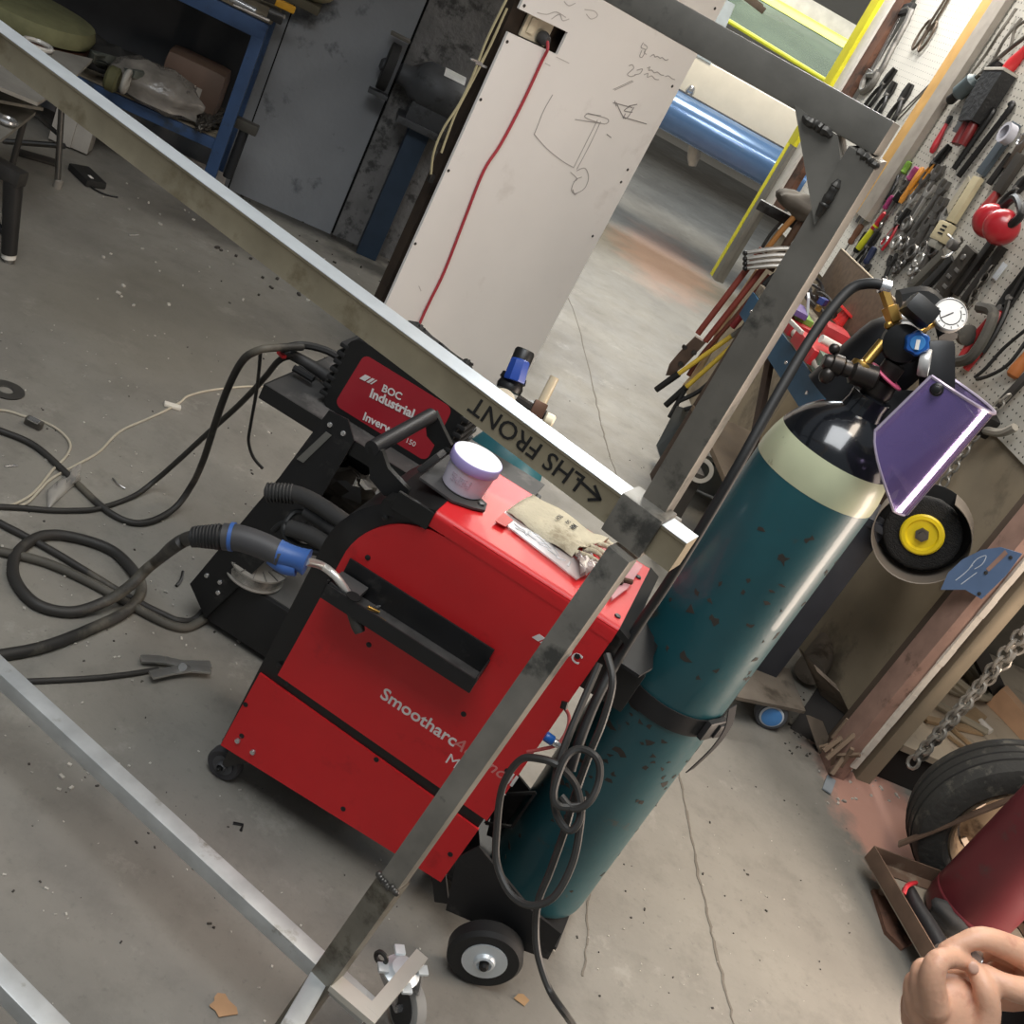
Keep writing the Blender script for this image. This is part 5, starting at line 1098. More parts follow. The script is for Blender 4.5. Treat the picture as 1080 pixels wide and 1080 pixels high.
MB().cyl(cr(62, 142), cr(36, 120), .009, n=8).build('brace', mat('dull_black_tube', '3c3a37', .5), t)
for x_, y_ in ((10, 160), (-30, 178)): q = fl(x_, y_+25); MB().cyl(q, V((q.x, q.y, .40)), .012, n=10).build('leg', mat('dull_black_tube', '3c3a37'), t)
t = thing('ring_spanner', 'bright ring spanner lying on the lower trestle sheet at the left edge', 'spanner', ft(4, 124, .412))
b = MB(); q = ft(8, 127, .416); b.torus(q, Z, .022, .008, 20, 8); b.beam(q+V((-.02, .005, 0)), q+V((-.16, .05, 0)), .018, .008, Z, .003); b.build('spanner', CHROME, t)
for k, (x, y, lab) in enumerate(((57, 130, 'white carton standing under the trestle, left of two by its leg'), (75, 137, 'white carton under the trestle, right of two by its leg'))):
    q = fl(x+4, y+24); t = thing('white_carton', lab, 'carton', q); MB().box(q+Z*.12+WN*.06, (.09, .10, .22), RWB, .003).build('box', mat('carton_white', 'a39f97', .8, var=.1), t)
t = thing('clear_ring', 'coil of clear film glinting on the wrapped board at the upper left', 'film coil', ft(40, 47, .53)); MB().torus(ft(40, 47, .535), Z, .045, .008, 20, 6).build('coil', mat('glint_film', 'd5d2cc', .1, alpha=.6), t)
# tripod foot
t = thing('tripod_stand_leg', 'thick black stand leg with a white tipped steel foot at the left edge', 'stand', fl(9, 277))
p0, p1 = fl(9, 277), onv(14, 192, fl(9, 277)); d_ = p1-p0
MB().cyl(p0+d_*.12, p1, .024, .030, 14).build('leg', mat('stand_black', '201f1e', .5, var=.2), t); MB().cyl(p0+d_*.06, p0+d_*.13, .022, n=14).build('white_collar', mat('collar_white', 'd5d1c8', .5), t); MB().cyl(p0, p0+d_*.07, .014, .017, 12).build('steel_foot', STEEL, t)
MB().cyl(p0+d_*.2, p1+V((-.12, 0, -.05)), .008).build('brace', BLACK, t); MB().box(p1+Z*.02+V((-.03, 0, 0)), (.12, .05, .05), None, .01).build('bracket', DARKST, t)
t = thing('black_pouch', 'small black pouch with a white tag lying on the dark floor near the trestle leg', 'pouch', fl(92, 188)); q = fl(92, 186, .015); Rq = Matrix.Rotation(-.5, 3, 'Z'); MB().box(q, (.15, .09, .03), Rq, .01).build('pouch', mat('pouch_black', '1f1e1c', .7, var=.3), t); MB().box(q+V((.03, -.03, .017)), (.025, .012, .002), Rq).build('tag', WHITEP, t); MB().tube([q+V((.03, -.04, -.008)), q+V((.07, -.06, -.01)), q+V((.12, -.05, -.01)), q+V((.15, -.01, -.01))], .004, 6, 4).build('cord', BLACK, t)
t = thing('black_mat_edge', 'dark strip lying under the trestle on the floor', 'strip', fl(40, 165)); MB().beam(fl(18, 160, .008), fl(60, 172, .008), .06, .012, Z, .003).build('strip', mat('strip_dark', '2f2c28', .8), t)
# floor bits
def bit(name, label, cat, x, y, fn, m, part='piece'):
    q = fl(x, y); t = thing(name, label, cat, q); b = MB(); fn(b, q); b.build(part, m, t); return t
bit('dry_leaf', 'brown dry leaf on the floor near the front caster', 'leaf', 234, 1062, lambda b, q: b.prism([q+V((.022*cos(a)*(1+.3*cos(3*a)), .018*sin(a)*(1+.25*sin(4*a)), .003)) for a in [i*2*pi/14 for i in range(14)]], Z*.001), mat('leaf', 'a98562', .8, var=.2))
bit('torn_card', 'torn brown card scrap on the floor beside the rear wheel', 'scrap', 549, 1054, lambda b, q: b.prism([q+V(p) for p in ((-.014, -.008, .002), (.01, -.012, .002), (.016, .004, .004), (.002, .012, .002), (-.008, .006, .003))], Z*.001), mat('leaf2', 'a3835e', .8))
bit('hex_key', 'bent black hex key on the floor in front of the red welder', 'hex key', 254, 871, lambda b, q: b.tube([fl(246, 868, .003), fl(256, 870, .003), fl(254, 876, .003)], .003, 6, 1), BLACK)
bit('dark_washer', 'large dark washer ring lying on the floor at the left edge', 'washer', 6, 412, lambda b, q: b.lathe(q, Z, [(.045, 0), (.048, .004), (.02, .004), (.018, 0)], 28, cap=False), mat('washer_dark', '45433f', .6, .3))
bit('bright_screw', 'bright screw lying on the dark floor below the rail', 'screw', 141, 248, lambda b, q: b.cyl(fl(136, 248, .004), fl(146, 248, .004), .004), CHROME)
bit('bright_nail', 'bright nail on the floor at the left beside the cables', 'nail', 12, 491, lambda b, q: b.cyl(fl(5, 492, .003), fl(18, 491, .003), .003), CHROME)
bit('black_clip', 'small bent black clip on the floor left of the cart', 'clip', 190, 612, lambda b, q: b.tube([fl(193, 603, .004), fl(191, 612, .006), fl(186, 618, .004)], .004, 6, 3), BLACK)
bit('curl_scrap', 'thin curled swarf on the floor near the flexes', 'swarf', 126, 510, lambda b, q: b.tube([fl(119, 504, .004), fl(124, 510, .006), fl(132, 515, .004)], .002, 6, 3), STEEL)
bit('grey_glass_chip', 'grey rectangular chip at the foot of the timber post', 'chip', 874, 826, lambda b, q: b.prism([fl(x, y, .004) for x, y in ((872, 818), (881, 824), (876, 838), (867, 832))], Z*.004), mat('grey_chip', '8e959a', .4))
b = MB(); rr = random.Random(77)
def spk(n, x0, y0, x1, y1, s0=.0015, s1=.005):
    for _ in range(n):
        q = fl(rr.uniform(x0, x1), rr.uniform(y0, y1)); s_ = rr.uniform(s0, s1); b.box(q+Z*s_*.4, (s_*rr.uniform(.6, 2.2), s_, s_*.7), Matrix.Rotation(rr.uniform(0, 3), 3, 'Z'))
spk(150, 0, 340, 330, 700); spk(90, 0, 600, 460, 1080, .001, .0035); spk(60, 560, 850, 900, 1075, .001, .003); spk(60, 100, 180, 420, 330, .003, .01); spk(40, 860, 800, 950, 850, .002, .008); spk(14, 60, 800, 160, 850, .002, .006)
tag(b.build('floor_grit', mat('grit', 'b3aea4', .8, var=.5, scale=40)), 'pale specks of swarf and grit scattered over the concrete floor', 'debris', kind='stuff')
b = MB(); spk(120, 0, 340, 420, 1000, .001, .004); spk(100, 600, 400, 900, 1070, .001, .004); spk(100, 225, 190, 430, 320, .003, .012); spk(60, 825, 730, 870, 800, .002, .007)
tag(b.build('dark_debris', mat('dark_grit', '3a3631', .9, var=.4, scale=40)), 'dark crumbs of rubbish scattered on the floor and along the back wall', 'debris', kind='stuff')
# ------------------------------------------------------------------ side bench against the pegboard wall
bz = .9; bo = .45; s0b, s1b = .62, 1.62
bw = lambda s, z, o: pw(s, z, o)
t = thing('side_bench', 'cluttered side bench with a blue steel edge below the pegboard', 'workbench', bw(1.1, 0, .25))
MB().box(bw((s0b+s1b)/2, bz-.02, bo/2+.01), (s1b-s0b, bo-.02, .04), RW, .003).build('worktop', mat('side_bench_top', '8a8070', .7, var=.2, dirt='544b40', dirt_amt=.3), t)
MB().box(bw((s0b+s1b)/2, bz-.09, bo+.006), (s1b-s0b, .008, .10), RW, .001).build('blue_apron', mat('side_blue', '2b5573', .5, .1, var=.12), t)
for s_ in (s0b+.12, 1.0, s1b-.1): MB().lathe(bw(s_, bz-.09, bo+.01), -B, [(.008, 0), (.007, .004), (.001, .005)], 10).build('bolt', CHROME, t)
for s_ in (s0b+.06, s1b-.06):
    MB().beam(bw(s_, 0, bo-.05), bw(s_, bz-.04, bo-.05), .07, .07, D, .003).build('leg', mat('dark_brown_leg', '43342a', .8, var=.2), t)
    MB().beam(bw(s_, 0, .05), bw(s_, bz-.04, .05), .07, .07, D, .003).build('leg', mat('dark_brown_leg', '43342a'), t)
MB().box(bw(1.15, .5, .12), (.8, .012, .7), RW, .001).build('ply_back', mat('ply_tan', 'a8977a', .75, var=.1), t)
MB().box(bw(1.15, .35, .25), (.86, .38, .02), RW, .001).build('lower_shelf', mat('shelf_brown', '6c5c4a', .8), t)
MB().beam(bw(s0b+.06, .25, bo-.05), bw(s1b-.3, .78, bo-.05), .04, .02, B, .002).build('diagonal_brace', mat('dark_brown_leg', '43342a'), t)
T_ = bz+.001
bi = lambda x, y, h=.0: fl(x, y, T_+h)
# tall box with dividers
t = thing('divided_box', 'brown particle board box standing at the back of the side bench', 'box', bw(1.4, T_, .14))
CB = mat('particle_board', '5a4a3a', .8, var=.2, scale=50)
MB().box(bw(1.4, T_+.12, .20), (.62, .012, .24), RW, .001).build('front_panel', CB, t); MB().box(bw(1.4, T_+.10, .04), (.62, .012, .2), RW, .001).build('back_panel', CB, t)
for s_ in (1.10, 1.4, 1.70): MB().box(bw(s_, T_+.09, .12), (.012, .15, .18), RW, .001).build('divider', CB, t)
MB().box(bw(1.4, T_+.005, .12), (.6, .15, .008), RW).build('base', CB, t)
MB().box(bw(1.4, T_+.2425, .20), (.62, .014, .004), RW, .001).build('pale_edge', mat('pale_edge', 'a39683', .7), t)
RDP = mat('red_box', 'b5262c', .4, var=.1)
def item(name, label, cat, x, y, h, size, m, rz=0., bev=.006, tilt=None):
    q = bi(x, y, h); t = thing(name, label, cat, q-Z*h); R_ = RW@Matrix.Rotation(rz, 3, 'Z')
    if tilt: R_ = R_@Matrix.Rotation(tilt, 3, 'X')
    MB().box(q, size, R_, bev).build('body', m, t); return t
def item_cyl(name, label, cat, p0, p1, r, m, cap=None):
    t = thing(name, label, cat, p0); MB().cyl(p0, p1, r, n=14).build('body', m, t)
    return t
item_cyl('white_tube_light', 'long white plastic tube lying along the front edge of the side bench', 'tube', bi(838, 350, .02), bi(874, 402, .02), .016, mat('aged_white', 'b8b2a8', .5, var=.1))
item('red_tray', 'open red plastic tray on the side bench behind the white tube', 'tray', 862, 372, .03, (.20, .12, .05), RDP)
item('red_tray', 'red plastic tray at the left of the side bench under the papers', 'tray', 841, 345, .025, (.16, .11, .05), mat('red_box2', '9d2027', .5))
item('green_packet', 'green packet lying on the left red tray on the side bench', 'packet', 846, 334, .06, (.11, .06, .02), mat('green_pack', '6f9440', .5), .1, .003)
item('purple_packet', 'purple and white packet at the left of the side bench', 'packet', 842, 327, .075, (.14, .05, .02), mat('purple_pack', '5c4a80', .5), .2, .003)
item('white_card', 'folded white card standing on the side bench beside the purple packet', 'card', 852, 322, .09, (.10, .008, .07), mat('white_card', 'c9ccd2', .6), .3, .001, .5)
t = thing('red_reel', 'red plastic reel standing behind the red tray on the side bench', 'reel', bi(889, 340)); q = bi(888, 335, .07); b = MB(); b.lathe(q-Z*.03, Z+B*.3, [(.045, 0), (.045, .008), (.028, .009), (.028, .05), (.048, .051), (.048, .06), (.02, .06)], 24); b.build('reel', mat('red_reel', 'c8322f', .35, var=.05), t)
item('red_bag', 'crumpled red bag under the red reel on the side bench', 'bag', 880, 352, .03, (.12, .10, .05), mat('red_bag', 'a92b30', .5, var=.25), .2, .02)
item_cyl('white_bottle', 'white plastic bottle lying across the red tray on the side bench', 'bottle', bi(866, 357, .085), bi(888, 369, .08), .014, WHITEP)
item('green_box', 'dark green box at the right end of the red tray on the side bench', 'box', 871, 386, .03, (.07, .07, .06), mat('grey_green', '55695a', .5), .1)
item('blue_bottle', 'small blue bottle beside the dark green box on the side bench', 'bottle', 883, 379, .035, (.05, .035, .04), mat('blue_bottle', '3c78b4', .4), .5, .012)
item('green_rag', 'pale green rag scrap beside the white bottle on the side bench', 'rag', 880, 371, .05, (.06, .04, .02), mat('pale_green', '7c9466', .7), .4, .008)
item('silver_marker', 'silver marker pen on the edge of the left red tray', 'pen', 839, 344, .065, (.10, .014, .014), mat('silver_pen', 'c5c2bd', .4, .3), -.2, .004)
t = thing('dark_cable_pile', 'pile of dark cables and fittings heaped at the back of the side bench', 'cables', bi(870, 315)); rr = random.Random(31); b = MB()
for i in range(9):
    c = bi(862+rr.uniform(-14, 22), 312+rr.uniform(-12, 14), .04+rr.random()*.05); b.torus(c, V((rr.uniform(-.6, .6), rr.uniform(-.6, .6), 1)), rr.uniform(.03, .06), .006, 16, 6)
tag(b.build('cables', mat('cable_dark', '2d2b2b', .5), t), kind='stuff')
item('blue_connector', 'dark blue connector in the cable pile on the side bench', 'connector', 868, 318, .11, (.05, .025, .025), mat('dk_blue_con', '2b3a7a', .4), .7)
item('brass_fitting', 'brass fitting on the cable pile on the side bench', 'fitting', 863, 325, .08, (.03, .02, .02), BRASS, .2)
# ------------------------------------------------------------------ long tools hanging at the far end of the side bench
RP = V((.30, 4.5, 0)); RPn = V((.07, 1, 0)).normalized()
rp = lambda x, y, o=0.: pl(x, y, RP+RPn*o, RPn)
t = thing('tool_rail', 'dark steel rail at the far end of the side bench carrying long tools', 'rail', rp(845, 215))
MB().beam(rp(800, 215, .05), rp(880, 258, .05), .05, .04, Z, .003).build('rail', DARKST, t); MB().beam(rp(868, 250, .08), V((rp(868, 250, .08).x, rp(868, 250, .08).y, 0)), .05, .05, B, .003).build('upright', mat('side_blue', '2b5573'), t)
RH = mat('faded_red_handle', '7d3a30', .5, var=.15); BH = mat('brown_handle', '6d4a35', .6, var=.2); YHn = mat('yellow_handle', 'c9ab3e', .45, var=.1)
def cutter(name, label, p, o, hm, r=.013, head=DARKST, spread=.0):
    """long handled tool: p = list of (x, y) top to bottom"""
    t = thing(name, label, 'hand tool', rp(*p[-1], o)); P_ = [rp(x, y, o) for x, y in p]
    MB().tube(P_, r, 10, 4).build('handle', hm, t); return t, P_
grp = None
t, P_ = cutter('bolt_cutter', 'red handled bolt cutter hanging lowest and leftmost among the long tools', [(804, 262), (768, 310), (736, 352)], .0, RH)
MB().tube([rp(816, 268, .02), rp(782, 312, .02), rp(744, 360, .02)], .013, 10, 4).build('handle', RH, t)
b = MB(); b.prism([rp(733, 355), rp(744, 362), rp(722, 386), rp(708, 396), rp(702, 396), rp(706, 384), rp(716, 372)], RPn*.03); b.build('jaw_block', mat('jaw_dark', '5a4a40', .5, .5, var=.3), t)
for x, y in ((722, 366), (732, 372), (718, 384)): MB().lathe(rp(x, y), -RPn, [(.012, 0), (.01, .006), (.003, .007)], 10).build('rivet', DARKST, t)
t, P_ = cutter('pry_bar', 'reddish steel pry bar hanging just right of the red bolt cutter', [(812, 290), (775, 335), (742, 372), (726, 396)], .03, mat('red_rust', '6e3a2d', .6, .2), .010)
t, P_ = cutter('wooden_pole', 'pale timber pole hanging between the red handles and the frame post', [(800, 285), (770, 330), (740, 385), (722, 408)], .06, mat('pale_wood', 'b39b78', .7, var=.15), .013)
t, P_ = cutter('pipe_wrench', 'dark red pipe handle behind the frame post above the yellow handles', [(818, 305), (790, 325), (772, 345)], .0, mat('dark_red_paint', '7d2424', .5), .014)
for k, (p, q, lab) in enumerate((((775, 352), (716, 394), 'yellow handled cutter with black grip, upper of the yellow pair'), ((780, 358), (724, 408), 'yellow handled cutter with black grip, lower of the yellow pair'))):
    t = thing('yellow_cutter', lab, 'hand tool', rp(*q)); a, c = rp(*p, -.03), rp(*q, -.03); MB().cyl(a, c, .010).build('handle', YHn, t)
    d_ = (c-a).normalized(); MB().cyl(c, c+d_*.12, .0145, .013, 12).build('grip', BLACK, t); MB().box(a-d_*.03, (.03, .02, .09), frame_of(d_), .004).build('head', mat('bright_head', '8d8a83', .35, .8), t)
for k, (p, lab) in enumerate(((((760, 392), (738, 412), (714, 424)), 'black rubber gripped rod just below the yellow cutters, upper'), (((770, 398), (742, 424), (722, 432)), 'black rubber gripped rod just below the yellow cutters, lower'), (((722, 412), (714, 426), (706, 440)), 'short black hook hanging lowest under the yellow cutters'))):
    cutter('black_rod', lab, p, -.04, RUBBER, .010)
for k, y in enumerate((266, 272, 277, 282)):
    t = thing('clamp_handle', ['topmost', 'second', 'third', 'lowest'][k]+' of four silver plier handles stacked beside the frame post', 'pliers', rp(810, y)); a = rp(786, y+1, -.05); c = rp(842, y-4+k, -.03); MB().tube([a, a.lerp(c, .5)+Z*.008, c], .009, 8, 4, rad=lambda u: .7+.5*sin(u*pi)).build('handle', mat('silver_handle', 'bdb9b2', .3, .7), t); MB().ball(a, (.011, .011, .011)).build('tip', BLACK, t)
lump('dark_gloves', 'pair of dark bundled gloves on top of the long tools under the corner brace', 'gloves', rp(846, 218, -.02), (.10, .06, .05), mat('glove_dark', '4a443c', .8, var=.3), None, .2, seed=14)
for k, (p, m, r, lab) in enumerate((([(838, 228), (822, 246), (806, 266)], mat('orange_wood', '9a6a35', .6), .012, 'orange brown wooden handle hanging beneath the dark gloves'), ([(846, 232), (826, 262), (812, 285)], mat('drk_wood', '4b3626', .7), .016, 'dark wooden shaft hanging beneath the dark gloves'), ([(852, 232), (842, 262), (834, 280)], mat('mid_wood', '7a6148', .7), .014, 'brown flat handle beside the frame post beneath the gloves'), ([(826, 232), (812, 248), (800, 268)], DARKST, .007, 'thin steel rod left of the wooden handles'))): cutter('wooden_pole', lab, p, .03*k-.03, m, r)
t, P_ = cutter('black_hose_tool', 'curved black rubber handle behind the frame post below the silver handles', [(826, 285), (808, 298), (796, 318), (800, 335)], -.02, RUBBER, .012)
# sheet offcuts standing on the floor
t = thing('sheet_offcut', 'grey steel sheet offcut standing on the floor below the yellow cutters', 'steel sheet', fl(700, 490)); q = [fl(703, 505), fl(692, 470, .06), onv(714, 428, fl(703, 505)), onv(732, 434, fl(716, 498)), fl(720, 500)]; b = MB(); b.prism(q, V((.004, .006, 0))); b.build('sheet', mat('sheet_grey', '8b8e8c', .45, .4, var=.1), t)
t = thing('tape_reel', 'clear ring of tape hanging from a dark block beside the frame post', 'tape', fl(740, 530)); q = at(739, 496, 3.8); MB().lathe(q, ray(739, 496)*-1, [(.045, -.012), (.045, .012), (.03, .012), (.03, -.012)], 26, cap=False).build('ring', mat('tape_clear', 'b8b0a2', .3, alpha=.8), t)
b = MB(); b.beam(at(735, 495, 3.85), V((at(722, 525, 3.9).x, at(722, 525, 3.9).y, .0)), .07, .05, B, .004); b.build('dark_block', mat('block_dark', '3f3a34', .7), t)
t = thing('sheet_steel_box', 'grey sheet steel channel lying on the floor behind the frame post', 'steel channel', fl(758, 520)); q = fl(757, 478, .2); MB().box(V((q.x, q.y, .10)), (.14, .36, .12), RW, .004).build('channel', mat('sheet_grey', '8b8e8c'), t); MB().box(V((q.x, q.y, .18)), (.10, .3, .02), RW, .002).build('lid', mat('lid_pale', '9c9a94', .5), t)

# ------------------------------------------------------------------ tools hanging on the pegboards
def hang(p0, p1, o=.014):
    (s0, z0), (s1, z1) = pg(*p0), pg(*p1); P = pw(s1, z1, o); zd = D*(s0-s1)+Z*(z0-z1); L_ = zd.length; zd.normalize(); y = -B; x = y.cross(zd).normalized(); return mframe(P, x, y, zd), L_
def H(name, label, cat, p0, p1, group=None, o=.014):
    M, L_ = hang(p0, p1, o); return thing(name, label, cat, M=M, group=group), L_
def lb(t, name, m, fn): b = MB(); fn(b); return b.build(name, m, t, local=True)
SPN = mat('spanner_steel', 'a3a19c', .34, .6, var=.15); DKT = mat('dark_tool', '2a2928', .5, .3, var=.25)
X_, Y_, Z_ = V((1, 0, 0)), V((0, 1, 0)), V((0, 0, 1))
def spanner(lab, p0, p1, w=.03, m=SPN):
    t, L_ = H('combination_spanner', lab, 'spanner', p0, p1)
    def f(b):
        b.box((0, 0, L_/2), (w*.5, w*.22, L_-w*1.6), None, w*.08)
        b.tube([V((w*.5*cos(a), 0, w*.55+w*.5*sin(a))) for a in [i*pi/6 for i in range(12)]], w*.17, 6, 1, True)
        c = L_-w*.6; b.prism([V((x*w, -w*.14, c+z*w)) for x, z in ((-.35, -.5), (.35, -.5), (.62, .05), (.5, .6), (.28, .55), (.3, .05), (0, -.15), (-.3, .05), (-.28, .55), (-.5, .6), (-.62, .05))], V((0, w*.28, 0)))
    lb(t, 'spanner', m, f); return t
def pliers(lab, p0, p1, hm, w=.05, jm=DKT, name='pliers', spread=1.0):
    t, L_ = H(name, lab, 'pliers', p0, p1); pv = L_*.62
    for s_ in (-1, 1):
        lb(t, 'jaw', jm, lambda b: b.prism([V((s_*x*w, .006*s_-.006, pv+z*(L_-pv))) for x, z in ((-.02, 1), (.12, 1), (.30, .45), (.24, -.15), (-.12, -.25))], V((0, .011, 0))))
        lb(t, 'handle', hm, lambda b: b.tube([V((-s_*.05*w, 0, pv)), V((s_*.28*w*spread, 0, pv*.72)), V((s_*.42*w*spread, 0, pv*.35)), V((s_*.34*w*spread, 0, 0))], w*.13, 8, 4))
    lb(t, 'pivot', STEEL, lambda b: b.lathe((0, -.008, pv), Y_, [(w*.14, 0), (w*.14, .02)], 12)); return t
def driver(lab, p0, p1, hm, r=.014, hf=.45, up=True, name='screwdriver'):
    t, L_ = H(name, lab, 'screwdriver', p0, p1); a = L_*(1-hf) if up else 0; h = L_*hf
    lb(t, 'handle', hm, lambda b: b.lathe((0, 0, a), Z_, [(r*.7, 0), (r, h*.12), (r*.8, h*.3), (r, h*.6), (r*.9, h*.95), (r*.4, h)], 12))
    lb(t, 'shaft', STEEL, lambda b: b.cyl((0, 0, 0 if up else h), (0, 0, a if up else L_), r*.3, n=8)); return t
def bar(lab, p0, p1, m, r=.007, name='steel_bar', hook=0., cat='bar', flat=0.):
    t, L_ = H(name, lab, cat, p0, p1)
    if flat: lb(t, 'blade', m, lambda b: b.box((0, 0, L_/2), (flat, r, L_), None, min(r, flat)*.2))
    else: lb(t, 'shaft', m, lambda b: b.tube([V((hook, 0, L_*.97)), V((hook*.5, 0, L_)), V((0, 0, L_*.93)), V((0, 0, L_*.5)), V((0, 0, 0))], r, 8, 4))
    return t
def handled(lab, p0, p1, hm, bm_, r=.016, hf=.5, bw_=.03, bt_=.008, name='file', cat='file', top=False):
    t, L_ = H(name, lab, cat, p0, p1); h = L_*hf; z0 = 0 if not top else L_-h
    lb(t, 'handle', hm, lambda b: b.lathe((0, 0, z0), Z_, [(r*.6, 0), (r, h*.1), (r*1.05, h*.35), (r*.7, h*.8), (r*.6, h)], 14))
    lb(t, 'blade', bm_, lambda b: b.box((0, 0, (L_+h)/2 if not top else (L_-h)/2), (bw_, bt_, L_-h), None, .002)); return t
# far white board
t, L_ = H('hacksaw', 'steel framed hacksaw hanging on the white pegboard nearest the doorway', 'hacksaw', (961, 8), (914, 98))
lb(t, 'frame', STEEL, lambda b: b.tube([V((.06, 0, L_*.2)), V((-.055, 0, L_*.22)), V((-.06, 0, L_*.5)), V((-.055, 0, L_*.93)), V((.06, 0, L_*.95))], .014, 8, 3))
lb(t, 'blade', STEEL, lambda b: b.box((.05, 0, L_*.57), (.012, .002, L_*.76))); lb(t, 'tension_wire', STEEL, lambda b: b.cyl((.02, 0, L_*.2), (.03, 0, L_*.95), .002))
lb(t, 'handle', mat('hacksaw_grip', '75726c', .5, .3), lambda b: b.tube([V((.05, 0, L_*.26)), V((.065, 0, L_*.12)), V((.02, 0, .0)), V((-.05, 0, L_*.08)), V((-.05, 0, L_*.24))], .016, 8, 4)); lb(t, 'top_bracket', DKT, lambda b: b.box((0, 0, L_*.96), (.11, .025, .05), None, .006))
t, L_ = H('tin_snips', 'long tin snips hanging jaws up with two loop handles on the white pegboard', 'snips', (1013, -18), (973, 47))
BRN = mat('brown_steel', '5f5348', .45, .6, var=.2)
for s_ in (-1, 1): lb(t, 'loop_handle', BRN, lambda b: b.tube([V((s_*(.036+.028*cos(a)), 0, L_*.12+.065*sin(a))) for a in [i*pi/8 for i in range(16)]], .006, 6, 1, True)); lb(t, 'blade', BRN, lambda b: b.beam((s_*.012, .004*s_, L_*.22), (s_*.004, .004*s_, L_), .018, .006, Y_, .001))
pliers('pliers with a brass pivot hanging below the hacksaw on the white pegboard', (947, 74), (915, 116), DKT, .07)
pliers('dark pliers overlapping the brass pivot pliers on the white pegboard', (947, 88), (925, 124), BLACK, .07)
pliers('black slip joint pliers hanging right of the dark pliers on the white pegboard', (964, 90), (938, 134), DKT, .08)
t = bar('thin dividers hanging beside the timber batten on the white pegboard', (984, 92), (950, 128), STEEL, .004, 'dividers', 0, 'dividers'); lb(t, 'second_leg', STEEL, lambda b: b.cyl((.03, 0, 0), (.0, 0, .3), .004)); lb(t, 'knob', BLACK, lambda b: b.box((0, 0, .3), (.03, .02, .05), None, .006))
# grey board
handled('thin red handled knife with a dark tip hanging alone beside the batten', (1006, 124), (985, 163), mat('red_grip', 'b02a33', .4), DKT, .012, .78, .02, .012, 'utility_knife', 'knife')
t, L_ = H('air_ratchet', 'grey blue air tool with a knurled end hanging on its curved pipe', 'air tool', (1036, 86), (1007, 111), o=.03)
lb(t, 'body', mat('grey_blue', '5f6b6e', .45, .2), lambda b: b.lathe((0, 0, L_*.3), Z_, [(.022, 0), (.03, .01), (.03, L_*.6), (.015, L_*.7)], 16)); lb(t, 'knurled_end', DKT, lambda b: b.lathe((0, 0, 0), Z_, [(.014, 0), (.02, .01), (.018, L_*.3)], 12)); lb(t, 'pipe', DUSTY, lambda b: b.tube([V((0, 0, L_)), V((.0, 0, L_+.15)), V((-.03, .01, L_+.3)), V((.0, .01, L_+.45))], .008, 8, 5))
t, L_ = H('leather_tool_pouch', 'black leather tool pouch holding two dark red handles', 'pouch', (1064, 80), (1019, 157), o=.035)
lb(t, 'pouch', mat('black_leather', '1d1d1e', .5, var=.3, bump=.3), lambda b: b.prism([V((x, -.03, z*L_)) for x, z in ((-.05, .30), (.05, .28), (.075, .5), (.07, .97), (-.07, 1.0), (-.06, .6))], V((0, .06, 0)))); lb(t, 'pale_rim', mat('pale_rim', 'aaa59b', .5), lambda b: b.box((0, 0, L_*.985), (.14, .066, .012), None, .003))
for s_ in (-1, 1): lb(t, 'red_handle', mat('dark_red_grip', '6d1c1e', .4), lambda b: b.tube([V((.02*s_, 0, L_*.36)), V((.026*s_, 0, L_*.15)), V((.024*s_, 0, 0))], .019, 10, 3))
bar('wide grey scraper blade hanging left of the leather pouch', (1040, 98), (1012, 142), mat('scraper_grey', '55585a', .5, .3), .01, 'scraper', 0, 'scraper', .07)
t = bar('black torch tube hanging above the leather pouch', (1057, 67), (1040, 92), BLACK, .022, 'torch_tube', 0, 'torch')
handled('red comb shaped clamp at the right edge above the pouch', (1088, 50), (1064, 78), mat('red_plastic', 'c22f33'), DKT, .024, .9, .03, .02, 'red_clamp', 'clamp')
for k, (p, lab) in enumerate((([(1076, 12), (1060, 40), (1044, 60), (1030, 82)], 'bent wire hook hanging on the grey pegboard, left of three by the batten'), ([(1082, 22), (1066, 46), (1052, 66), (1040, 84)], 'bent wire hook in the middle of three by the batten'), ([(1094, 20), (1078, 34), (1070, 52), (1060, 66)], 'bent wire hook, right of three by the batten'))):
    t = thing('wire_hook', lab, 'hook', pw(*pg(*p[-1]), .02)); MB().tube([pw(*pg(x, y), .02+.01*(i % 2)) for i, (x, y) in enumerate(p)], .006, 8, 5).build('wire', mat('grey_wire', '6f6a62', .5, .5), t)
for k, (a, c, lab) in enumerate((((1052, 118), (1009, 180), 'long black pry bar hanging right below the leather pouch, upper of two'), ((1072, 112), (1014, 188), 'long black pry bar, lower of two below the leather pouch'))): bar(lab, a, c, BLACK, .011, 'black_pry_bar', .02)
bar('blue grey flat file stock hanging right of the pry bars', (1076, 132), (1037, 186), mat('blue_grey_bar', '566068', .5, .4), .02, 'file_stock', 0, 'file', .05)
t = bar('dark rod with a bright ring hanging beside the blue grey file', (1070, 164), (1046, 196), DKT, .012, 'ring_rod'); lb(t, 'ring', CHROME, lambda b: b.torus((0, 0, .17), Y_, .02, .006, 14, 6))
t = thing('white_tape_roll', 'roll of white tape hanging at the right edge of the grey pegboard', 'tape', pw(*pg(1078, 150), .03)); MB().lathe(pw(*pg(1078, 150), .05), -B, [(.024, 0), (.036, 0), (.036, .03), (.024, .03)], 26, cap=False).build('roll', mat('white_tape', 'b4b4bc', .4), t)
t, L_ = H('jab_saw', 'cream plastic jab saw in a strapped cream sheath on the grey pegboard', 'saw', (1037, 187), (990, 262), o=.02)
CR_ = mat('cream_sheath', 'b5aa8a', .5, var=.1)
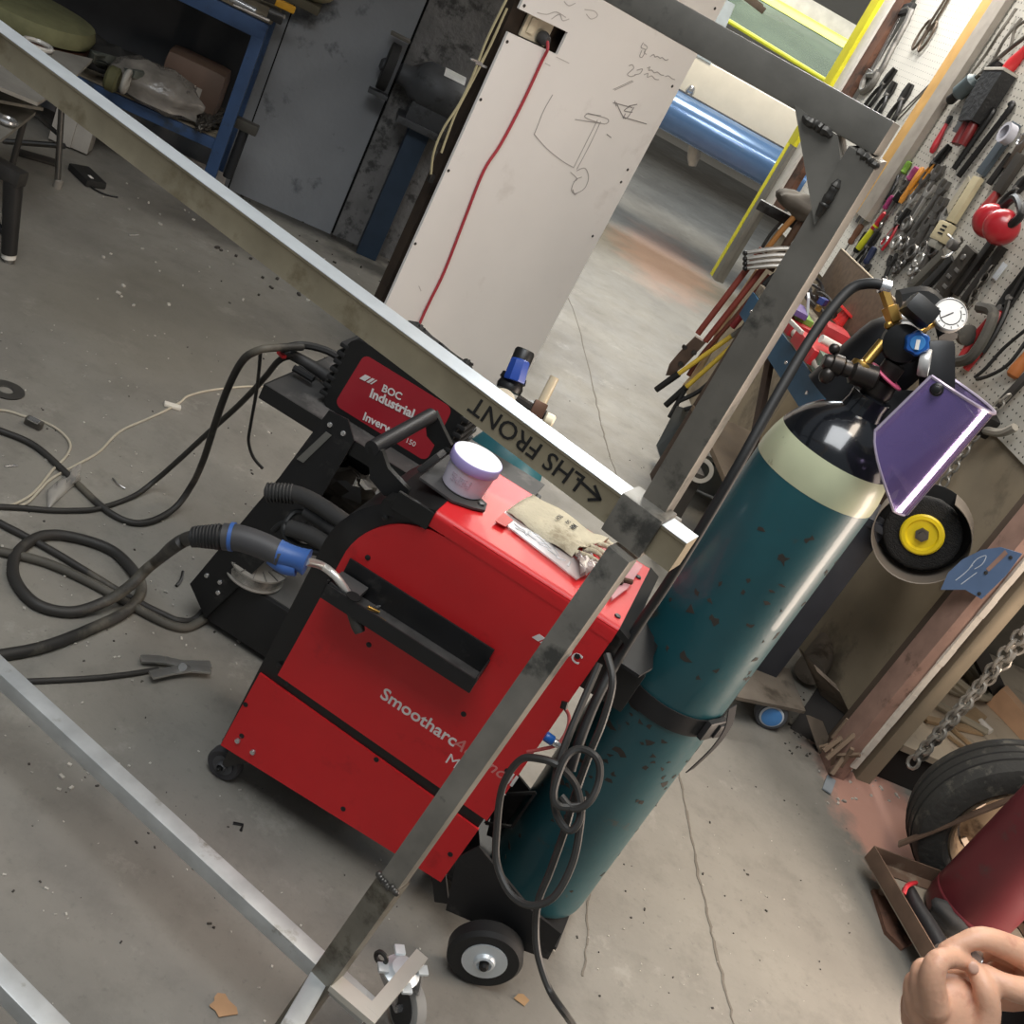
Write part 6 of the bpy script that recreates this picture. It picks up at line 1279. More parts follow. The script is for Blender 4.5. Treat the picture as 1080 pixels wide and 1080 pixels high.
lb(t, 'sheath', CR_, lambda b: b.box((-.012, 0, L_*.66), (.055, .02, L_*.62), None, .004)); 
lb(t, 'saw_blade', mat('pale_blade', 'a79f8c', .5, .2), lambda b: b.prism([V((.02, -.003, L_*.40))]+[V((.03+.006*(i % 2), -.003, L_*(.40+.03*i))) for i in range(18)]+[V((.06, -.003, L_*.95)), V((.075, -.003, L_*.5))], V((0, .006, 0))))
lb(t, 'handle', CR_, lambda b: b.box((0, 0, L_*.2), (.085, .035, L_*.26), None, .01)); lb(t, 'handle_end', mat('grey_end', '87857c', .5), lambda b: b.box((0, 0, L_*.03), (.06, .03, L_*.12), None, .008))
for z_ in (.27, .22, .17): lb(t, 'strap_slot', BLACK, lambda b: b.box((-.02, .0, L_*z_), (.035, .038, .006)))
handled('broad file with a faded red handle hanging above the ear muffs', (1082, 165), (1036, 233), mat('faded_red', '93302f', .45), mat('file_dark', '4a4641', .5, .5), .022, .42, .055, .02)
# ear muffs
t = thing('ear_muffs', 'red ear muffs with a black headband hanging on the grey pegboard', 'ear muffs', pw(*pg(1062, 244), .03))
RM = mat('gloss_red', 'a81f29', .3, var=.05, coat=.3)
e1, e2 = pw(*pg(1062, 243), .06), pw(*pg(1082, 254), .09)
for e_ in (e1, e2):
    o = MB().lathe(e_+D*.02, (-D-B*.5), [(.055, -.01), (.058, .01), (.05, .03), (.03, .042), (.01, .046)], 28).build('cup', RM, t); MB().lathe(e_+D*.02, (D+B*.5), [(.05, 0), (.055, .012), (.045, .02)], 24).build('cushion', BLACK, o)
MB().tube([e1, pw(*pg(1074, 226), .06), pw(*pg(1092, 220), .08), pw(*pg(1100, 240), .09), e2], .014, 8, 5).build('headband', BLACK, t)
t = thing('gear_puller', 'small bright gear puller hanging alone below the jab saw', 'puller', pw(*pg(1016, 265), .02)); q = pw(*pg(1016, 264), .03)
MB().lathe(q, -B, [(.02, 0), (.02, .03), (.01, .035)], 16).build('hub', STEEL, t)
for a in (20, 140, 260): d_ = D*cos(RD(a))+Z*sin(RD(a)); MB().tube([q, q+d_*.04-B*.01, q+d_*.055-B*.03], .005, 6, 3).build('arm', STEEL, t)
# cluster of spanners
SPL = [((997, 176), (955, 246), .036), ((1003, 192), (952, 266), .034), ((988, 196), (944, 264), .032), ((1000, 210), (960, 276), .036), ((1006, 222), (968, 284), .034), ((970, 205), (932, 262), .028), ((994, 226), (974, 270), .03), ((982, 184), (948, 236), .028), ((1000, 238), (962, 292), .03)]
SPLAB = ['spanner in the cluster left of the jab saw, with its jaw highest', 'long spanner just under the highest one in the cluster', 'spanner left of the middle of the spanner cluster', 'spanner in the middle of the cluster', 'spanner hanging directly left of the jab saw handle', 'small spanner at the left side of the spanner cluster', 'short spanner lying over the lower cluster', 'small spanner beside the orange handled pliers', 'lowest spanner at the bottom of the cluster']
for (a, c, w_), lab in zip(SPL, SPLAB): spanner(lab, a, c, w_*1.55, SPN if len(lab) % 2 else mat('dull_spanner', '6d6a66', .4, .8, var=.2))
pliers('orange handled pliers with black jaws hanging above the spanner cluster', (1005, 155), (963, 204), mat('orange_grip', 'cf8a28', .45), .045)
driver('green handled screwdriver hanging left of the pink one', (963, 172), (944, 202), mat('green_grip', '6d9436', .45), .014, .42)
driver('pink handled screwdriver hanging between green and orange handles', (971, 178), (946, 212), mat('pink_grip', '9a4272', .5), .015, .4)
driver('long amber handled screwdriver hanging right of the pink one', (977, 178), (944, 228), mat('amber_grip', 'c98a3a', .4), .012, .75)
driver('magenta handled screwdriver below the black handled pliers', (945, 208), (926, 236), mat('magenta_grip', '9c3a6c', .45), .012, .5)
t = driver('red and yellow handled tool with a black collar at the lower left of the tools', (938, 226), (908, 264), mat('red_grip', 'b02a33'), .015, .5, name='nut_driver'); lb(t, 'yellow_end', mat('lime_yellow', 'cfd02f', .45), lambda b: b.lathe((0, 0, 0), Z_, [(.013, 0), (.015, .02), (.013, .12)], 12)); lb(t, 'collar', BLACK, lambda b: b.cyl((0, 0, .24), (0, 0, .28), .018))
pliers('maroon handled pliers nearest the frame post on the grey pegboard', (956, 164), (926, 208), mat('maroon_grip', '5d2024', .45), .05)
pliers('black handled pliers spread open beside the maroon ones', (962, 162), (934, 212), BLACK, .06, spread=1.5)
pliers('red handled locking pliers hanging below the amber screwdriver', (962, 222), (932, 264), mat('red_grip', 'b02a33'), .045)
bar('bright flat rule hanging behind the red and yellow tool', (938, 190), (910, 238), STEEL, .004, 'steel_rule', 0, 'rule', .03)
bar('bright thin rod hanging left of the steel rule', (930, 196), (906, 236), STEEL, .006, 'bright_rod')
for k, (a, c, lab) in enumerate((((912, 238), (890, 272), 'brown handled chisel at the bottom left beside the frame post'), ((918, 246), (896, 282), 'black handled chisel below the red and yellow tool'), ((926, 262), (908, 292), 'navy handled driver low on the pegboard left of the box'))): driver(lab, a, c, [mat('brown_handle', '6d4a35'), BLACK, mat('navy_grip', '232c4a', .5)][k], .014, .6, name='chisel')
spanner('dark open hook spanner above the black hose bend', (946, 270), (932, 306), .045, DKT)
spanner('small dark spanner between the box top and the hose', (920, 280), (908, 304), .035, DKT)
bar('grey shear blade hanging diagonally above the regulator', (1000, 268), (962, 306), mat('shear_grey', '6a675f', .45, .5), .015, 'shear_blade', 0, 'shears', .045)
bar('dark shear blade paired below the grey shear blade', (1008, 274), (972, 312), DKT, .015, 'dark_shears', 0, 'shears', .04)
for a, c, w_, lab in (((985, 232), (950, 284), .05, 'tarnished spanner under the long one in the lower cluster'), ((972, 246), (946, 290), .045, 'short tarnished spanner at the bottom left of the cluster'), ((992, 250), (966, 302), .05, 'tarnished spanner just above the grey shear blade'), ((1010, 228), (984, 272), .045, 'tarnished spanner behind the jab saw handle'), ((960, 192), (926, 246), .04, 'tarnished spanner between the red and black pliers')): spanner(lab, a, c, w_, mat('dull_spanner', '6d6a66', .4, .8, var=.2))
pliers('dark pliers hanging at the right edge above the ear muffs', (1088, 188), (1058, 222), DKT, .06)
bar('rusty flat bar hanging at the right edge beside the broad file', (1090, 140), (1064, 180), mat('brown_steel', '5f5348'), .01, 'rusty_bar', 0, 'bar', .04)
pliers('small black pliers hanging at the lower left beside the frame post', (930, 246), (900, 288), BLACK, .05)
t, L_ = H('hand_plane', 'dark steel plane body with rows of slots hanging above the white gauge', 'plane', (1032, 266), (984, 330), o=.02)
lb(t, 'sole', mat('plane_dark', '3a352f', .5, .4, var=.3), lambda b: b.box((0, 0, L_/2), (.085, .03, L_), None, .006))
for i in range(5): lb(t, 'slot', STEEL, lambda b: b.box((-.02+.02*(i % 2), .017, L_*(.15+.13*i)), (.03, .004, .012), None, .001))
lb(t, 'rivet', STEEL, lambda b: b.lathe((.0, .015, L_*.85), Y_, [(.012, 0), (.01, .006)], 12))
for k, (a, c, lab) in enumerate((((1052, 255), (1010, 312), 'thick dark bar hanging left of the ear muffs, upper of two'), ((1062, 262), (1020, 320), 'thick dark bar below the first one, left of the red shears'))): bar(lab, a, c, mat('bar_dark', '2d2a28', .5, .4), .02, 'dark_bar', 0, 'bar', .035)
pliers('large red handled shears hanging under the ear muffs', (1086, 290), (1018, 388), mat('shear_red', 'b52f30', .45), .09, name='red_shears')
pliers('second pair of dark shears lying over the red ones', (1090, 282), (1036, 372), DKT, .07, name='dark_shears')
bar('pale grey tag hanging over the red shears', (1064, 280), (1052, 296), mat('tag_grey', 'b4b9bd', .4), .004, 'grey_tag', 0, 'tag', .03)
t = thing('small_chain', 'thin dark chain hanging left of the red shears', 'chain', pw(*pg(1024, 330), .02)); link_chain('links', seg([pw(*pg(1052, 284), .02), pw(*pg(1036, 310), .025), pw(*pg(1022, 336), .02)], .03), .010, .0035, mat('dark_chain', '4b4741'), t)
t, L_ = H('bar_clamp', 'dusty grey screw clamp with a pale sliding handle above the visor', 'clamp', (1058, 320), (1020, 392), o=.04)
lb(t, 'body', DUSTY, lambda b: (b.tube([V((.05, 0, L_*.85)), V((-.04, 0, L_*.8)), V((-.06, 0, L_*.45)), V((-.04, 0, L_*.15)), V((.04, 0, L_*.05))], .018, 8, 4), b.lathe((.02, 0, L_*.45), X_, [(.02, 0), (.035, .01), (.035, .03), (.02, .04)], 14))); lb(t, 'sliding_handle', mat('pale_rod', 'a59d8f', .4, .4), lambda b: b.cyl((.03, 0, L_*.5), (.22, .03, L_*.62), .009))
for k, (p, lab) in enumerate((([(1090, 352), (1066, 372), (1048, 392), (1036, 402)], 'black cable loop hanging below the screw clamp, upper'), ([(1092, 362), (1072, 388), (1052, 400), (1038, 404)], 'black cable loop below the screw clamp, lower'))):
    t = thing('cable_loop', lab, 'cable', pw(*pg(*p[-1]), .02)); MB().tube([pw(*pg(x, y), .03) for x, y in p], .006, 8, 5).build('cable', RUBBER, t)
handled('wooden handled mallet at the right edge by the screw clamp', (1094, 366), (1070, 400), mat('orange_wood2', 'a6622f', .6), DKT, .02, .8, .03, .03, 'mallet', 'mallet')
t, L_ = H('vice_bar', 'grey steel clamp bar with a dark jaw hanging at the pegboard lower edge', 'clamp', (1092, 400), (1042, 452), o=.03); lb(t, 'bar', DARKST, lambda b: b.box((0, 0, L_/2), (.03, .012, L_), None, .002)); lb(t, 'jaw', DKT, lambda b: b.box((0, .01, .02), (.11, .05, .07), None, .01))
t = thing('steel_half_ring', 'pale half ring bracket under the pegboard holding the upper chain', 'bracket', pw(*pg(1052, 462), .03)); MB().tube([pw(*pg(x, y), .04) for x, y in ((1032, 438), (1036, 448), (1044, 456), (1054, 460), (1068, 462), (1082, 456))], .013, 8, 5).build('ring', mat('pale_steel', 'a39d92', .5, .3), t)
t = thing('hanging_chain', 'slim steel chain hanging down the fibreboard from the half ring bracket', 'chain', pw(*pg(1002, 520), .03)); link_chain('links', seg([pw(*pg(1078, 424), .05), pw(*pg(1052, 452), .05), pw(*pg(1002, 521), .04)], .028), .012, .004, CH, t)

# ------------------------------------------------------------------ platform clutter, chain, trolley, tyre
PZ = .151
t = thing('doubled_chain', 'heavy doubled chain hanging in front of the platform beside the timber post', 'chain', V((1.36, 2.79, .16)))
c0_, c1_ = onv(1088, 656, V((1.35, 2.8, 0))), onv(956, 812, V((1.35, 2.8, 0)))
link_chain('links', seg([c0_+Z*.35+V((.01, 0, 0)), c0_, c0_.lerp(c1_, .5)+V((.006, 0, 0)), c1_], .030), .0155, .0055, CH, t); link_chain('links', seg([c0_+Z*.35+V((.03, .01, 0)), c0_+V((.028, .01, .01)), c0_.lerp(c1_, .5)+V((.012, .012, .01)), c1_+V((.012, .012, .02))], .030), .0155, .0055, CH, t, .8)
t = thing('hose_coil', 'coil of grey hose lying on the plywood platform', 'hose', fl(1000, 705, PZ)); HG2 = mat('grey_hose', '77705f', .7, var=.15)
q = fl(988, 700, PZ+.02)
for k in range(3): MB().torus(q+V((.02*k, .01*k, .02*k)), Z+V((.1*k, 0, 0)), .15+.012*k, .014, 36, 8).build('coil', HG2, t)
MB().tube([fl(960, 725, PZ+.02), fl(985, 740, PZ+.02), fl(1010, 755, PZ+.02), fl(1040, 772, PZ+.02)], .014, 8, 5).build('tail', HG2, t)
t = thing('tap_fitting', 'dull metal tap fitting lying on the front of the plywood platform', 'fitting', fl(965, 750, PZ)); MB().lathe(fl(955, 751, PZ+.02), fl(972, 749, PZ+.02)-fl(955, 751, PZ+.02), [(.018, 0), (.022, .006), (.022, .03), (.014, .035), (.014, .06)], 14).build('tap', DARKST, t)
t = thing('white_peg', 'short white rod lying on the plywood platform', 'rod', fl(1040, 766, PZ)); MB().cyl(fl(1033, 760, PZ+.012), fl(1045, 772, PZ+.012), .012).build('rod', mat('aged_white', 'b8b2a8'), t)
t = thing('timber_scraps', 'split timber scraps lying on the plywood platform', 'timber scraps', fl(1015, 775, PZ)); TS = mat('scrap_wood', '8a7355', .8, var=.2)
for x0, y0, x1, y1, w_ in ((975, 758, 1035, 772, .03), (1000, 765, 1038, 798, .012), (1000, 776, 1028, 797, .008), (1018, 764, 1034, 752, .05)): MB().beam(fl(x0, y0, PZ+.008), fl(x1, y1, PZ+.008), w_, .012, Z, .002).build('scrap', TS, t)
q = fl(1045, 745, PZ)
t = thing('pine_board', 'pale reddish pine board standing at the right of the platform', 'board', fl(1062, 760, PZ)); b = MB(); qq = [fl(1040, 742, PZ+.0), fl(1058, 760, PZ), fl(1095, 800, PZ), onv(1095, 770, fl(1070, 770, PZ)), onv(1057, 726, fl(1058, 760, PZ))]; b.prism(qq, V((.03, .05, 0))); b.build('board', mat('pine_red', 'b08a6a', .7, var=.12), t)
t = thing('dark_channel', 'dark steel channel leaning at the back of the platform behind the chain', 'channel', fl(1040, 700, PZ)); b = MB(); b.beam(fl(1055, 735, PZ+.02), at(1015, 655, 3.7), .10, .05, Z, .003); b.build('channel', mat('channel_black', '27231f', .7), t)
# maroon cylinder trolley
tz = .10
ac = (fl(985, 940, .12)+fl(1062, 972, .12))/2; ac.z = 0
t = thing('rusty_trolley', 'rusty angle iron cylinder trolley tray at the lower right', 'trolley', fl(940, 960)); AI = mat('rusty_angle', '6b5648', .7, .3, var=.25, dirt='8a7a6a', dirt_amt=.15)
k_ = [fl(922, 893, tz), fl(988, 1005, tz), fl(1008, 925, tz)]
e1_ = (k_[1]-k_[0]); e2_ = (k_[2]-k_[0])*1.9
def angle_iron(p0, p1, nrm): b = MB(); b.beam(p0-Z*.02, p1-Z*.02, .004, .045, Z, .0008); b.beam(p0-Z*.041+nrm*.02, p1-Z*.041+nrm*.02, .04, .004, Z, .0008); return b
nin = e2_.normalized(); nin2 = e1_.normalized()
P00, P10, P01 = k_[0], k_[0]+e1_*1.35, k_[0]+e2_; P11 = P10+e2_
angle_iron(P00, P10, nin).build('front_angle', AI, t); angle_iron(P00, P01, nin2).build('side_angle', AI, t); angle_iron(P10, P11, -nin2).build('side_angle', AI, t); angle_iron(P01, P11, -nin).build('back_angle', AI, t)
b = MB(); b.prism([P00-Z*.043, P10-Z*.043, P11-Z*.043, P01-Z*.043], -Z*.004); b.build('tray_plate', mat('tray_dust', '8f8577', .8, var=.15), t)
u0 = fl(950, 888, tz); u1 = onv(1082, 836, V((1.58, 2.45, 0))); MB().beam(u0-Z*.01, u0.lerp(u1, 1.3), .026, .006, Z, .001).build('flat_brace', AI, t)
MB().beam(P01-e2_*.1-Z*.03, P01-e2_*.1+Z*1.1, .04, .006, nin2, .001).build('upright', AI, t)
b = MB(); b.prism([fl(918, 940), fl(932, 985), fl(950, 1003), fl(962, 996), fl(940, 945, .03)], Z*.012); b.build('toe_plate', RUST, t)
for a_ in (.15, .75): MB().cyl(P00.lerp(P10, a_)+nin*.05-Z*.047, V(((P00.lerp(P10, a_)+nin*.05).x, (P00.lerp(P10, a_)+nin*.05).y, 0)), .015).build('foot', AI, t)
t = thing('maroon_gas_cylinder', 'maroon gas cylinder standing on the rusty trolley at the right edge', 'gas cylinder', ac+Z*.06)
MAR = mat('maroon_paint', '5a1a22', .45, var=.15, scale=8, dirt='4a3030', dirt_amt=.1)
MB().lathe(ac, Z, [(.085, .058), (.098, .07), (.104, .10), (.104, .95), (.09, 1.02), (.04, 1.08)], 48).build('body', MAR, t); MB().lathe(ac, Z, [(.1046, .13), (.1052, .134), (.1046, .138)], 48, cap=False).build('seam', mat('seam_red', '7a3038', .5), t)
t = thing('hand_tool', 'black rubber covered tool with a red edge lying in the rusty trolley tray', 'tool', fl(970, 960, .07))
b = MB(); b.tube([fl(958, 938, .085), fl(966, 955, .085), fl(978, 975, .085), fl(992, 1000, .085)], .022, 10, 4, rad=lambda u: .8+.35*u); b.build('body', mat('boot_black', '222224', .5), t); MB().tube([fl(953, 943, .10), fl(957, 934, .11), fl(966, 931, .10)], .006, 8, 4).build('red_edge', mat('red_grip', 'b02a33'), t)
lump('dark_cloth', 'dark grey cloth bunched at the foot of the maroon cylinder', 'cloth', fl(1018, 975, .10), (.10, .05, .045), mat('dark_cloth', '2f2f2f', .85, var=.3), None, .18, seed=5)
# tyre
tcn = fl(1060, 872, .25); tax = V((.10, -.99, 0)).normalized()
t = thing('worn_tyre', 'worn car tyre on a rusty rim standing beside the maroon cylinder', 'wheel', V((tcn.x, tcn.y, 0)))
TY = mat('tyre_rubber', '33322f', .75, var=.25, scale=12, bump=.3, bscale=60, dirt='57544c', dirt_amt=.2, dscale=20)
w_ = .08
MB().lathe(tcn, tax, [(.155, -w_*.7), (.18, -w_), (.215, -w_*1.0), (.24, -w_*.85), (.248, -w_*.6), (.25, 0), (.248, w_*.6), (.24, w_*.85), (.215, w_), (.18, w_), (.155, w_*.7)], 64, cap=False).build('tyre', TY, t)
b = MB()
for h in (-.03, 0, .03): b.torus(tcn+tax*h, tax,   .2495, .003, 64, 6)
b.build('tread_ribs', mat('tread_dark', '22211f', .8), t)
RIM = mat('rim_rust', '8c7a64', .6, .4, var=.2, dirt='4f3f31', dirt_amt=.3)
MB().lathe(tcn, tax, [(.163, .062), (.158, .068), (.145, .055), (.135, .02), (.122, .0), (.10, .01), (.08, .03), (.05, .035), (.045, .0), (.0, .0)], 48, cap=False).build('rim', RIM, t)
MB().lathe(tcn-tax*.06, tax, [(.155, 0), (.155, .03), (.14, .05), (.13, .062)], 48).build('rim_back', mat('rim_dark', '2b2520', .8), t)
for i in range(5): a = RD(20+72*i); R_ = frame_of(tax); MB().box(tcn+R_@V((cos(a)*.11, sin(a)*.11, .009)), (.03, .016, .004), R_@Matrix.Rotation(a+pi/2, 3, 'Z'), .003).build('slot', mat('slot_pale', 'c9b9a6', .6), t)
for i in range(4): a = RD(45+90*i); R_ = frame_of(tax); MB().lathe(tcn+R_@V((cos(a)*.065, sin(a)*.065, .033)), tax, [(.009, 0), (.008, .01)], 6).build('wheel_nut', STEEL, t)

# ------------------------------------------------------------------ yard beyond the doorway
vy = lambda x, y, d=8.4: at(x, y, d)
t = thing('vehicle_body', 'glossy blue sided vehicle body with cream tray, beyond the doorway', 'vehicle', V((0, 8.4, .5)))
VB = mat('gloss_blue', '5b7fb0', .22, .25, var=.06, coat=.5); VC = mat('cream_body', 'd9d5ca', .45, var=.04)
aL, aR = vy(664, 96), vy(850, 192); zz = (aL.z+aR.z)/2; aL.z = aR.z = zz; ex = (aR-aL).normalized(); ey = Z.cross(ex).normalized()
pr = [(-.0, .155), (-.10, .13), (-.155, .06), (-.165, -.02), (-.13, -.10), (-.05, -.15), (.3, -.16), (.3, .155)]
b = MB(); b.prism([aL-ex*.6+ey*y_+Z*z_ for y_, z_ in pr], ex*((aR-aL).length+1.6)); b.build('blue_sill', VB, t)
b = MB(); b.prism([aL-ex*.6+ey*y_+Z*z_ for y_, z_ in ((.02, .157), (.02, .30), (.05, .42), (.4, .42), (.4, .157))], ex*((aR-aL).length+1.6)); b.build('cream_side', VC, t)
b = MB(); b.beam(aL-ex*.6+ey*.0+Z*.158, aR+ex+Z*.158, .02, .012, Z, .002); b.build('trim_strip', mat('chrome_trim', '8d8f93', .25, .8), t)
b = MB(); b.prism([aL-ex*.6+ey*.04+Z*.42, aL+ex*.45+ey*.04+Z*.42, aL+ex*.40+ey*.05+Z*.85, aL-ex*.6+ey*.05+Z*.85], ey*.04); b.build('pale_pillar', mat('pale_blue', 'b9c6d0', .35), t)
MB().lathe(vy(735, 152)+ey*.25-Z*.05, -Z+ex*.4, [(.05, -.05), (.055, 0), (.05, .08), (.03, .14)], 18).build('under_pipe', mat('pipe_white', 'bdb7ac', .4), t)
b = MB(); b.tube([vy(775, 105, 8.36), vy(800, 118, 8.35), (vy(835, 128, 8.36))], .008, 6, 5); b.tube([vy(800, 117, 8.36), vy(820, 116, 8.36), vy(845, 128, 8.36)], .006, 6, 5); b.build('wires', BLACK, t)
MB().lathe(vy(727, 98, 8.36), -FWD+Z, [(.035, 0), (.04, .02), (.025, .06), (.01, .07)], 14).build('chrome_lamp', CHROME, t)
for k_ in (-.35, 2.0): MB().lathe(aL+ex*k_+ey*.25-V((0, 0, aL.z-.34)), ey, [(.2, 0), (.32, .02), (.34, .05), (.34, .16), (.32, .19), (.2, .2)], 28).build('wheel', RUBBER, t)
t = thing('yellow_edged_panel', 'large dark green grey curved panel with a fluorescent yellow edge beyond the doorway', 'panel', V((.3, 9, 1)))
pz = lambda x, y, d: at(x, y, d)
A_, B_ = pz(752, 12, 8.9), pz(892, 98, 8.9); C_, E__ = pz(905, 44, 9.1), pz(815, -8, 9.1); E__ = pz(790, -22, 9.1)
g = []
for i in range(11):
    u = i/10; row = []
    for j in range(9):
        v = j/8; lo = A_.lerp(B_, u); hi = E__.lerp(C_, u); p = lo.lerp(hi, v); row.append(p+V((0, .55*sin(v*pi*.55)+0, .02*sin(v*pi))))
    g.append(row)
MB().sheet(g, V((0, .03, 0))).build('curved_panel', mat('grey_green_gloss', '65735e', .25, .2, var=.2, scale=3, coat=.4), t, ang=60)
FY = mat('fluoro_yellow', 'd6dc30', .4, var=.08)
gg = [[r[j]+V((0, -.012, 0)) for j in (6, 7, 8)] for r in g]; MB().sheet(gg, V((0, .008, 0))).build('yellow_band', FY, t, ang=60)
MB().tube([r[0] for r in g], .018, 8, 2).build('yellow_lower_edge', FY, t)
b = MB(); top_ = [r[8] for r in g]; b.sheet([[p+Z*.0, p+Z*.13+V((0, .05, 0))] for p in top_], V((0, .03, 0))); b.build('white_top_edge', mat('white_edge', 'e4e2dc', .4), t)
for q_ in (g[0][0]-V((.25, 0, 0)), g[10][0]+V((.3, 0, 0))): MB().beam(V((q_.x, q_.y+.1, 0)), V((q_.x, q_.y+.1, q_.z+.2)), .06, .06, X_, .003).build('stand_post', DARKST, t)
t = thing('timber_lengths', 'two brown timber lengths lying on the panel beyond the doorway', 'timber', pz(806, 6, 8.6)); 
for k in (0, 1): MB().beam(pz(775+4*k, -14+5*k, 8.5), pz(803+3*k, 8+4*k, 8.5), .05, .05, Z, .004).build('length', BRN, t)
# far ribbed shutter
m, N_, L__, p_ = nodes('ribbed_shutter'); p_.inputs['Base Color'].default_value = (*lin('b0a99c'), 1); p_.inputs['Roughness'].default_value = .5
t0 = V((-3, 12.5, 0)); b = MB(); n_ = 60
pr = [V((-9, 17+.03*(i % 2), .0+i*.1)) for i in range(60)]
b.prism(pr+[V((-9, 17.1, pr[-1].z)), V((-9, 17.1, 0))], V((22, 0, 0))); tag(b.build('wall_far', m), kind='structure')

# ------------------------------------------------------------------ hands at the lower right
HD = .85; PX = HD/FPX
hp_ = lambda x, y, d=0.: at(x, y, HD+d)
b = MB(); RH_ = Matrix((RIGHT, DOWN, FWD)).transposed()
def chain(pts, k=4):
    P_ = [hp_(x, y, d) for x, y, d, r in pts]; rs = [r*PX for *_, r in pts]; n = len(pts)
    def rad(u): f = u*(n-1); i = min(int(f), n-2); return rs[i]+(rs[i+1]-rs[i])*(f-i)
    b.tube(P_, 1., 12, k, rad=rad); b.ball(P_[-1], rs[-1], None, 12, 8); b.ball(P_[0], rs[0], None, 12, 8)
def pad(x, y, d, rx, ry, rz): b.ball(hp_(x, y, d), (rx*PX, ry*PX, rz*PX), RH_, 20, 14)
# near (left) hand
pad(998, 1066, .008, 40, 40, 25); pad(1002, 1102, .004, 37, 42, 27); pad(1030, 1094, .002, 26, 34, 22)
chain([(1004, 1110, .004, 31), (1008, 1170, .004, 29), (1020, 1260, .0, 38), (1040, 1420, -.02, 48)])
chain([(986, 1062, -.006, 16), (983, 1034, -.012, 14), (989, 1014, -.012, 12.5), (1006, 1011, -.002, 10.5), (1025, 1018, .006, 8)])
chain([(974, 1056, .002, 14), (971, 1034, -.000, 12), (974, 1021, .004, 11), (988, 1025, .03, 10), (1014, 1029, .042, 9)])
chain([(966, 1062, .010, 13), (963, 1044, .008, 11), (966, 1033, .014, 10), (980, 1038, .040, 9), (990, 1042, .044, 7.5)])
chain([(962, 1076, .018, 12), (959, 1060, .017, 9.5), (962, 1050, .024, 8.5), (976, 1054, .046, 8), (984, 1058, .052, 7)])
chain([(1030, 1096, .0, 20), (1041, 1066, -.006, 14.5), (1038, 1042, -.008, 12), (1029, 1024, .0, 9.5)])
# far (right) hand
pad(1112, 1030, .03, 42, 30, 26); pad(1066, 1042, .05, 46, 26, 18)
chain([(1120, 1035, .03, 30), (1190, 1060, .04, 28), (1300, 1110, .05, 38), (1420, 1200, .05, 46)])
chain([(1104, 1020, .022, 20), (1074, 1004, .016, 15.5), (1037, 990, .008, 13), (1014, 995, .006, 10.5), (996, 1002, .006, 8)])
chain([(1108, 1028, .042, 18), (1078, 1012, .044, 13), (1048, 1002, .036, 12), (1030, 1010, .028, 9.5), (1020, 1018, .024, 8)])
chain([(1112, 1038, .052, 17), (1084, 1026, .056, 12), (1060, 1018, .05, 11), (1036, 1026, .044, 10.5), (1014, 1036, .04, 9)])
chain([(1116, 1046, .056, 15), (1092, 1040, .062, 10.5), (1066, 1036, .058, 10), (1040, 1042, .052, 10), (1018, 1046, .05, 9)])
chain([(1116, 1050, .012, 19), (1084, 1046, .0, 15), (1059, 1039, -.004, 13), (1039, 1026, .002, 9.5)])
SK = mat('skin', 'dba98b', .48, var=.07, scale=30, bump=.06, bscale=220, dirt='c98f76', dirt_amt=.2, dscale=22)
SK.node_tree.nodes['Principled BSDF'].inputs['Subsurface Weight'].default_value = .12; SK.node_tree.nodes['Principled BSDF'].inputs['Subsurface Radius'].default_value = (.01, .004, .002)
t = thing('person', 'bare hands of a person holding a small metal part at the lower right corner', 'person', hp_(1040, 1060, .05))
o = b.build('body', SK, t)
md = o.modifiers.new('remesh', 'REMESH'); md.mode = 'VOXEL'; md.voxel_size = .0017; md.use_smooth_shade = True
md = o.modifiers.new('smooth', 'SMOOTH'); md.factor = .5; md.iterations = 5
NL = mat('nail', 'e0b39c', .3)
def nail(x, y, d, rx, ry, tw): MB().ball(hp_(x, y, d), (rx*PX, ry*PX, 1.6*PX), RH_@Matrix.Rotation(tw, 3, 'Z'), 12, 6).build('nail', NL, t)
nail(1027, 1021, -.0085, 5.5, 7, -.4)
b = MB(); b.tube([hp_(1104, 1100, .05), hp_(1140, 1090, .05), hp_(1220, 1100, .06), hp_(1400, 1200, .06)], .07, 14, 4); 
t.location
SL = MB(); SL.tube([hp_(1082, 1082, .07), hp_(1150, 1110, .08), hp_(1300, 1190, .08), hp_(1420, 1300, .06)], .038, 14, 4, rad=lambda u: .8+.6*u); SL.build('dark_apron_edge', mat('dark_work_clothes', '1f1f20', .85, var=.2), t)
t = thing('small_fitting', 'small metal fitting held between the fingertips of the two hands', 'fitting', hp_(1026, 1010, .012)); MB().cyl(hp_(1020, 1006, .014), hp_(1034, 1016, .010), .005, n=12).cyl(hp_(1026, 1012, .006), hp_(1028, 1008, .02), .007, n=6).build('fitting', STEEL, t)
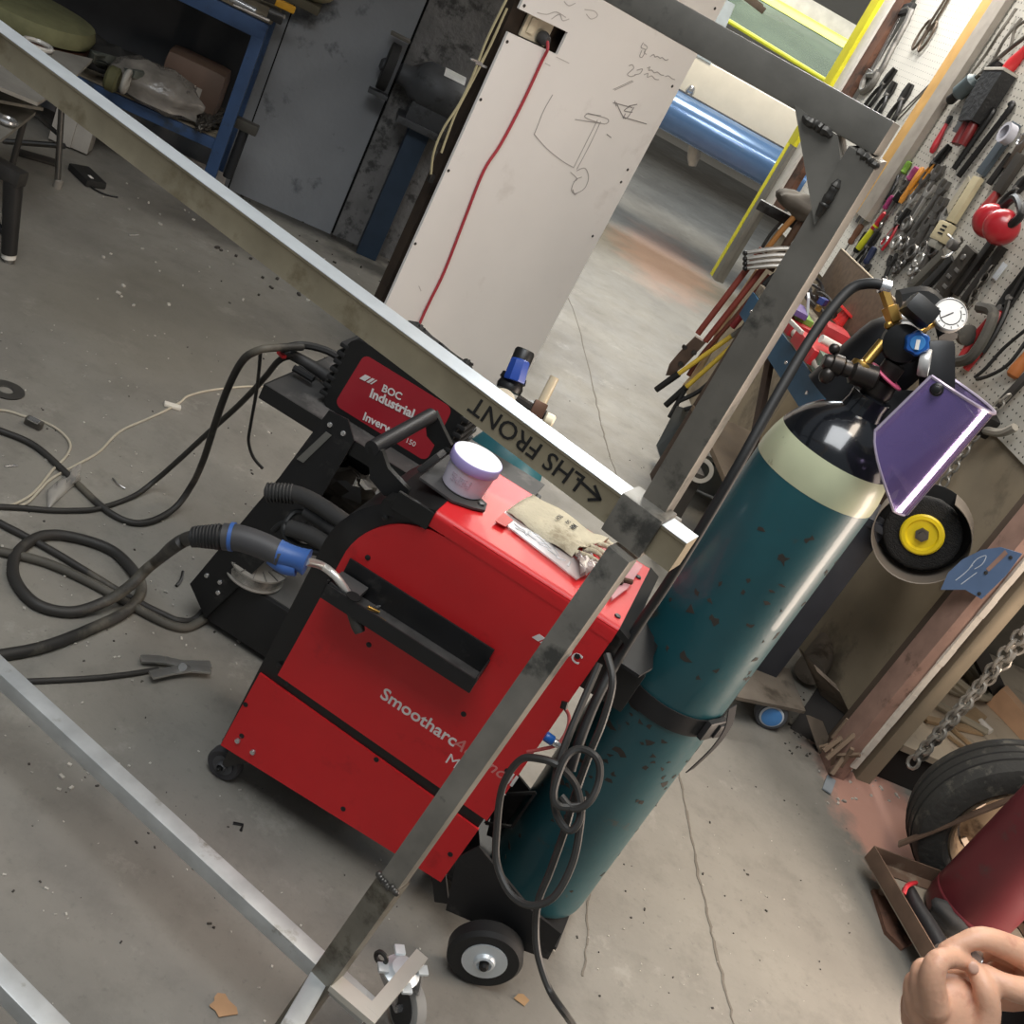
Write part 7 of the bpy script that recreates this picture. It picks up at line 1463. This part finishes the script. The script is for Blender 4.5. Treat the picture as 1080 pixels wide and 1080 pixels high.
# ------------------------------------------------------------------ light
w = bpy.data.worlds.new('world'); SC.world = w; w.use_nodes = True
bgn = w.node_tree.nodes['Background']; bgn.inputs[0].default_value = (.85, .92, 1, 1); bgn.inputs[1].default_value = .2
def area(name, P, T, sx, sy, power, col=(1, 1, 1)):
    l = bpy.data.lights.new(name, 'AREA'); l.shape = 'RECTANGLE'; l.size = sx; l.size_y = sy; l.energy = power; l.color = col
    o = bpy.data.objects.new(name, l); COL.objects.link(o); o.location = P; o.rotation_euler = (V(T)-V(P)).to_track_quat('-Z', 'Y').to_euler(); return o
area('skylight', (-.5, .3, 4.4), (-.2, 1.6, 0), 2.2, 2.2, 118, (.95, .98, 1))
area('bench_light', (.75, 2.3, 3.4), (.9, 3.0, .6), .4, 2.2, 30, (1, .86, .70))
area('side_light', (2.05, 1.95, .85), (.4, 1.80, .75), .5, 1.5, 36, (1, .82, .68))  # unseen low warm panel, added for the highlight down the tall cylinder
area('wall_light', (.1, 4.9, 3.4), (.8, 5.1, 1.4), .5, 2.0, 85, (1, .97, .93))
area('rear_fill_light', (-1.5, 11.5, 5.2), (-.2, 3, .8), 6, 1.6, 420, (.86, .93, 1))  # panel light added high at the back to brighten rail tops and floor sheen
area('yard_light', (-.6, 7.8, 4.6), (-.4, 6.6, 0), 1.6, 1.6, 190, (1, .88, .68))
SC.view_settings.exposure = .2

# repeats carry a common group
GR = {'combination_spanner': 'spanners on the grey pegboard', 'pliers': 'pliers on the pegboards', 'screwdriver': 'screwdrivers on the grey pegboard', 'chisel': 'handled chisels low on the pegboard', 'wire_hook': 'bent wire hooks by the batten', 'black_pry_bar': 'long black pry bars', 'dark_bar': 'thick dark bars', 'cable_loop': 'black cable loops on the pegboard', 'dark_shears': 'dark shears on the pegboard', 'yellow_cutter': 'yellow handled cutters', 'black_rod': 'black rods below the yellow cutters', 'clamp_handle': 'silver plier handles', 'wooden_pole': 'wooden shafts among the long tools', 'red_tray': 'red trays on the side bench', 'white_carton': 'white cartons under the trestle', 'zip_bag': 'small bags on the red welder', 'welding_lead': 'welding leads on the floor'}
cnt = {}
for o in bpy.data.objects:
    if o.parent is None and 'category' in o: cnt.setdefault(o.name.split('.')[0], []).append(o)
for k, v in cnt.items():
    if len(v) > 1:
        for o in v: o['group'] = GR.get(k, k.replace('_', ' ')+'s')
